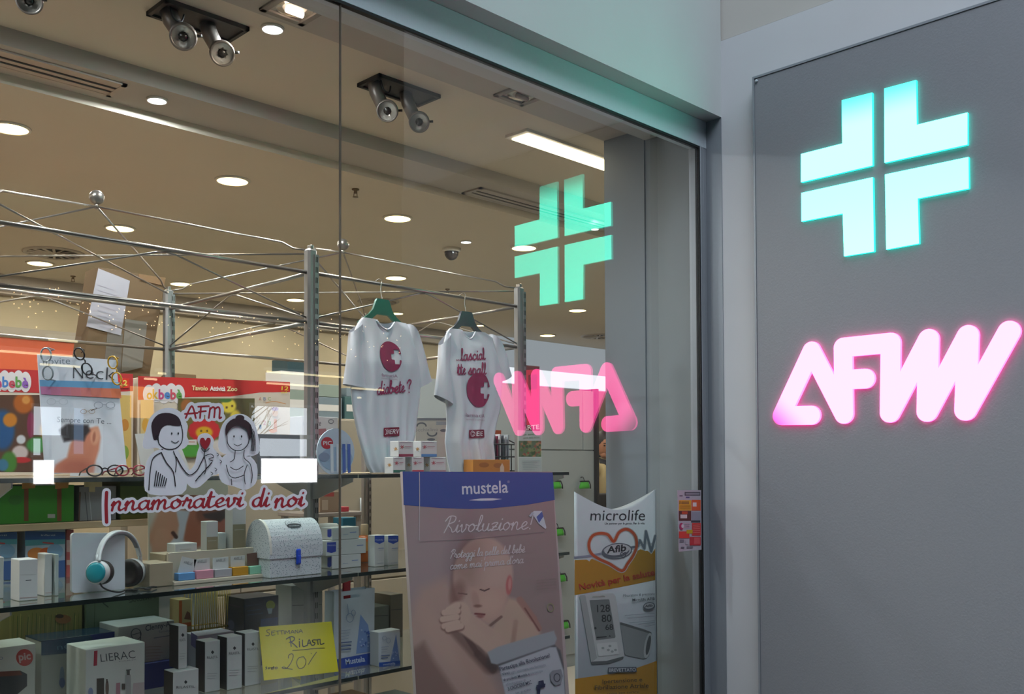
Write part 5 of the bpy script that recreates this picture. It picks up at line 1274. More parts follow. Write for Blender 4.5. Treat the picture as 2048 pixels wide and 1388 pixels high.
def toy2_front(p):
    p.pp([(276, 752), (580, 764), (580, 784), (520, 785), (460, 793), (380, 794), (276, 800)], '#c22a26')
    cloud_logo(p, 288, 367, 768, 806, 'okbebè', ['#d8a830', '#d8a830']+BC)
    p.tx('Tavolo', 383, 780, 415, 781, 9, '#e6d7a0', .03).tx('Attività', 419, 781, 450, 782, 9, '#e6e0dc', .03).tx('Zoo', 453, 782, 474, 782, 9, '#e6d7a0', .03)
    p.tx('12', 562, 780, 576, 781, 8, '#e8c840', .02).tx('m+', 562, 787, 574, 787, 5, '#e8c840', .02)
    p.tx('A', 517, 801, 522, 801, 7, '#b0604a').tx('B', 526, 801, 531, 801, 7, '#5a7a9a').tx('C', 535, 801, 541, 801, 7, '#7a9a4a')
    p.tx('1', 518, 858, 522, 858, 9, '#4a6a8a').tx('2', 525, 850, 531, 850, 9, '#b04a6a').tx('3', 535, 851, 541, 851, 9, '#5a8a4a')
    p.pp([(547, 838), (552, 838), (553, 864), (546, 864)], '#c87a4a'); p.el(549, 826, 6, 7, '#c8a080'); p.el(549, 818, 7, 4, '#9a7aa0'); p.st([(530, 806), (548, 803), (570, 808)], 1.4, '#c88a50', False, 3); p.el(544, 862, 7, 4, '#d07a30')
    p.pp([(280, 800), (305, 800), (305, 940), (280, 942)], '#cdb27a'); p.el(290, 850, 7, 14, '#cf9a3a'); p.el(292, 900, 8, 10, '#b85a3a'); p.el(290, 925, 8, 8, '#7a9a3a')
    p.pp([(366, 880), (392, 879), (392, 890), (366, 890)], '#d0cbc6'); p.st([(372, 884), (388, 884)], 1.4, '#b06a5a')
o, bx2 = carton('toy_box', 'red and white toy box with a window behind the couple sticker', 'toy box', (270, 275, 580, 755, 948), pmat('toy_box_white', '#cdbfae', .45), z=Z1, y=1.02, depth=.13, front=toy2_front, group='toy boxes at the back of the top shelf')
painted_px('picture', (355, 797, 508, 916), plane_map((0, 1.02, 0), (0, -1, 0)), 110, 80, toys2, o, .4).location = (0, -.0045, 0)
# tall carton with papers behind the first toy box
ct = empty('tall_carton', (1.6, 1.66, Z1), 'tall brown cardboard carton with grey paper sheets taped on, left of the rear post', 'carton')
m_kraft = pmat('brown_cardboard', '#5c472c', .8, 0, .08, 8)
def quadslab(q, y, th, mat, lift=0):
    P = [A(px_, py_, 1, y)+Vector((0, -lift, 0)) for px_, py_ in q]; mb = MB(); n = len(P)
    mb.add(P+[p+Vector((0, th, 0)) for p in P], [tuple(range(n))[::-1], tuple(range(n, 2*n))]+[(i, (i+1) % n, n+(i+1) % n, n+i) for i in range(n)], mat); return mb
yk = 1.60
adopt(ct, quadslab([(196, 534), (331, 556), (300, 745), (297, 946), (158, 949), (165, 735)], yk, .12, m_kraft).build('body'))
adopt(ct, quadslab([(276, 548), (331, 556), (327, 572), (278, 560)], yk, .002, pmat('dark_cardboard', '#6e5233', .8), .003).build('flap'))
m_pap = pmat('grey_paper_sheet', '#918d92', .7)
adopt(ct, quadslab([(196, 537), (259, 562), (241, 671), (172, 653)], yk, .0015, m_pap, .004).build('paper_sheet'), quadslab([(250, 638), (294, 644), (284, 735), (242, 745)], yk, .0015, pmat('dim_paper_sheet', '#6b655b', .7), .003).build('paper_sheet'), quadslab([(215, 660), (245, 668), (240, 760), (206, 756)], yk, .0015, pmat('grey_tape', '#5f584e', .6), .002).build('paper_sheet'))
p = Px(plane_map((0, yk-.0045, 0), (0, -1, 0)), .0003); small_text(p, 196, 570, 48, 9, 10, '#8f8994', .9, 3, -.3); adopt(ct, p.build('lettering'))
# eyewear card
ea, eb, ec_ = A(90, 948, 1, .50), A(254, 939, 1, .50), A(75, 709, 1, .58)
en = (eb-ea).cross(ec_-ea).normalized(); en = en if en.y < 0 else -en; em = plane_map(ea, en)
dz = Z1+.001-ea.z
cardt = empty('eyewear_card', (1.02, .5, Z1), 'tall white eyewear display card leaning back with a photo of a neck', 'display card')
q = [em(x, -y, 0) for x, y in ((90, 948), (254, 940), (232, 720), (75, 708))]
mb = MB(); mb.add(q+[p-en*.004 for p in q], [(0, 1, 2, 3), (7, 6, 5, 4), (0, 4, 5, 1), (1, 5, 6, 2), (2, 6, 7, 3), (3, 7, 4, 0)], pmat('white_card', '#c4c6ce', .5)); adopt(cardt, mb.build('sheet'))
st_ = MB().prism([(.02, 0), (.15, 0), (.062, .2)], (Vector((1.04, .505, Z1+.001)), Vector((0, 1, 0)), Vector((0, 0, 1)), Vector((1, 0, 0))), .003, pmat('white_card', '#c4c6ce')); adopt(cardt, st_.build('strut'))
def neck(X, Y_):
    c = C3(X, (206, 207, 213))
    c = mixc(c, (196, 122, 94), pmask(X, Y_, [(140, 890), (150, 870), (178, 856), (196, 854), (201, 875), (198, 900), (190, 925), (187, 946), (104, 947), (112, 930), (134, 915)], 3))
    c = mixc(c, (160, 84, 66), blob(X, Y_, 150, 935, 36, 16, 0, .9)*.6); c = mixc(c, (214, 150, 118), blob(X, Y_, 190, 872, 9, 18, .1, .5))
    c = mixc(c, (150, 80, 60), blob(X, Y_, 188, 874, 3, 10, .1, .6)*.7)
    c = mixc(c, (40, 32, 34), pmask(X, Y_, [(118, 860), (134, 848), (176, 850), (180, 862), (172, 872), (168, 882), (150, 880), (128, 884)], 3))
    return c
painted_px('picture', (103, 847, 206, 946), em, 80, 80, neck, cardt, .45)
p = Px(em, .0006, .0002)
p.tx('novite', 86, 729, 140, 728, 14, '#55606a', -.01).tx('N', 146, 757, 166, 757, 26, '#2a2a32', -.01).tx('eck', 170, 757, 229, 761, 27, '#2a2a32', -.01)
p.pp([(79, 760), (238, 765), (240, 778), (80, 773)], '#5b8fb5')
for i in range(8):
    a = i/8; b = (i+1)/8; col = tuple(int(x0_+(x1_-x0_)*a) for x0_, x1_ in zip((170, 100, 140), (214, 112, 60)))
    p.pp([(80+160*a, 773+5*a), (80+160*b, 773+5*b), (82+160*b, 789+8*b), (82+160*a, 789+8*a)], '#%02x%02x%02x' % col)
def spec_draw(x, y, w_, c):
    for s_ in (0, 1): p.st(ell(x+s_*w_*.55+w_*.2, y, w_*.2, w_*.14, 14), .9, c, True)
    p.st([(x+w_*.4, y-1), (x+w_*.55, y-1)], .9, c)
spec_draw(93, 804, 44, '#a8acb4'); spec_draw(187, 811, 44, '#6f757e'); spec_draw(160, 824, 30, '#8a6a40'); p.st([(181, 822), (192, 818)], 1.6, '#4a3a2a')
p.tx('Sempre con Te ...', 113, 845, 221, 849, 11, '#4a4e56', 0)
adopt(cardt, p.build('lettering'))
# spectacles
def spectacles(c, ux, uy, w_, mat, lab, lens=None, fold=.02, temple=.05):
    c = Vector(c); ux = Vector(ux).normalized(); uy = Vector(uy).normalized(); n = ux.cross(uy).normalized()
    t = empty('spectacles', c, lab, 'glasses', 'spectacles on the eyewear card')
    fm_ = MB()
    for s_ in (-1, 1):
        o_ = c+ux*s_*w_*.27; fm_.tube([o_+ux*a+uy*b for a, b in ell(0, 0, w_*.2, w_*.15, 18)], .0022, mat, 6, True)
    fm_.tube([c-ux*w_*.08+uy*w_*.04, c+uy*w_*.07, c+ux*w_*.08+uy*w_*.04], .002, mat, 6); adopt(t, fm_.build('frame'))
    for s_ in (-1, 1):
        o_ = c+ux*s_*w_*.27; mb = MB(); mb.add([o_+ux*a+uy*b for a, b in ell(0, 0, w_*.19, w_*.14, 16)], [tuple(range(16))], lens or m_lensclear); adopt(t, mb.build('lens'))
        e_ = c+ux*s_*w_*.47+uy*w_*.06; adopt(t, MB().tube([e_, e_-n*temple*.2, e_-n*temple-uy*fold*.3, e_-n*temple*1.2-uy*fold], .0018, mat, 6).build('temple'))
    return t
m_lensclear = glassmat('clear_lens', (.95, .97, .97), 2.2, 1.5)
B_ = lambda x, y, l=.02: em(x, -y, l)
spectacles(B_(158, 730, .03), Rt*.45-Up*.9, Rt*.9+Up*.4, .085, pmat('black_acetate', '#141416', .2), 'black spectacles hooked on the top edge of the eyewear card')
spectacles(B_(221, 748, .03), Rt*.25-Up, Rt+Up*.25, .085, pmat('yellow_acetate', '#b58a20', .25), 'yellow spectacles hung at the top right corner of the eyewear card')
spectacles(B_(86, 735, .03), Rt*.1-Up, Rt+Up*.1, .09, pmat('clear_acetate', '#8f989e', .08, .3), 'clear glittering spectacles at the top left corner of the eyewear card')
g0 = A(210, 940, 1, .42)
spectacles((g0.x, .42, Z1+.016), (1, -.15, 0), (0, .1, 1), .095, pmat('black_metal_frame', '#1b1518', .25), 'black spectacles lying on the shelf at the foot of the card', None, .01, .07)
g0 = A(262, 940, 1, .40)
spectacles((g0.x, .40, Z1+.016), (1, .1, 0), (0, .1, 1), .09, pmat('red_acetate', '#8a1f30', .25), 'red spectacles lying on the shelf beside the black pair', None, .01, .06)
# white folded stand behind the couple sticker
wf = empty('folded_card', A(330, 945, 1, .85), 'white folded card standing like a tent behind the couple sticker', 'card')
adopt(wf, quadslab([(270, 868), (300, 866), (318, 945), (285, 945)], .86, .003, m_wcard).build('panel'), quadslab([(340, 872), (357, 880), (382, 945), (352, 946)], .86, .003, m_wcard).build('panel'), quadslab([(296, 868), (345, 872), (358, 945), (314, 945)], .865, .002, m_cream2).build('panel'))
carton('medicine_box', 'grey and white box with dark lettering left of the round device sign', 'box', (596, 604, 676, 832, 946), pmat('pale_grey_carton', '#a9a9aa', .5), z=Z1, y=.86, depth=.08, front=lambda p: (p.tx('Occhielike', 606, 852, 643, 851, 11, '#4a4c52', .01, .15), p.st(ell(662, 843, 5, 4, 12), 1.4, '#5a5c62', True), p.pp([(630, 858), (652, 857), (652, 870), (630, 871)], '#8a5a60'), p.el(641, 882, 9, 5, '#6d6f75')))
carton('medicine_box', 'dark grey box behind the white mirrored patch right of the sticker', 'box', (508, 514, 600, 868, 946), pmat('dark_grey_carton', '#55555a', .5), z=Z1, y=.72, depth=.1, front=lambda p: p.st([(540, 900), (534, 908), (541, 914)], 2.5, '#222226'))
# round device sign
pc = A(672, 908, 1, .345)
dv = empty('round_sign', (pc.x, .345, Z1), 'round pale blue card sign with a red disc and pictured pens', 'sign')
rz = (A(672, 866, 1, .345).z-A(672, 960, 1, .345).z)/2; rx_ = (A(709, 908, 1, .345).x-A(634, 908, 1, .345).x)/2; cz = Z1+.002+rz*.93
pts = [(a, b) for a, b in ell(0, 0, rx_, rz, 40) if True]
pts = [(a, max(b, -(cz-Z1-.001))) for a, b in pts]
adopt(dv, MB().prism(pts, (Vector((pc.x, .345, cz)), Vector((1, 0, 0)), Vector((0, 0, 1)), Vector((0, -1, 0))), .004, pmat('pale_blue_card', '#b6c3cf', .45)).build('sheet'))
p = Px(plane_map((0, .345, 0), (0, -1, 0)), .0006, .0002)
p.el(672, 918, 33, 24, '#93a8bf'); p.el(654, 886, 12, 12, '#b8303c'); p.tx('PIC', 646, 890, 663, 890, 8, '#d8d0d4', .02); p.el(648, 914, 11, 9, '#7f8ea4')
for x in (660, 672, 684, 694): p.pp([(x, 888), (x+6, 888), (x+7, 945), (x+1, 946)], '#cfd3d8' if x < 680 else '#3f62a8')
adopt(dv, p.build('print'))
# small cosmetic boxes in front of the shirts
def star(p, x, y, r, c):
    for i in range(3): a = i*PI/3+.3; p.st([(x-r*math.cos(a), y-r*math.sin(a)), (x+r*math.cos(a), y+r*math.sin(a))], 1.2, c)
def cosm(px, band, lab, z=Z1, sc='#b5484f', zf=None):
    xs_, xe, xr, yt, yb = px
    def fr(p):
        p.pp([(xe+.5, yb-6), (xr-.5, yb-6), (xr-.5, yb-.6), (xe+.5, yb-.6)], band); star(p, xe+7, (yt+yb)/2-4, 4, sc)
        p.st([(xe+13, (yt+yb)/2-5), (xr-5, (yt+yb)/2-5)], 1.2, '#c08a94'); p.st([(xe+13, (yt+yb)/2-2), (xr-8, (yt+yb)/2-2)], .8, '#c9a6ac'); p.st([(xe+3, yt+3), (xr-6, yt+3)], .8, '#8a7a80')
    return carton('cosmetics_box', lab, 'box', px, m_wcard, z=z, y=.36, depth=.045, front=fr, side=lambda p: star(p, (xs_+xe)/2, (yt+yb)/2, 3.5, '#b5803c'), group='small starred cosmetics boxes')
G_ = [cosm((772, 786, 811, 914, 946), '#2f6a58', 'white starred box with green band, bottom left of the pile before the left T-shirt'),
 cosm((812, 824, 848, 914, 946), '#b8484c', 'white starred box with red band, bottom middle of the pile before the left T-shirt'),
 cosm((849, 860, 892, 914, 946), '#a9898c', 'white starred box with pale band, bottom right of the pile before the left T-shirt')]
zt_ = G_[0][1][5]
cosm((786, 797, 827, 882, 914), '#8a2f44', 'white starred box with dark red band, upper left of the pile', zt_+.0005)
cosm((829, 842, 874, 882, 914), '#4a7fb5', 'white starred box with blue band, upper right of the pile', zt_+.0005)
def arcs(p):
    p.st(ell(843, 852, 9, 6, 10, PI, 2*PI), 3, '#5c5e66'); p.st(ell(864, 866, 9, 6, 10, 0, PI), 3, '#5c5e66'); p.el(887, 861, 7, 3, '#5c5e66'); p.el(862, 879, 8, 2.6, '#5c5e66')
    p.tx('occhialino', 829, 863, 876, 862, 7, '#8a8a8c', 0); p.pp([(832, 836), (893, 836), (893, 841), (832, 841)], '#6d7078'); p.pp([(872, 843), (893, 843), (893, 850), (872, 850)], '#8a9098')
carton('eye_care_box', 'grey box printed with dark arcs standing between the two T-shirts', 'box', (826, 831, 893, 835, 946), pmat('warm_grey_carton', '#b3aea6', .5), z=Z1, y=.68, depth=.09, front=arcs)
carton('orange_box', 'low orange cardboard box under the right T-shirt', 'box', (933, 946, 1020, 919, 946), pmat('orange_carton', '#b9782a', .6), z=Z1, y=.40, depth=.05, front=lambda p: (p.el(968, 930, 10, 5, '#9a5f20'), p.el(996, 931, 9, 5, '#9a5f20'), p.pp([(1000, 934), (1004, 926), (1008, 934), (1008, 944), (1000, 944)], '#d0b9a0')))
# books and boxes on the cupboard top
zc = 1.8705; m_teal = pmat('teal_carton', '#3f5f62', .5); m_gt = pmat('grey_green_carton', '#7f8d86', .55); m_gb = pmat('grey_blue_carton', '#6f7f8a', .5)
for x0, x1, h, mt, lab in ((2.20, 2.34, .16, m_cream2, 'tan paper stack on the cupboard left of the teal boxes'), (2.36, 2.46, .17, m_teal, 'small teal box on the cupboard beside the tan stack'), (2.48, 2.66, .185, pmat('dark_teal_carton', '#1f3c44', .5), 'dark teal box on the cupboard in the middle'),
   (2.69, 2.83, .16, m_gb, 'grey blue box on the cupboard left of the tall pile'), (2.85, 3.02, .15, m_gt, 'grey green box at the bottom of the tall pile on the cupboard'), (3.04, 3.22, .12, m_gb, 'blue grey box right of the tall pile on the cupboard'), (3.24, 3.42, .13, m_teal, 'teal box at the right end of the cupboard top')):
    tag(MB().box((x0, 2.46, zc), (x1, 2.64, zc+h), mt, .002).box((x0+.01, 2.4585, zc+h*.35), (x1-.01, 2.461, zc+h*.65), m_wcard).build('storage_box'), lab, 'box', 'boxes on the cupboard top')
for x0, x1, z0_, h, mt, lab in ((2.82, 2.97, .1505, .10, m_wcard, 'white box in the middle of the tall pile on the cupboard'), (2.86, 3.05, .2515, .07, pmat('dark_teal_carton', '#1f3c44'), 'dark teal box topping the tall pile on the cupboard'), (3.05, 3.20, .1215, .07, m_gt, 'grey green box stacked on the blue grey box on the cupboard'), (3.25, 3.38, .1315, .05, m_gb, 'flat blue grey box on the teal box at the cupboard end'), (2.22, 2.33, .1615, .035, pmat('brown_paper', '#6a5238', .7), 'loose brown papers on the tan stack on the cupboard')):
    tag(MB().box((x0, 2.46, zc+z0_), (x1, 2.62, zc+z0_+h), mt, .002).build('storage_box'), lab, 'box', 'boxes on the cupboard top')

# ---------------------------------------------------------------- rear shelves, left bay
def legs_box(p):
    for x in (52, 118): p.pp([(x-4, 964), (x+5, 964), (x+5, 1042), (x-4, 1042)], '#7a4a28'); p.pp([(x-8, 962), (x+20, 962), (x+18, 976), (x-8, 978)], '#b8894a')
    p.pp([(168, 962), (204, 962), (204, 974), (190, 974), (190, 984), (178, 984), (178, 974), (168, 974)], '#c4b890'); p.pp([(95, 1028), (110, 1028), (110, 1036), (95, 1036)], '#b8b4a8'); p.pp([(240, 962), (300, 962), (300, 972), (240, 972)], '#2c3a20')
    p.el(30, 1000, 14, 10, '#3f7a2c')
carton('toy_table_box', 'flat green toy box with brown legs pictured, on the upper rear shelf', 'toy box', (-60, -50, 148, 973, 1047), pmat('green_toy_carton', '#3d8a24', .5), z=ZR+.0005, y=1.06, depth=.3, front=legs_box, group='green boxes on the upper rear shelf')
def nappy(x0, x1):
    def f(p):
        w_ = x1-x0
        p.pp([(x0, 1062), (x1, 1064), (x1, 1078), (x0+w_*.15, 1080), (x0, 1090)], '#2c4f86'); p.pp([(x0, 1080), (x1, 1078), (x1, 1088), (x0, 1092)], '#4f8f9a'); p.tx('infanti', x0+w_*.4, 1072, x0+w_*.75, 1072, 4, '#b8c4d4')
        p.el(x0+w_*.3, 1108, w_*.24, 13, '#b9773a'); p.el(x0+w_*.55, 1104, w_*.18, 9, '#b5572a'); p.el(x0+w_*.75, 1102, w_*.2, 14, '#6f94b4'); p.st([(x0+w_*.45, 1085), (x0+w_*.7, 1087)], 3, '#b04a50'); p.pp([(x0, 1128), (x1, 1120), (x1, 1160), (x0, 1160)], '#33548a')
    return f
carton('nappy_pack', 'blue and white nappy pack with an orange baby picture behind the slim white boxes', 'box', (40, 50, 130, 1062, 1172), pmat('pale_blue_pack', '#8fa5b8', .4), z=1.2455, y=1.06, depth=.2, front=nappy(50, 130), group='nappy packs on the lower rear shelf')
carton('nappy_pack', 'blue and white nappy pack cut by the left edge of the photo', 'box', (-60, -50, 34, 1071, 1172), pmat('pale_blue_pack', '#8fa5b8', .4), z=1.2455, y=1.06, depth=.2, front=nappy(-50, 34), group='nappy packs on the lower rear shelf')
carton('pink_pack', 'narrow pink and white pack right of the nappy pack', 'box', (131, 132, 147, 1060, 1172), pmat('pink_pack', '#a85a5c', .5), z=1.2455, y=1.07, depth=.2, front=lambda p: (p.pp([(133, 1080), (146, 1080), (146, 1104), (133, 1104)], '#c9a8a4'), p.pp([(133, 1120), (146, 1120), (146, 1130), (133, 1130)], '#c9b0aa')))
carton('file_box', 'grey file box with dark edges on the upper rear shelf left of the script sticker', 'box', (150, 158, 232, 973, 1047), pmat('grey_file_card', '#86878a', .6), z=ZR+.0005, y=1.06, depth=.25, front=lambda p: (p.st([(170, 985), (176, 1046)], 1.6, '#4a4c54'), p.st([(178, 985), (184, 1046)], 1.2, '#b4b8be'), p.st([(160, 985), (158, 1040)], 3, '#5a4436')))
carton('green_box', 'dark green box behind the script sticker on the upper rear shelf', 'box', (236, 240, 302, 962, 1047), pmat('dark_green_carton', '#4a5c1e', .5), z=ZR+.0005, y=1.06, depth=.25, front=lambda p: (p.el(262, 1000, 12, 8, '#5f742a'), p.pp([(242, 1030), (300, 1028), (300, 1040), (242, 1042)], '#6a6a20')), group='green boxes on the upper rear shelf')

# ---------------------------------------------------------------- second shelf
Z2 = 1.2803
carton('slim_box', 'white box standing tallest at the left end of the second shelf', 'box', (35, 38, 75, 1120, 1203), m_wcard, z=Z2, depth=.06, front=lambda p: (p.st([(52, 1161), (62, 1160)], 1.6, '#5a5a60'), p.st([(40, 1150), (72, 1149)], .7, '#a8a6a4'), p.st([(40, 1196), (74, 1194)], 1.2, '#b89a94')), group='slim white boxes')
carton('slim_box', 'narrow white box in front of the pink pack', 'box', (87, 89, 104, 1108, 1193), m_wcard, z=Z2, depth=.05, front=lambda p: p.st([(91, 1186), (103, 1185)], 1.2, '#b89a94'), group='slim white boxes')
carton('slim_box', 'thin white box with grey side, last of the three before the white card', 'box', (105, 110, 117, 1109, 1192), pmat('greyish_carton', '#b5bcb8', .5), z=Z2, depth=.05, group='slim white boxes')
carton('slim_box', 'white box cut by the left edge on the second shelf', 'box', (-30, -25, 7, 1116, 1200), m_wcard, z=Z2, depth=.05, group='slim white boxes')
# white rounded card and headphones
wb = empty('white_card_board', (1.0, .395, Z2), 'white board with rounded corners standing behind the headphones', 'board')
P = [A(x, y, 1, .392) for x, y in rrect(143.5, 1066, 106.5, 120, 7)]; P = [Vector((p.x, p.y, max(p.z, Z2+.0003))) for p in P]
mb = MB(); n = len(P); mb.add(P+[p+Vector((0, .012, 0)) for p in P], [tuple(range(n)), tuple(range(n, 2*n))[::-1]]+[(i, (i+1) % n, n+(i+1) % n, n+i) for i in range(n)], pmat('white_satin_board', '#d6d9e0', .4)); adopt(wb, mb.build('board'))
adopt(wb, MB().box((.99, .404, Z2), (1.03, .45, Z2+.004), m_wcard).box((.99, .404, Z2), (1.03, .407, Z2+.09), m_wcard).build('foot'))
hpn = empty('headphones', (1.07, .34, Z2), 'white headphones with teal and black ear cups leaning on the white board', 'headphones')
yh = .335; HP = lambda x, y, dy=0: A(x, y, 1, yh+dy)
m_hw = pmat('white_gloss_plastic', '#cfcfd2', .25); m_hb = pmat('brown_black_leather', '#241c1a', .5)
band_ = bez([(196, 1122), (199, 1103), (208, 1082), (222, 1068), (238, 1063), (254, 1066), (267, 1078), (275, 1095), (279, 1112)], 5)
pts = [HP(x, y, .002+.092*i/len(band_)) for i, (x, y) in enumerate(band_)]
mb = MB()
for dy in (-.009, -.0045, 0, .0045, .009): mb.tube([p+Vector((0, dy, 0)) for p in pts], .0034, m_hw, 8)
adopt(hpn, mb.build('headband'))
mb = MB()
for dy in (-.008, -.003, .003, .008): mb.tube([p+Vector((.0, dy, -.004)) for p in pts[6:-6]], .0034, pmat('grey_band_padding', '#8f8a90', .6), 8)
adopt(hpn, mb.build('band_padding'))
def cup(x, y, rx, ry, ax, matf, lab, dy=0):
    c = HP(x, y, dy); r = ry*((c-CAM).dot(Fw))/FPX; d = Vector(ax).normalized(); M = d.to_track_quat('Z', 'Y').to_matrix().to_4x4(); M.translation = c
    a = MB().lathe([(0, .008), (r*.6, .0075), (r*.82, .005), (r*.86, .001)], matf, 28, M).build('ear_cap')
    b = MB().lathe([(r*.86, .004), (r*.98, .0), (r, -.008), (r*.95, -.016)], m_hw, 28, M).build('ear_cup')
    e = MB().lathe([(r*.96, -.014), (r*1.04, -.020), (r*1.0, -.032), (r*.7, -.034), (r*.5, -.028), (0, -.026)], m_hb, 28, M).build('ear_cushion')
    a.parent = b; adopt(hpn, b, e); return a
cup(193, 1145, 17, 24, (-.75, -.62, .1), pmat('teal_satin_plastic', '#1f8f9c', .3), 'teal', .0)
cup(267, 1143, 17, 27, (.75, .60, .05), m_hw, 'black', .095)
adopt(hpn, MB().tube([HP(196, 1126, .006), HP(196, 1110, .012)], .006, m_hw, 8).build('slider'), MB().tube([HP(281, 1124, .095), HP(279, 1106, .092)], .006, m_hw, 8).build('slider'))
cbl = [HP(200, 1166, -.012), HP(206, 1175, -.015), HP(222, 1182, -.018), HP(240, 1184, -.015)]; cbl = [Vector((p.x, p.y, max(p.z, Z2+.003))) for p in cbl]
e0 = cbl[-1]; cbl += [e0+Vector((.03, .03, 0)), e0+Vector((.05, .01, 0)), e0+Vector((.03, -.005, .003)), e0+Vector((.06, .03, .002)), e0+Vector((.085, .01, 0)), e0+Vector((.06, -.01, .003)), e0+Vector((.09, .02, .003)), e0+Vector((.11, .03, 0))]
adopt(hpn, MB().tube(bez(cbl, 5), .0022, m_black, 6).build('cable'))
# baby legs poster
def legs(X, Y_):
    c = C3(X, (196, 182, 168)); B = lambda x, y, rx, ry, r=0, s=.25: blob(X, Y_, x, y, rx, ry, r, s); L = lambda a, b, w_, s=.4: seg(X, Y_, a, b, w_, s)
    c = mixc(c, (190, 178, 166), B(350, 1080, 60, 40, 0, .9)*.5); c = mixc(c, (120, 74, 56), B(395, 1010, 70, 40, 0, .5))
    c = mixc(c, (196, 142, 114), L((345, 1020), (322, 1075), 26)); c = mixc(c, (200, 148, 120), L((325, 1070), (318, 1100), 15)); c = mixc(c, (168, 100, 76), L((400, 1010), (388, 1075), 22)); c = mixc(c, (130, 74, 56), L((410, 1030), (440, 1050), 18)); c = mixc(c, (166, 96, 80), L((440, 1045), (452, 1062), 12))
    c = mixc(c, (196, 196, 204), pmask(X, Y_, [(352, 1020), (380, 1022), (372, 1050), (366, 1080), (356, 1078), (358, 1050)], 2)); c = mixc(c, (60, 44, 44), pmask(X, Y_, [(405, 1028), (450, 1020), (455, 1032), (440, 1044), (410, 1036)], 2)*.9); c = mixc(c, (206, 206, 212), pmask(X, Y_, [(340, 1085), (350, 1075), (372, 1084), (365, 1092)], 2)); c = mixc(c, (80, 48, 40), L((346, 1066), (352, 1074), 4))
    return c
lp = empty('picture_card', (1.5, .62, Z2), 'cream picture card with bare baby legs behind the cosmetics display', 'display card')
P = [A(x, y, 1, .62) for x, y in ((297, 962), (456, 958), (456, 1112), (297, 1118))]; P[2].z = P[3].z = Z2+.0005
mb = MB(); mb.add(P+[p+Vector((0, .006, 0)) for p in P], [(0, 3, 2, 1), (4, 5, 6, 7), (0, 1, 5, 4), (1, 2, 6, 5), (2, 3, 7, 6), (3, 0, 4, 7)], m_cream2); adopt(lp, mb.build('sheet'))
painted_px('picture', (299, 990, 454, 1106), plane_map((0, .62, 0), (0, -1, 0)), 90, 70, legs, lp, .5)
# cosmetics counter display with steps and five sample boxes
P0 = A(345, 1171, 2, Z2); xa = P0.x; y0 = P0.y-.01; xb = A(538, 1160, 1, y0).x-.012
cdis = empty('counter_display', ((xa+xb)/2, y0+.05, Z2), 'cream stepped counter display of sample boxes beside the speckled trunk', 'display')
st_z = A(400, 1152, 1, y0+.045).z
adopt(cdis, MB().box((xa, y0, Z2+.0003), (xb, y0+.15, Z2+.010), m_cream2, .001).build('tray'), MB().box((xa+.004, y0+.045, Z2+.010), (xb-.004, y0+.055, Z2+.085), m_cream2, .001).build('back_step'), MB().box((xa, y0+.056, Z2+.010), (xb-.03, y0+.15, Z2+.080), pmat('beige_carton', '#a3937c', .55), .001).build('riser'))
for k_, (x0, x1, yt, ym, yb, colr, lab, tilt) in enumerate(((357, 390, 1116, 1143, 1158, '#5f93c8', 'sample box with blue base and tilted card, first in the cream display', -.28), (393, 427, 1119, 1139, 1156, '#c98a9c', 'sample box with pink base in the cream display', .04), (430, 464, 1117, 1137, 1153, '#a3a0a6', 'sample box with grey base in the middle of the cream display', .02), (466, 497, 1114, 1133, 1150, '#c08a1c', 'sample box with yellow base in the cream display', .02), (500, 530, 1108, 1131, 1147, '#8cc4a6', 'sample box with mint base and brown card, last in the cream display', .05))):
    a = A(x0, yb, 1, y0+.008); b = A(x1, yb, 1, y0+.008); zb = Z2+.0106; h = a.z-A(x0, yb+(yb-ym), 1, y0+.008).z
    t = empty('sample_box', ((a.x+b.x)/2, y0+.02, zb), lab, 'box', 'sample boxes in the cream display')
    mt = ink(colr); bx_ = MB().box((a.x, y0+.008, zb), (b.x, y0+.034, zb+h), mt, .001).build('base'); adopt(t, bx_)
    ch = a.z-A(x0, yb+(ym-yt)+6, 1, y0+.008).z; cx = (a.x+b.x)/2; w_ = (b.x-a.x)*.46
    M = Matrix.Translation((cx, y0+.030, zb+h*.3)) @ Matrix.Rotation(-tilt, 4, 'Y')
    mc = m_wcard if k_ < 4 else pmat('brown_card', '#6a4a40', .6)
    adopt(t, MB().box((-w_, -.0065, 0), (w_, -.005, ch+h*.5), mc, 0, M).build('card'))
    fr = (M @ Vector((0, -.0068, 0)), (M.to_3x3() @ Vector((1, 0, 0))), (M.to_3x3() @ Vector((0, 0, 1))), (M.to_3x3() @ Vector((0, -1, 0))))
    if k_ < 4:
        p = Pr(fr, None, .0003, .0001); p.text('ANELLE', 0, h*.9+ch*.42, .008, '#77757a', 0, 0, 'c', w_*1.2); adopt(t, p.build('lettering'))
zr = Z2+.0805
carton('cream_box', 'low cream box lying on the stepped display', 'box', (334, 350, 394, 1088, 1118), m_wcard, z=zr, y=y0+.06, depth=.05, group='cream boxes on the stepped display', front=lambda p: (p.pp([(351, 1107), (393, 1106), (393, 1117), (351, 1118)], '#9c8a72'), p.st([(360, 1099), (382, 1098)], .9, '#a39a90')))
carton('cream_box', 'upright cream box in the middle of the stepped display', 'box', (403, 413, 436, 1043, 1114), m_wcard, z=zr, y=y0+.065, depth=.035, group='cream boxes on the stepped display', front=lambda p: (p.pp([(413.5, 1074), (435.5, 1073), (435.5, 1112), (413.5, 1113)], '#9c8a72'), p.st([(416, 1082), (432, 1081)], .9, '#c4bcae')))
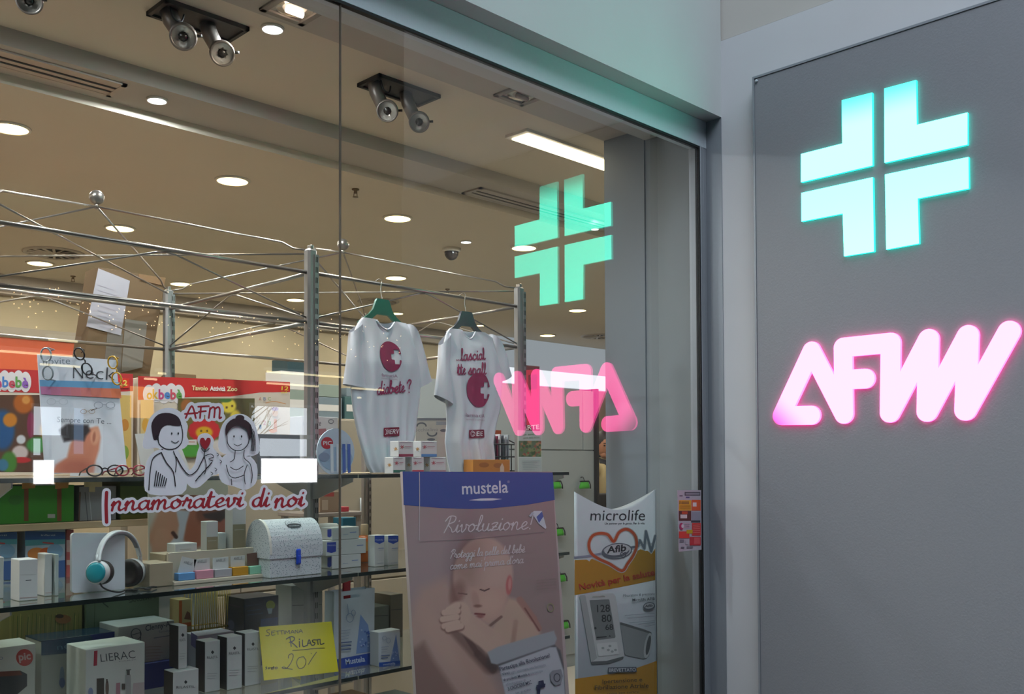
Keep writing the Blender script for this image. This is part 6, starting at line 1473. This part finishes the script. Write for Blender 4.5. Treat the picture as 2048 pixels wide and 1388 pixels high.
carton('cream_box', 'tallest cream box at the right of the stepped display', 'box', (453, 465, 492, 1005, 1110), m_wcard, z=zr, y=y0+.07, depth=.045, group='cream boxes on the stepped display', front=lambda p: (p.pp([(465.5, 1049), (491.5, 1048), (491.5, 1108), (465.5, 1109)], '#94866c'), p.st([(469, 1060), (488, 1059)], .9, '#c4bcae')))
carton('cream_box', 'plain white box between the two upright cream boxes', 'box', (436, 438, 452, 1066, 1110), pmat('white_carton_b', '#bcc0be', .5), z=zr, y=y0+.095, depth=.03, group='cream boxes on the stepped display')
carton('beige_carton_box', 'flat beige box on the shelf left of the stepped display', 'box', (288, 299, 346, 1128, 1172), pmat('beige_carton', '#a3937c', .55), z=Z2, y=y0+.01, depth=.1)
# speckled trunk
tp = A(540, 1157, 2, Z2); x0, yt0 = tp.x, tp.y; x1 = A(643, 1150, 1, yt0).x; dpt = A(495, 1120, 0, x0).y-yt0; zl = A(540, 1110, 1, yt0).z; ztp = A(520, 1040, 0, x0).z
mt = bpy.data.materials.new('speckled_paper'); mt.use_nodes = True; nt = mt.node_tree; b = nt.nodes['Principled BSDF']; b.inputs['Roughness'].default_value = .55
tcn = nt.nodes.new('ShaderNodeTexCoord'); vo = nt.nodes.new('ShaderNodeTexVoronoi'); vo.inputs['Scale'].default_value = 210; rmp = nt.nodes.new('ShaderNodeValToRGB')
rmp.color_ramp.elements[0].position = .20; rmp.color_ramp.elements[0].color = (*lin('#5f6d78'), 1); rmp.color_ramp.elements[1].position = .32; rmp.color_ramp.elements[1].color = (*lin('#c6c8cc'), 1)
nt.links.new(tcn.outputs['Object'], vo.inputs['Vector']); nt.links.new(vo.outputs['Distance'], rmp.inputs[0]); nt.links.new(rmp.outputs[0], b.inputs['Base Color'])
trk = empty('trunk_box', ((x0+x1)/2, yt0+dpt/2, Z2), 'speckled white cardboard trunk with arched lid and blue clasp', 'trunk')
adopt(trk, MB().box((x0, yt0, Z2+.0005), (x1, yt0+dpt, zl), mt, .001).build('body'))
cy = yt0+dpt/2; hh = ztp-zl; prof = [(-dpt/2-.004, -.012)]+[(-(dpt/2+.004)*math.cos(PI*i/20), hh*math.sin(PI*i/20)**.8) for i in range(21)]+[(dpt/2+.004, -.012)]
fr = (Vector((x1+.002, cy, zl)), Vector((0, 1, 0)), Vector((0, 0, 1)), Vector((1, 0, 0)))
lid = MB().prism(prof, fr, x1-x0+.006, mt).build('lid'); adopt(trk, lid)
fr2 = (Vector((x0-.003, cy, zl)), Vector((0, 1, 0)), Vector((0, 0, 1)), Vector((1, 0, 0)))
outer = [(a*1.012, b_*1.012+.001) for a, b_ in prof[1:-1]]; inner = [(a*.93, b_*.90) for a, b_ in prof[1:-1]]
mb = MB(); L_ = len(outer); v_ = [Vector((x0-.0035, cy+a, zl+b_)) for a, b_ in outer]+[Vector((x0-.0035, cy+a, zl+b_)) for a, b_ in inner]+[Vector((x0+.004, cy+a, zl+b_)) for a, b_ in outer]
mb.add(v_, [(i, i+1, L_+i+1, L_+i) for i in range(L_-1)]+[(i+1, i, 2*L_+i, 2*L_+i+1) for i in range(L_-1)], pmat('pale_edge_paper', '#d8d2c8', .5)); o = mb.build('lid_edge'); o.parent = lid
cxm = x0+(x1-x0)*.52; m_clasp = pmat('blue_plastic_clasp', '#1f48c0', .35)
adopt(trk, MB().box((cxm-.008, yt0-.010, zl-.034), (cxm+.008, yt0-.003, zl+.012), m_clasp, .003).box((cxm-.006, yt0-.013, zl-.030), (cxm+.006, yt0-.009, zl-.006), m_clasp, .002).build('clasp'))
def tmap(u, v, z):   # along the lid's arch
    a = v; yy = -(dpt/2+.004)*math.cos(a); zz = hh*math.sin(a)**.8; nrm = Vector((0, -math.cos(a), math.sin(a))).normalized()
    return Vector((u, cy+yy, zl+zz))+nrm*(z+.001)
p = Pr(None, tmap, .0006, .0002); rr_ = .024
p.region(lambda X, Y_: np.abs(np.hypot((X-cxm), (Y_-.95)*.085)-rr_)-.0012, (cxm-.03, .55, cxm+.03, 1.35), .0014, '#7f868c') if False else None
ring = ell(cxm, .98, .024, .26, 30); p.stroke(ring, .0016, '#7f868c', True)
p.poly(ell(cxm, .86, .024, .11, 26), '#33383c'); p.text('trunkbox', cxm, .82, .06, '#b8bcc0', .01, 0, 'c', .036); p.text('Fuller', cxm, 1.03, .07, '#6f767c', 0, 0, 'c', .024)
o = p.build('print'); o.parent = lid
# boxes with blue badges, bottle, tube boxes
def shield(p, x0, x1, y0, y1): p.pp([(x0, y0), (x1, y0-1), (x1, y1-3), ((x0+x1)/2, y1), (x0, y1-2)], '#2f3f9c')
def mus(px, lab, badge, z):
    xs_, xe, xr, yt, yb = px
    def side(p):
        if badge == 's': shield(p, xe-9, xe-1, yt+3, yb-8)
    def front(p):
        if badge == 'f': shield(p, xe+2, xe+20, yt+3, yb-6); p.tx('mustela', xe+3, yt+10, xe+19, yt+10, 4, '#a9b0d0')
        p.st([(xe+22, (yt+yb)/2), (xe+32, (yt+yb)/2-1)], 1, '#8f9ab0'); p.st([(xr-18, yt+9), (xr-6, yt+8)], 1.4, '#7f8fc0')
    return carton('skincare_box', lab, 'box', px, m_wcard, z=z, y=.40, depth=.06, side=side, front=front, group='stack of skincare boxes by the trunk')
_, b1 = mus((652, 664, 722, 1112, 1143), 'bottom box of the white skincare stack right of the trunk', 's', Z2)
_, b2 = mus((646, 652, 732, 1082, 1112), 'middle box of the white skincare stack, sticking out to the right', 'f', b1[5]+.0004)
_, b3 = mus((652, 664, 718, 1056, 1083), 'top box of the white skincare stack right of the trunk', 's', b2[5]+.0004)
cb = A(729, 1136, 1, .52); m_or = pmat('orange_plastic_bottle', '#b85a1c', .35); Tb = Matrix.Translation((cb.x, .52, Z2))
t = empty('bottle', (cb.x, .52, Z2), 'orange bottle with beige cap behind the skincare stack', 'bottle'); hb = A(729, 1070, 1, .52).z-Z2; ht = A(729, 1048, 1, .52).z-Z2
adopt(t, MB().lathe([(0, .001), (.024, .001), (.026, .004), (.026, hb*.85), (.020, hb*.97), (.012, hb)], m_or, 20, Tb).build('body'), MB().lathe([(.013, hb-.002), (.013, ht-.003), (.010, ht), (0, ht)], pmat('beige_cap', '#b89878', .5), 16, Tb).build('cap'))
p = Px(plane_map((0, .494, 0), (0, -1, 0)), .0006); p.pp([(722, 1084), (736, 1083), (736, 1102), (722, 1103)], '#c98a4a'); adopt(t, p.build('label_print'))
for px, lab in (((745, 749, 769, 1071, 1135), 'left of two slim white tube boxes with blue tops'), ((773, 776, 797, 1071, 1134), 'right of two slim white tube boxes with blue tops, next to the baby poster')):
    def fr_(p, px=px):
        xs_, xe, xr, yt, yb = px; p.pp([(xe+.3, yt+.4), (xr-.3, yt+.4), (xr-.3, yt+12), ((xe+xr)/2, yt+17), (xe+.3, yt+13)], '#3350a8'); p.tx('mustela', xe+2, yt+10, xr-3, yt+10, 3.4, '#c0c8e0'); p.st([(xe+8, yt+26), (xr-2, yt+25)], 1.2, '#7f8fc0'); p.st([(xe+8, yt+30), (xr-4, yt+29)], .8, '#a0a8b8'); p.st([(xe+6, yb-8), (xr-3, yb-9)], 1, '#a0a8b8')
    carton('tube_box', lab, 'box', px, m_wcard, z=Z2, y=.36, depth=.035, front=fr_, group='slim white tube boxes')
jc = A(656, 1060, 1, .6); Tb = Matrix.Translation((jc.x, .6, Z2)); jh = A(656, 1047, 1, .6).z-Z2
t = empty('jar', (jc.x, .6, Z2), 'white jar with rounded lid half hidden behind the trunk', 'jar'); adopt(t, MB().lathe([(0, .001), (.034, .001), (.036, .006), (.036, jh-.03), (.032, jh-.026)], m_wcard, 20, Tb).build('body'), MB().lathe([(.037, jh-.028), (.038, jh-.008), (.030, jh), (0, jh+.002)], pmat('white_cap', '#b9b4ac', .4), 20, Tb).build('lid'))
# things further back at the right
carton('teal_box', 'teal box behind the skincare stack', 'box', (683, 686, 712, 1036, 1140), pmat('teal_box', '#1f6a80', .5), z=Z2, y=.66, depth=.06)
for px, mt_, lab, z_ in (((640, 650, 690, 985, 1022), pmat('dim_red_box', '#7a3c34', .6), 'brown red box on the step behind the steel post', 1.462), ((652, 662, 684, 958, 985), pmat('red_box', '#a8303c', .6), 'small red box on top of the brown red box behind the post', None)):
    pass
lb = empty('side_table', (2.68, 1.8, 0), 'grey side table carrying red boxes, seen behind the steel post', 'table')
tz = A(650, 1024, 1, 1.8).z
adopt(lb, MB().box((2.52, 1.72, tz-.02), (2.84, 2.0, tz), pmat('grey_table_board', '#77706a', .6), .003).build('tabletop'))
for a_ in (2.53, 2.80):
    for b_ in (1.74, 1.96): adopt(lb, MB().box((a_, b_, 0), (a_+.025, b_+.025, tz-.02), m_post).build('leg'))
o, bb = carton('storage_box', 'brown box with a red label on the side table behind the post', 'box', (628, 640, 678, 984, 1023), pmat('brown_storage_card', '#7d6a58', .7), z=tz+.0005, y=1.75, depth=.15, front=lambda p: (p.pp([(648, 985), (668, 985), (668, 993), (648, 993)], '#8a3434'), p.pp([(644, 1000), (656, 1000), (656, 1020), (644, 1020)], '#9a8a7a')))
carton('storage_box', 'red triangular topped packet on the brown box behind the post', 'box', (632, 640, 662, 962, 984), pmat('red_box', '#a8303c', .6), z=bb[5]+.0005, y=1.77, depth=.08)
carton('storage_box', 'dark red packet on the side table right of the brown box', 'box', (680, 683, 698, 1014, 1032), pmat('red_box', '#a8303c', .6), z=tz+.0005, y=1.74, depth=.06)

# ---------------------------------------------------------------- third shelf
Z3 = .9723
def pic(p):
    p.el(49, 1315, 17, 17, '#b23422'); p.tx('pic', 38, 1321, 62, 1318, 15, '#d0b0a4', .03); p.tx('o', -2, 1320, 6, 1319, 10, '#7d7f90')
    p.pp([(-40, 1345), (40, 1341), (54, 1348), (54, 1372), (35, 1388), (-40, 1400)], '#2b2a28'); p.pp([(-40, 1345), (40, 1341), (44, 1350), (-40, 1356)], '#6a3018')
carton('thermometer_box', 'white box with a red round badge in the lower left corner', 'box', (-70, -60, 70, 1303, 1440), pmat('white_carton_dim', '#c4bfb4', .5), z=Z3, depth=.12, front=pic)
def neb_f(p):
    p.pp([(82.5, 1283), (236, 1262), (236, 1298), (82.5, 1311)], '#16405c'); p.tx('nebula', 115, 1300, 188, 1289, 12, '#5f8a9c', -.01); p.pp([(180, 1270), (236, 1262), (236, 1280), (190, 1284)], '#1f2f70')
    p.el(124, 1355, 5, 22, '#6f7f90'); p.el(140, 1350, 4, 26, '#5a3a34'); p.el(124, 1365, 6, 10, '#4a5a80')
carton('nebuliser_box', 'long box with dark blue top reading nebula behind the white gift box', 'box', (58, 82, 236, 1284, 1400), pmat('grey_white_carton', '#a4a298', .5), z=Z3, y=.585, depth=.12, front=neb_f, top=None, group='nebuliser boxes')
pt = A(82, 1284, 1, .585); x1n = A(236, 1262, 1, .585).x
tag(MB().box((pt.x-.0005, .5845, pt.z+.0004), (x1n, .705, pt.z+.003), pmat('dark_blue_gloss', '#1d3040', .2), .0005).build('box_lid'), 'dark blue glossy lid sheet lying on the nebula box', 'lid')
def lierac(p):
    p.pp([(188, 1302), (195, 1301), (194, 1331), (187, 1332)], '#b03848'); p.tx('LIERAC', 202, 1324, 271, 1316, 16.5, '#3d3f42', -.012); p.tx('PARIS', 238, 1324, 272, 1320, 2, '#9a9a9a')
    p.pp([(193, 1357), (208, 1356), (208, 1400), (193, 1400)], '#4e463e'); p.el(214, 1376, 3.4, 16, '#7a6458'); p.pp([(212, 1358), (215, 1358), (215, 1366), (212, 1366)], '#5a4a40'); p.pp([(232, 1366), (240, 1365), (240, 1400), (231, 1400)], '#b5808a'); p.el(181, 1384, 5, 9, '#8f94b0'); p.pp([(243, 1367), (250, 1367), (250, 1379), (243, 1379)], '#564c46'); p.pp([(251, 1350), (261, 1349), (262, 1400), (251, 1400)], '#a9a6a4'); p.pp([(253, 1340), (259, 1340), (259, 1350), (253, 1350)], '#55534f'); p.st([(252, 1340), (261, 1339)], 1.6, '#55534f'); p.pp([(266, 1366), (288, 1364), (288, 1400), (264, 1400)], '#c4aeb0')
carton('gift_box', 'white gift box with a red bar and grey capital lettering, front of the third shelf', 'box', (145, 171, 289, 1300, 1425), pmat('bright_white_carton', '#d4d2cc', .5), z=Z3, depth=.13, front=lierac)
def clenny(p):
    p.tx('Clenny-A', 291, 1262, 342, 1252, 11, '#3a4250', .012, .15); p.tx('family', 318, 1266, 340, 1263, 5, '#6a707c'); p.st([(308, 1276), (340, 1271)], 1.8, '#6a707c'); p.st(ell(272, 1268, 10, 11, 18), 1.6, '#4a5058', True); p.st([(280, 1262), (281, 1278), (277, 1290)], 1.6, '#4a5058', False, 3); p.st([(263, 1270), (281, 1265)], 1.2, '#4a5058')
    small_text(p, 292, 1294, 46, 7, 6, '#8a8076', 1.0, 4, .04)
_, bblue = carton('blue_box', 'flat dark blue box under the grey aerosol box', 'box', (181, 236, 352, 1336, 1392), pmat('navy_carton', '#232c6c', .45), z=Z3, y=.545, depth=.16, group=None)
carton('aerosol_box', 'grey white box printed with a round face outline behind the tall striped box', 'box', (181, 236, 348, 1254, 1350), pmat('grey_white_carton_b', '#9fa0a0', .5), z=bblue[5]+.0004, y=.56, depth=.13, front=clenny, group='nebuliser boxes')
m_dkc = pmat('black_brown_carton', '#2b2626', .5)
def rila(px, lab, z=None, y=None, lines=3):
    xs_, xe, xr, yt, yb = px
    def fr(p):
        w_ = xr-xe; cx = (xe+xr)/2; yy = yt+(yb-yt)*(.2 if yb-yt > 60 else .18)
        p.pp([(cx, yy-4), (cx+3.4, yy), (cx, yy+4), (cx-3.4, yy)], '#2e2c2e'); p.tx('RILASTIL', xe+w_*.14, yy+13, xr-w_*.14, yy+11.5, 5, '#5f5c5e', .004)
        for i in range(lines): p.st([(xe+w_*.15, yt+(yb-yt)*.62+i*5), (xr-w_*(.2+.08*i), yt+(yb-yt)*.62+i*5-.8)], .8, '#9a989a')
    o, b_ = carton('dermo_box', lab, 'box', px, m_wcard, z=z or Z3, y=y, depth=.055, front=fr, group='white boxes with dark sides beside the yellow notice')
    q = MB().box((b_[0]-.0008, b_[2]+.0015, b_[4]+.001), (b_[0]+.0005, b_[3]-.0015, b_[5]-.001), m_dkc).build('side_face', o); return b_
bz = rila((322, 346, 397, 1345, 1440), 'broad white dermo box lying low with the upright one on top', None, .36)
rila((341, 357, 374, 1252, 1342), 'upright narrow white box standing on the broad dermo box', bz[5]+.0004, .385)
rila((395, 410, 440, 1284, 1386), 'first white dermo box of the upright row left of the yellow notice')
rila((441, 454, 484, 1275, 1381), 'second white dermo box of the upright row left of the yellow notice')
rila((484, 490, 522, 1267, 1373), 'third white dermo box, touching the yellow notice')
carton('violet_box', 'open white box with violet side behind the first dermo box', 'box', (381, 396, 468, 1272, 1360), pmat('violet_white_carton', '#a09caa', .5), z=Z3, y=.50, depth=.08, side=lambda p: p.pp([(382, 1264), (395, 1272), (395, 1300), (382, 1290)], '#6a5f8c'))
def dkb(p):
    p.el(541, 1210, 9, 9, '#9aa030'); p.pp([(534, 1217), (545, 1216), (543, 1227), (537, 1228)], '#a8b8c4'); p.pp([(522, 1238), (555, 1234), (555, 1290), (516, 1294)], '#1f3f78'); p.st([(495, 1222), (520, 1219)], 1.2, '#2f4a6a'); p.st([(495, 1230), (525, 1226)], 1, '#2f4a6a'); p.st([(492, 1212), (520, 1208)], 1, '#2a3f5a')
carton('dark_blue_box', 'dark blue box with a yellow badge behind the dermo boxes', 'box', (449, 488, 557, 1198, 1330), pmat('dark_navy_carton', '#17202e', .35), z=Z3, y=.60, depth=.12, front=dkb, side=lambda p: (p.el(462, 1250, 7, 10, '#4a4a60'), p.st([(455, 1208), (480, 1214)], 1.2, '#50405a')))
# yellow notice
na, nb, nc = Vector((A(528, 1361, 1, .335).x, .335, 0)), None, None
na = A(528, 1361, 1, .335); nb = A(677, 1343, 1, .335); nc = A(518, 1254, 1, .375)
nn = (nb-na).cross(nc-na).normalized(); nn = nn if nn.y < 0 else -nn; nm = plane_map(na, nn)
q = [nm(x, -y, 0) for x, y in ((528, 1361), (677, 1343), (663, 1243), (518, 1254))]; zmin = min(p.z for p in q)
for p in q: p.z += max(0, Z3-zmin+.0003) if zmin < Z3 else 0
nt_ = empty('paper_notice', (q[0]+q[1])/2, 'bright yellow handwritten notice leaning on the third shelf', 'notice')
mb = MB(); mb.add(q+[p-nn*.0012 for p in q], [(0, 1, 2, 3), (7, 6, 5, 4), (0, 4, 5, 1), (1, 5, 6, 2), (2, 6, 7, 3), (3, 7, 4, 0)], pmat('yellow_paper', '#d6c80c', .6, 0, .03, 5)); adopt(nt_, mb.build('sheet'))
adopt(nt_, MB().prism([(.004, 0), (.05, 0), (.03, .10)], (Vector(((q[0].x+q[1].x)/2, .34, Z3+.0003)), Vector((0, 1, 0)), Vector((0, 0, 1)), Vector((1, 0, 0))), .003, pmat('yellow_paper', '#d6c80c')).build('strut'))
p = Px(nm, .0006, .0002); KM = lambda *q_: [(300+x/5.12, 1160+y/5.12) for x, y in q_]
def hw(strokes, w_, c='#33320c'):
    p.ribbons([Y(bez(KM(*s_), 4)) if len(s_) > 2 else Y(KM(*s_)) for s_ in strokes], w_, c)
hw([[(1225, 510), (1195, 515), (1200, 535), (1220, 545), (1215, 570), (1185, 570)], [(1245, 525), (1245, 565), (1280, 560)], [(1245, 540), (1270, 538)], [(1245, 525), (1280, 520)], [(1290, 525), (1325, 520)], [(1307, 522), (1310, 560)], [(1330, 522), (1365, 516)], [(1347, 520), (1350, 556)], [(1372, 520), (1374, 554)], [(1386, 552), (1390, 520), (1405, 540), (1425, 515), (1428, 550)], [(1440, 548), (1458, 515), (1476, 545)], [(1446, 537), (1470, 534)], [(1486, 546), (1488, 514), (1512, 542), (1512, 510)], [(1524, 542), (1542, 508), (1562, 538)], [(1530, 530), (1555, 526)]], 1.2)
hw([[(1432, 590), (1445, 680)], [(1395, 605), (1440, 580), (1475, 590), (1470, 620), (1425, 640)], [(1440, 635), (1475, 660), (1505, 690)], [(1528, 630), (1530, 685)], [(1527, 605), (1529, 610)], [(1560, 615), (1565, 680), (1600, 672)], [(1608, 672), (1628, 612), (1650, 665)], [(1615, 650), (1645, 645)], [(1690, 612), (1662, 618), (1668, 638), (1688, 645), (1680, 665), (1655, 668)], [(1695, 615), (1735, 608)], [(1715, 612), (1720, 660)], [(1740, 608), (1745, 658), (1780, 648)]], 2.0, '#1f1e08')
hw([[(1458, 722), (1560, 714), (1680, 702), (1785, 697)]], 1.2)
hw([[(1415, 800), (1420, 770), (1450, 755), (1465, 780), (1440, 850), (1395, 905), (1350, 900), (1370, 890), (1400, 905), (1455, 915)], [(1570, 785), (1520, 800), (1500, 850), (1525, 905), (1575, 890), (1595, 830), (1570, 785)], [(1702, 740), (1660, 800), (1620, 865)], [(1648, 750), (1650, 755)]], 1.4)
hw([[(1195, 890), (1182, 895), (1195, 905), (1182, 915)], [(1208, 900), (1215, 912), (1222, 898), (1208, 900)], [(1232, 900), (1250, 898), (1240, 914), (1255, 912)], [(1262, 885), (1262, 912)], [(1255, 895), (1272, 893)], [(1282, 895), (1278, 910), (1298, 908), (1298, 893), (1282, 895)]], 1.3)
adopt(nt_, p.build('lettering'))
# paper carrier bag and small box
gp = A(667, 1340, 1, .385); xa, xb = gp.x, A(748, 1330, 1, .385).x; zb_, zt2 = Z3+.0005, A(667, 1185, 1, .385).z; dg = A(648, 1200, 0, xa).y-.385
bg = empty('paper_bag', ((xa+xb)/2, .42, Z3), 'white paper carrier bag with blue foot and tree print', 'bag')
m_bag = pmat('white_paper_bag', '#c6cad2', .35); hx_ = (xa+xb)/2
out = [(0, 0), (xb-xa, 0), (xb-xa-.006, zt2-zb_), (.11, zt2-zb_), (.105, zt2-zb_)]; W_ = xb-xa; H_ = zt2-zb_
mb = MB(); mb.recalc = False
def sheet(y, flip):
    hole = [(W_*.22, H_*.90), (W_*.62, H_*.905), (W_*.62, H_*.945), (W_*.22, H_*.94)]; T_ = lambda a, b_: (xa+a+(.003 if b_ > H_*.5 else 0), y, zb_+b_)
    vs = [T_(0, 0), T_(W_, 0), T_(W_, H_), T_(0, H_)]+[T_(*h_) for h_ in hole]; fs = [(0, 1, 5, 4), (1, 2, 6, 5), (2, 3, 7, 6), (3, 0, 4, 7)]
    mb.add(vs, [f[::-1] if flip else f for f in fs], m_bag)
sheet(.385, False); sheet(.385+dg, True)
for x in (xa, xb): mb.add([(x, .385, zb_), (x, .385+dg, zb_), (x+(.003 if x == xa else .003), .385+dg, zb_+H_), (x+.003, .385, zb_+H_), (x+(.012 if x == xa else -.012), .385+dg/2, zb_+H_*.5), (x+(.016 if x == xa else -.012), .385+dg/2, zb_+H_)], [(0, 1, 4), (1, 2, 5, 4), (0, 4, 5, 3)], m_bag)
mb.add([(xa, .385, zb_), (xb, .385, zb_), (xb, .385+dg, zb_), (xa, .385+dg, zb_)], [(0, 1, 2, 3)], m_bag); adopt(bg, mb.build('body'))
p = Px(plane_map((0, .385, 0), (0, -1, 0)), .0006, .0002); k7 = lambda x, y: (620+x/3.1, 940+y/3.1); K7 = lambda *q_: [k7(*a_) for a_ in q_]
p.pp(K7((312, 895), (360, 960), (382, 1125), (285, 1140)), '#7f97c8'); rnd = random.Random(6)
for i in range(16): p.el(*k7(rnd.uniform(310, 372), rnd.uniform(960, 1120)), 1.8, 1.8, '#4f68ac' if i % 2 else '#a9b8dc')
p.pp([(667.5, 1319), (747, 1304), (747.5, 1329), (667.5, 1339)], '#2f4aa0'); p.tx('Mustela', *k7(218, 1205), *k7(338, 1185), 11, '#c8d0e4', .02)
for i in range(4): p.st(K7((188, 995+i*18), (245-i*5, 990+i*18)), .9, '#8a94aa')
for i in range(3): p.st(K7((188, 1070+i*22), (250-i*3, 1064+i*22)), 2.4, '#4f5f8c')
p.st(K7((225, 830), (232, 890), (220, 900)), 1.1, '#7f8fac', False, 3); p.st(ell(*k7(240, 915), 7, 9, 16), 1.1, '#7f8fac', True); p.st(ell(*k7(262, 885), 4, 6, 12), 1.1, '#7f8fac', True)
adopt(bg, p.build('print'))
adopt(bg, MB().box((xa+.05, .40, zb_+.06), (xa+.075, .41, zb_+H_+.06), pmat('red_ribbon', '#a0262c', .6), .001).build('ribbon'))
def xmas(p):
    p.pp([(757, 1265), (757, 1265), (800, 1264), (800, 1324), (757, 1326)], '#c4c8d0'); p.pp([(792, 1268), (799, 1322), (780, 1324)], '#6f88c0'); rnd = random.Random(9)
    for i in range(7): p.el(rnd.uniform(785, 797), rnd.uniform(1295, 1320), 1.3, 1.3, '#a9b8dc')
    p.pp([(757.5, 1325), (800, 1321), (800, 1332), (757.5, 1334)], '#2a52a8'); p.tx('mustela', 766, 1331, 790, 1328, 4.5, '#c0c8e0', .01); p.st(ell(768, 1276, 4, 4, 12), 1, '#9aa4b8', True); p.st(ell(776, 1281, 4, 5, 12), 1, '#9aa4b8', True)
    for i in range(3): p.st([(762, 1294+i*5), (776-i*2, 1293+i*5)], .9, '#9aa4b8')
    p.st([(762, 1311), (778, 1310)], 2, '#6a78a0'); p.st([(762, 1316), (774, 1315)], 2, '#6a78a0')
carton('small_gift_box', 'small white box with a blue foot and tree print between bag and poster', 'box', (753, 757, 800, 1265, 1334), m_wcard, z=Z3, depth=.045, front=xmas)
# back row of the third shelf
def sang(p):
    p.tx('SANGEMINI', 258, 1206, 312, 1196, 8, '#22281a', .01, .0); p.st([(216, 1214), (206, 1206), (214, 1200)], 2.4, '#202a20'); p.st([(190, 1190), (188, 1262)], 1.2, '#39462c')
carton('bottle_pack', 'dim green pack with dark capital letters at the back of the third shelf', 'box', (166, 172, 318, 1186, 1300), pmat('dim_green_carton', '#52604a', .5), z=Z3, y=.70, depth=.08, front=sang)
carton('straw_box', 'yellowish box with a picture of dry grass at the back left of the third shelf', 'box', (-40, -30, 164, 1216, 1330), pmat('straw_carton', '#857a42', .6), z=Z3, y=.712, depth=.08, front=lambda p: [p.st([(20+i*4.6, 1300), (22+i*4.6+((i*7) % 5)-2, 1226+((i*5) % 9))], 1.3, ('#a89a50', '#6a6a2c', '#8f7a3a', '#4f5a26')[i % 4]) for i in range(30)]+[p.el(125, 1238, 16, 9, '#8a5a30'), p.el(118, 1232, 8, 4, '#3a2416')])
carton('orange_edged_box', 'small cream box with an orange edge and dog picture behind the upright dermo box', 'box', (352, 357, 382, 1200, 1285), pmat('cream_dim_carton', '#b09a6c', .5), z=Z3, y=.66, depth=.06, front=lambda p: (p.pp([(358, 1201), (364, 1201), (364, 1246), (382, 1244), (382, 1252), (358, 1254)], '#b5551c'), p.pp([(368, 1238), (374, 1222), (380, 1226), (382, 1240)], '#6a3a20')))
bk = empty('trolley_reflection_wires', (1.55, .72, Z3), 'golden upright wires added in place of mirrored shopping trolleys at the back of the third shelf', 'reflection wires')  # wires added to imitate the reflection of shopping trolleys in the glass
a = A(386, 1270, 1, .70); b = A(455, 1262, 1, .70); zt3 = A(400, 1180, 1, .70).z; m_brass = pmat('brass_wire', '#a8904c', .35, .6)
mb = MB()
for i in range(20):
    x = a.x+(b.x-a.x)*i/19; mb.tube([(x, .70, Z3+.004), (x+.006, .695, zt3)], .0014, m_brass, 5)
    if i % 2: mb.tube([(x, .775, Z3+.004), (x+.006, .78, zt3)], .0014, m_brass, 5)
adopt(bk, mb.build('wire_mesh'))
mb = MB()
for z in (Z3+.004, (Z3+zt3)/2, zt3): mb.tube([(a.x, .70, z), (b.x, .70, z), (b.x, .78, z), (a.x, .78, z)], .0026, m_brass, 6, True)
adopt(bk, mb.build('rim'))
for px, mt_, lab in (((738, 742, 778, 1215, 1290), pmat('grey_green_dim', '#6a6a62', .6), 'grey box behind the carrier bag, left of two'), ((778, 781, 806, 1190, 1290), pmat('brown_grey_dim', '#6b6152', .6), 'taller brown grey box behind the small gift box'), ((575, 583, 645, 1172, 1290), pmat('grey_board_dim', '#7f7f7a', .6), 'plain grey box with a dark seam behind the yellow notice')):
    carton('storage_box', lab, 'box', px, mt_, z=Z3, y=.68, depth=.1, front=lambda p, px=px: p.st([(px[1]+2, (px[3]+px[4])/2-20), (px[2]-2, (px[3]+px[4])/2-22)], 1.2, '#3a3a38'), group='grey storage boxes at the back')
# lowest shelf, just in view under the notice
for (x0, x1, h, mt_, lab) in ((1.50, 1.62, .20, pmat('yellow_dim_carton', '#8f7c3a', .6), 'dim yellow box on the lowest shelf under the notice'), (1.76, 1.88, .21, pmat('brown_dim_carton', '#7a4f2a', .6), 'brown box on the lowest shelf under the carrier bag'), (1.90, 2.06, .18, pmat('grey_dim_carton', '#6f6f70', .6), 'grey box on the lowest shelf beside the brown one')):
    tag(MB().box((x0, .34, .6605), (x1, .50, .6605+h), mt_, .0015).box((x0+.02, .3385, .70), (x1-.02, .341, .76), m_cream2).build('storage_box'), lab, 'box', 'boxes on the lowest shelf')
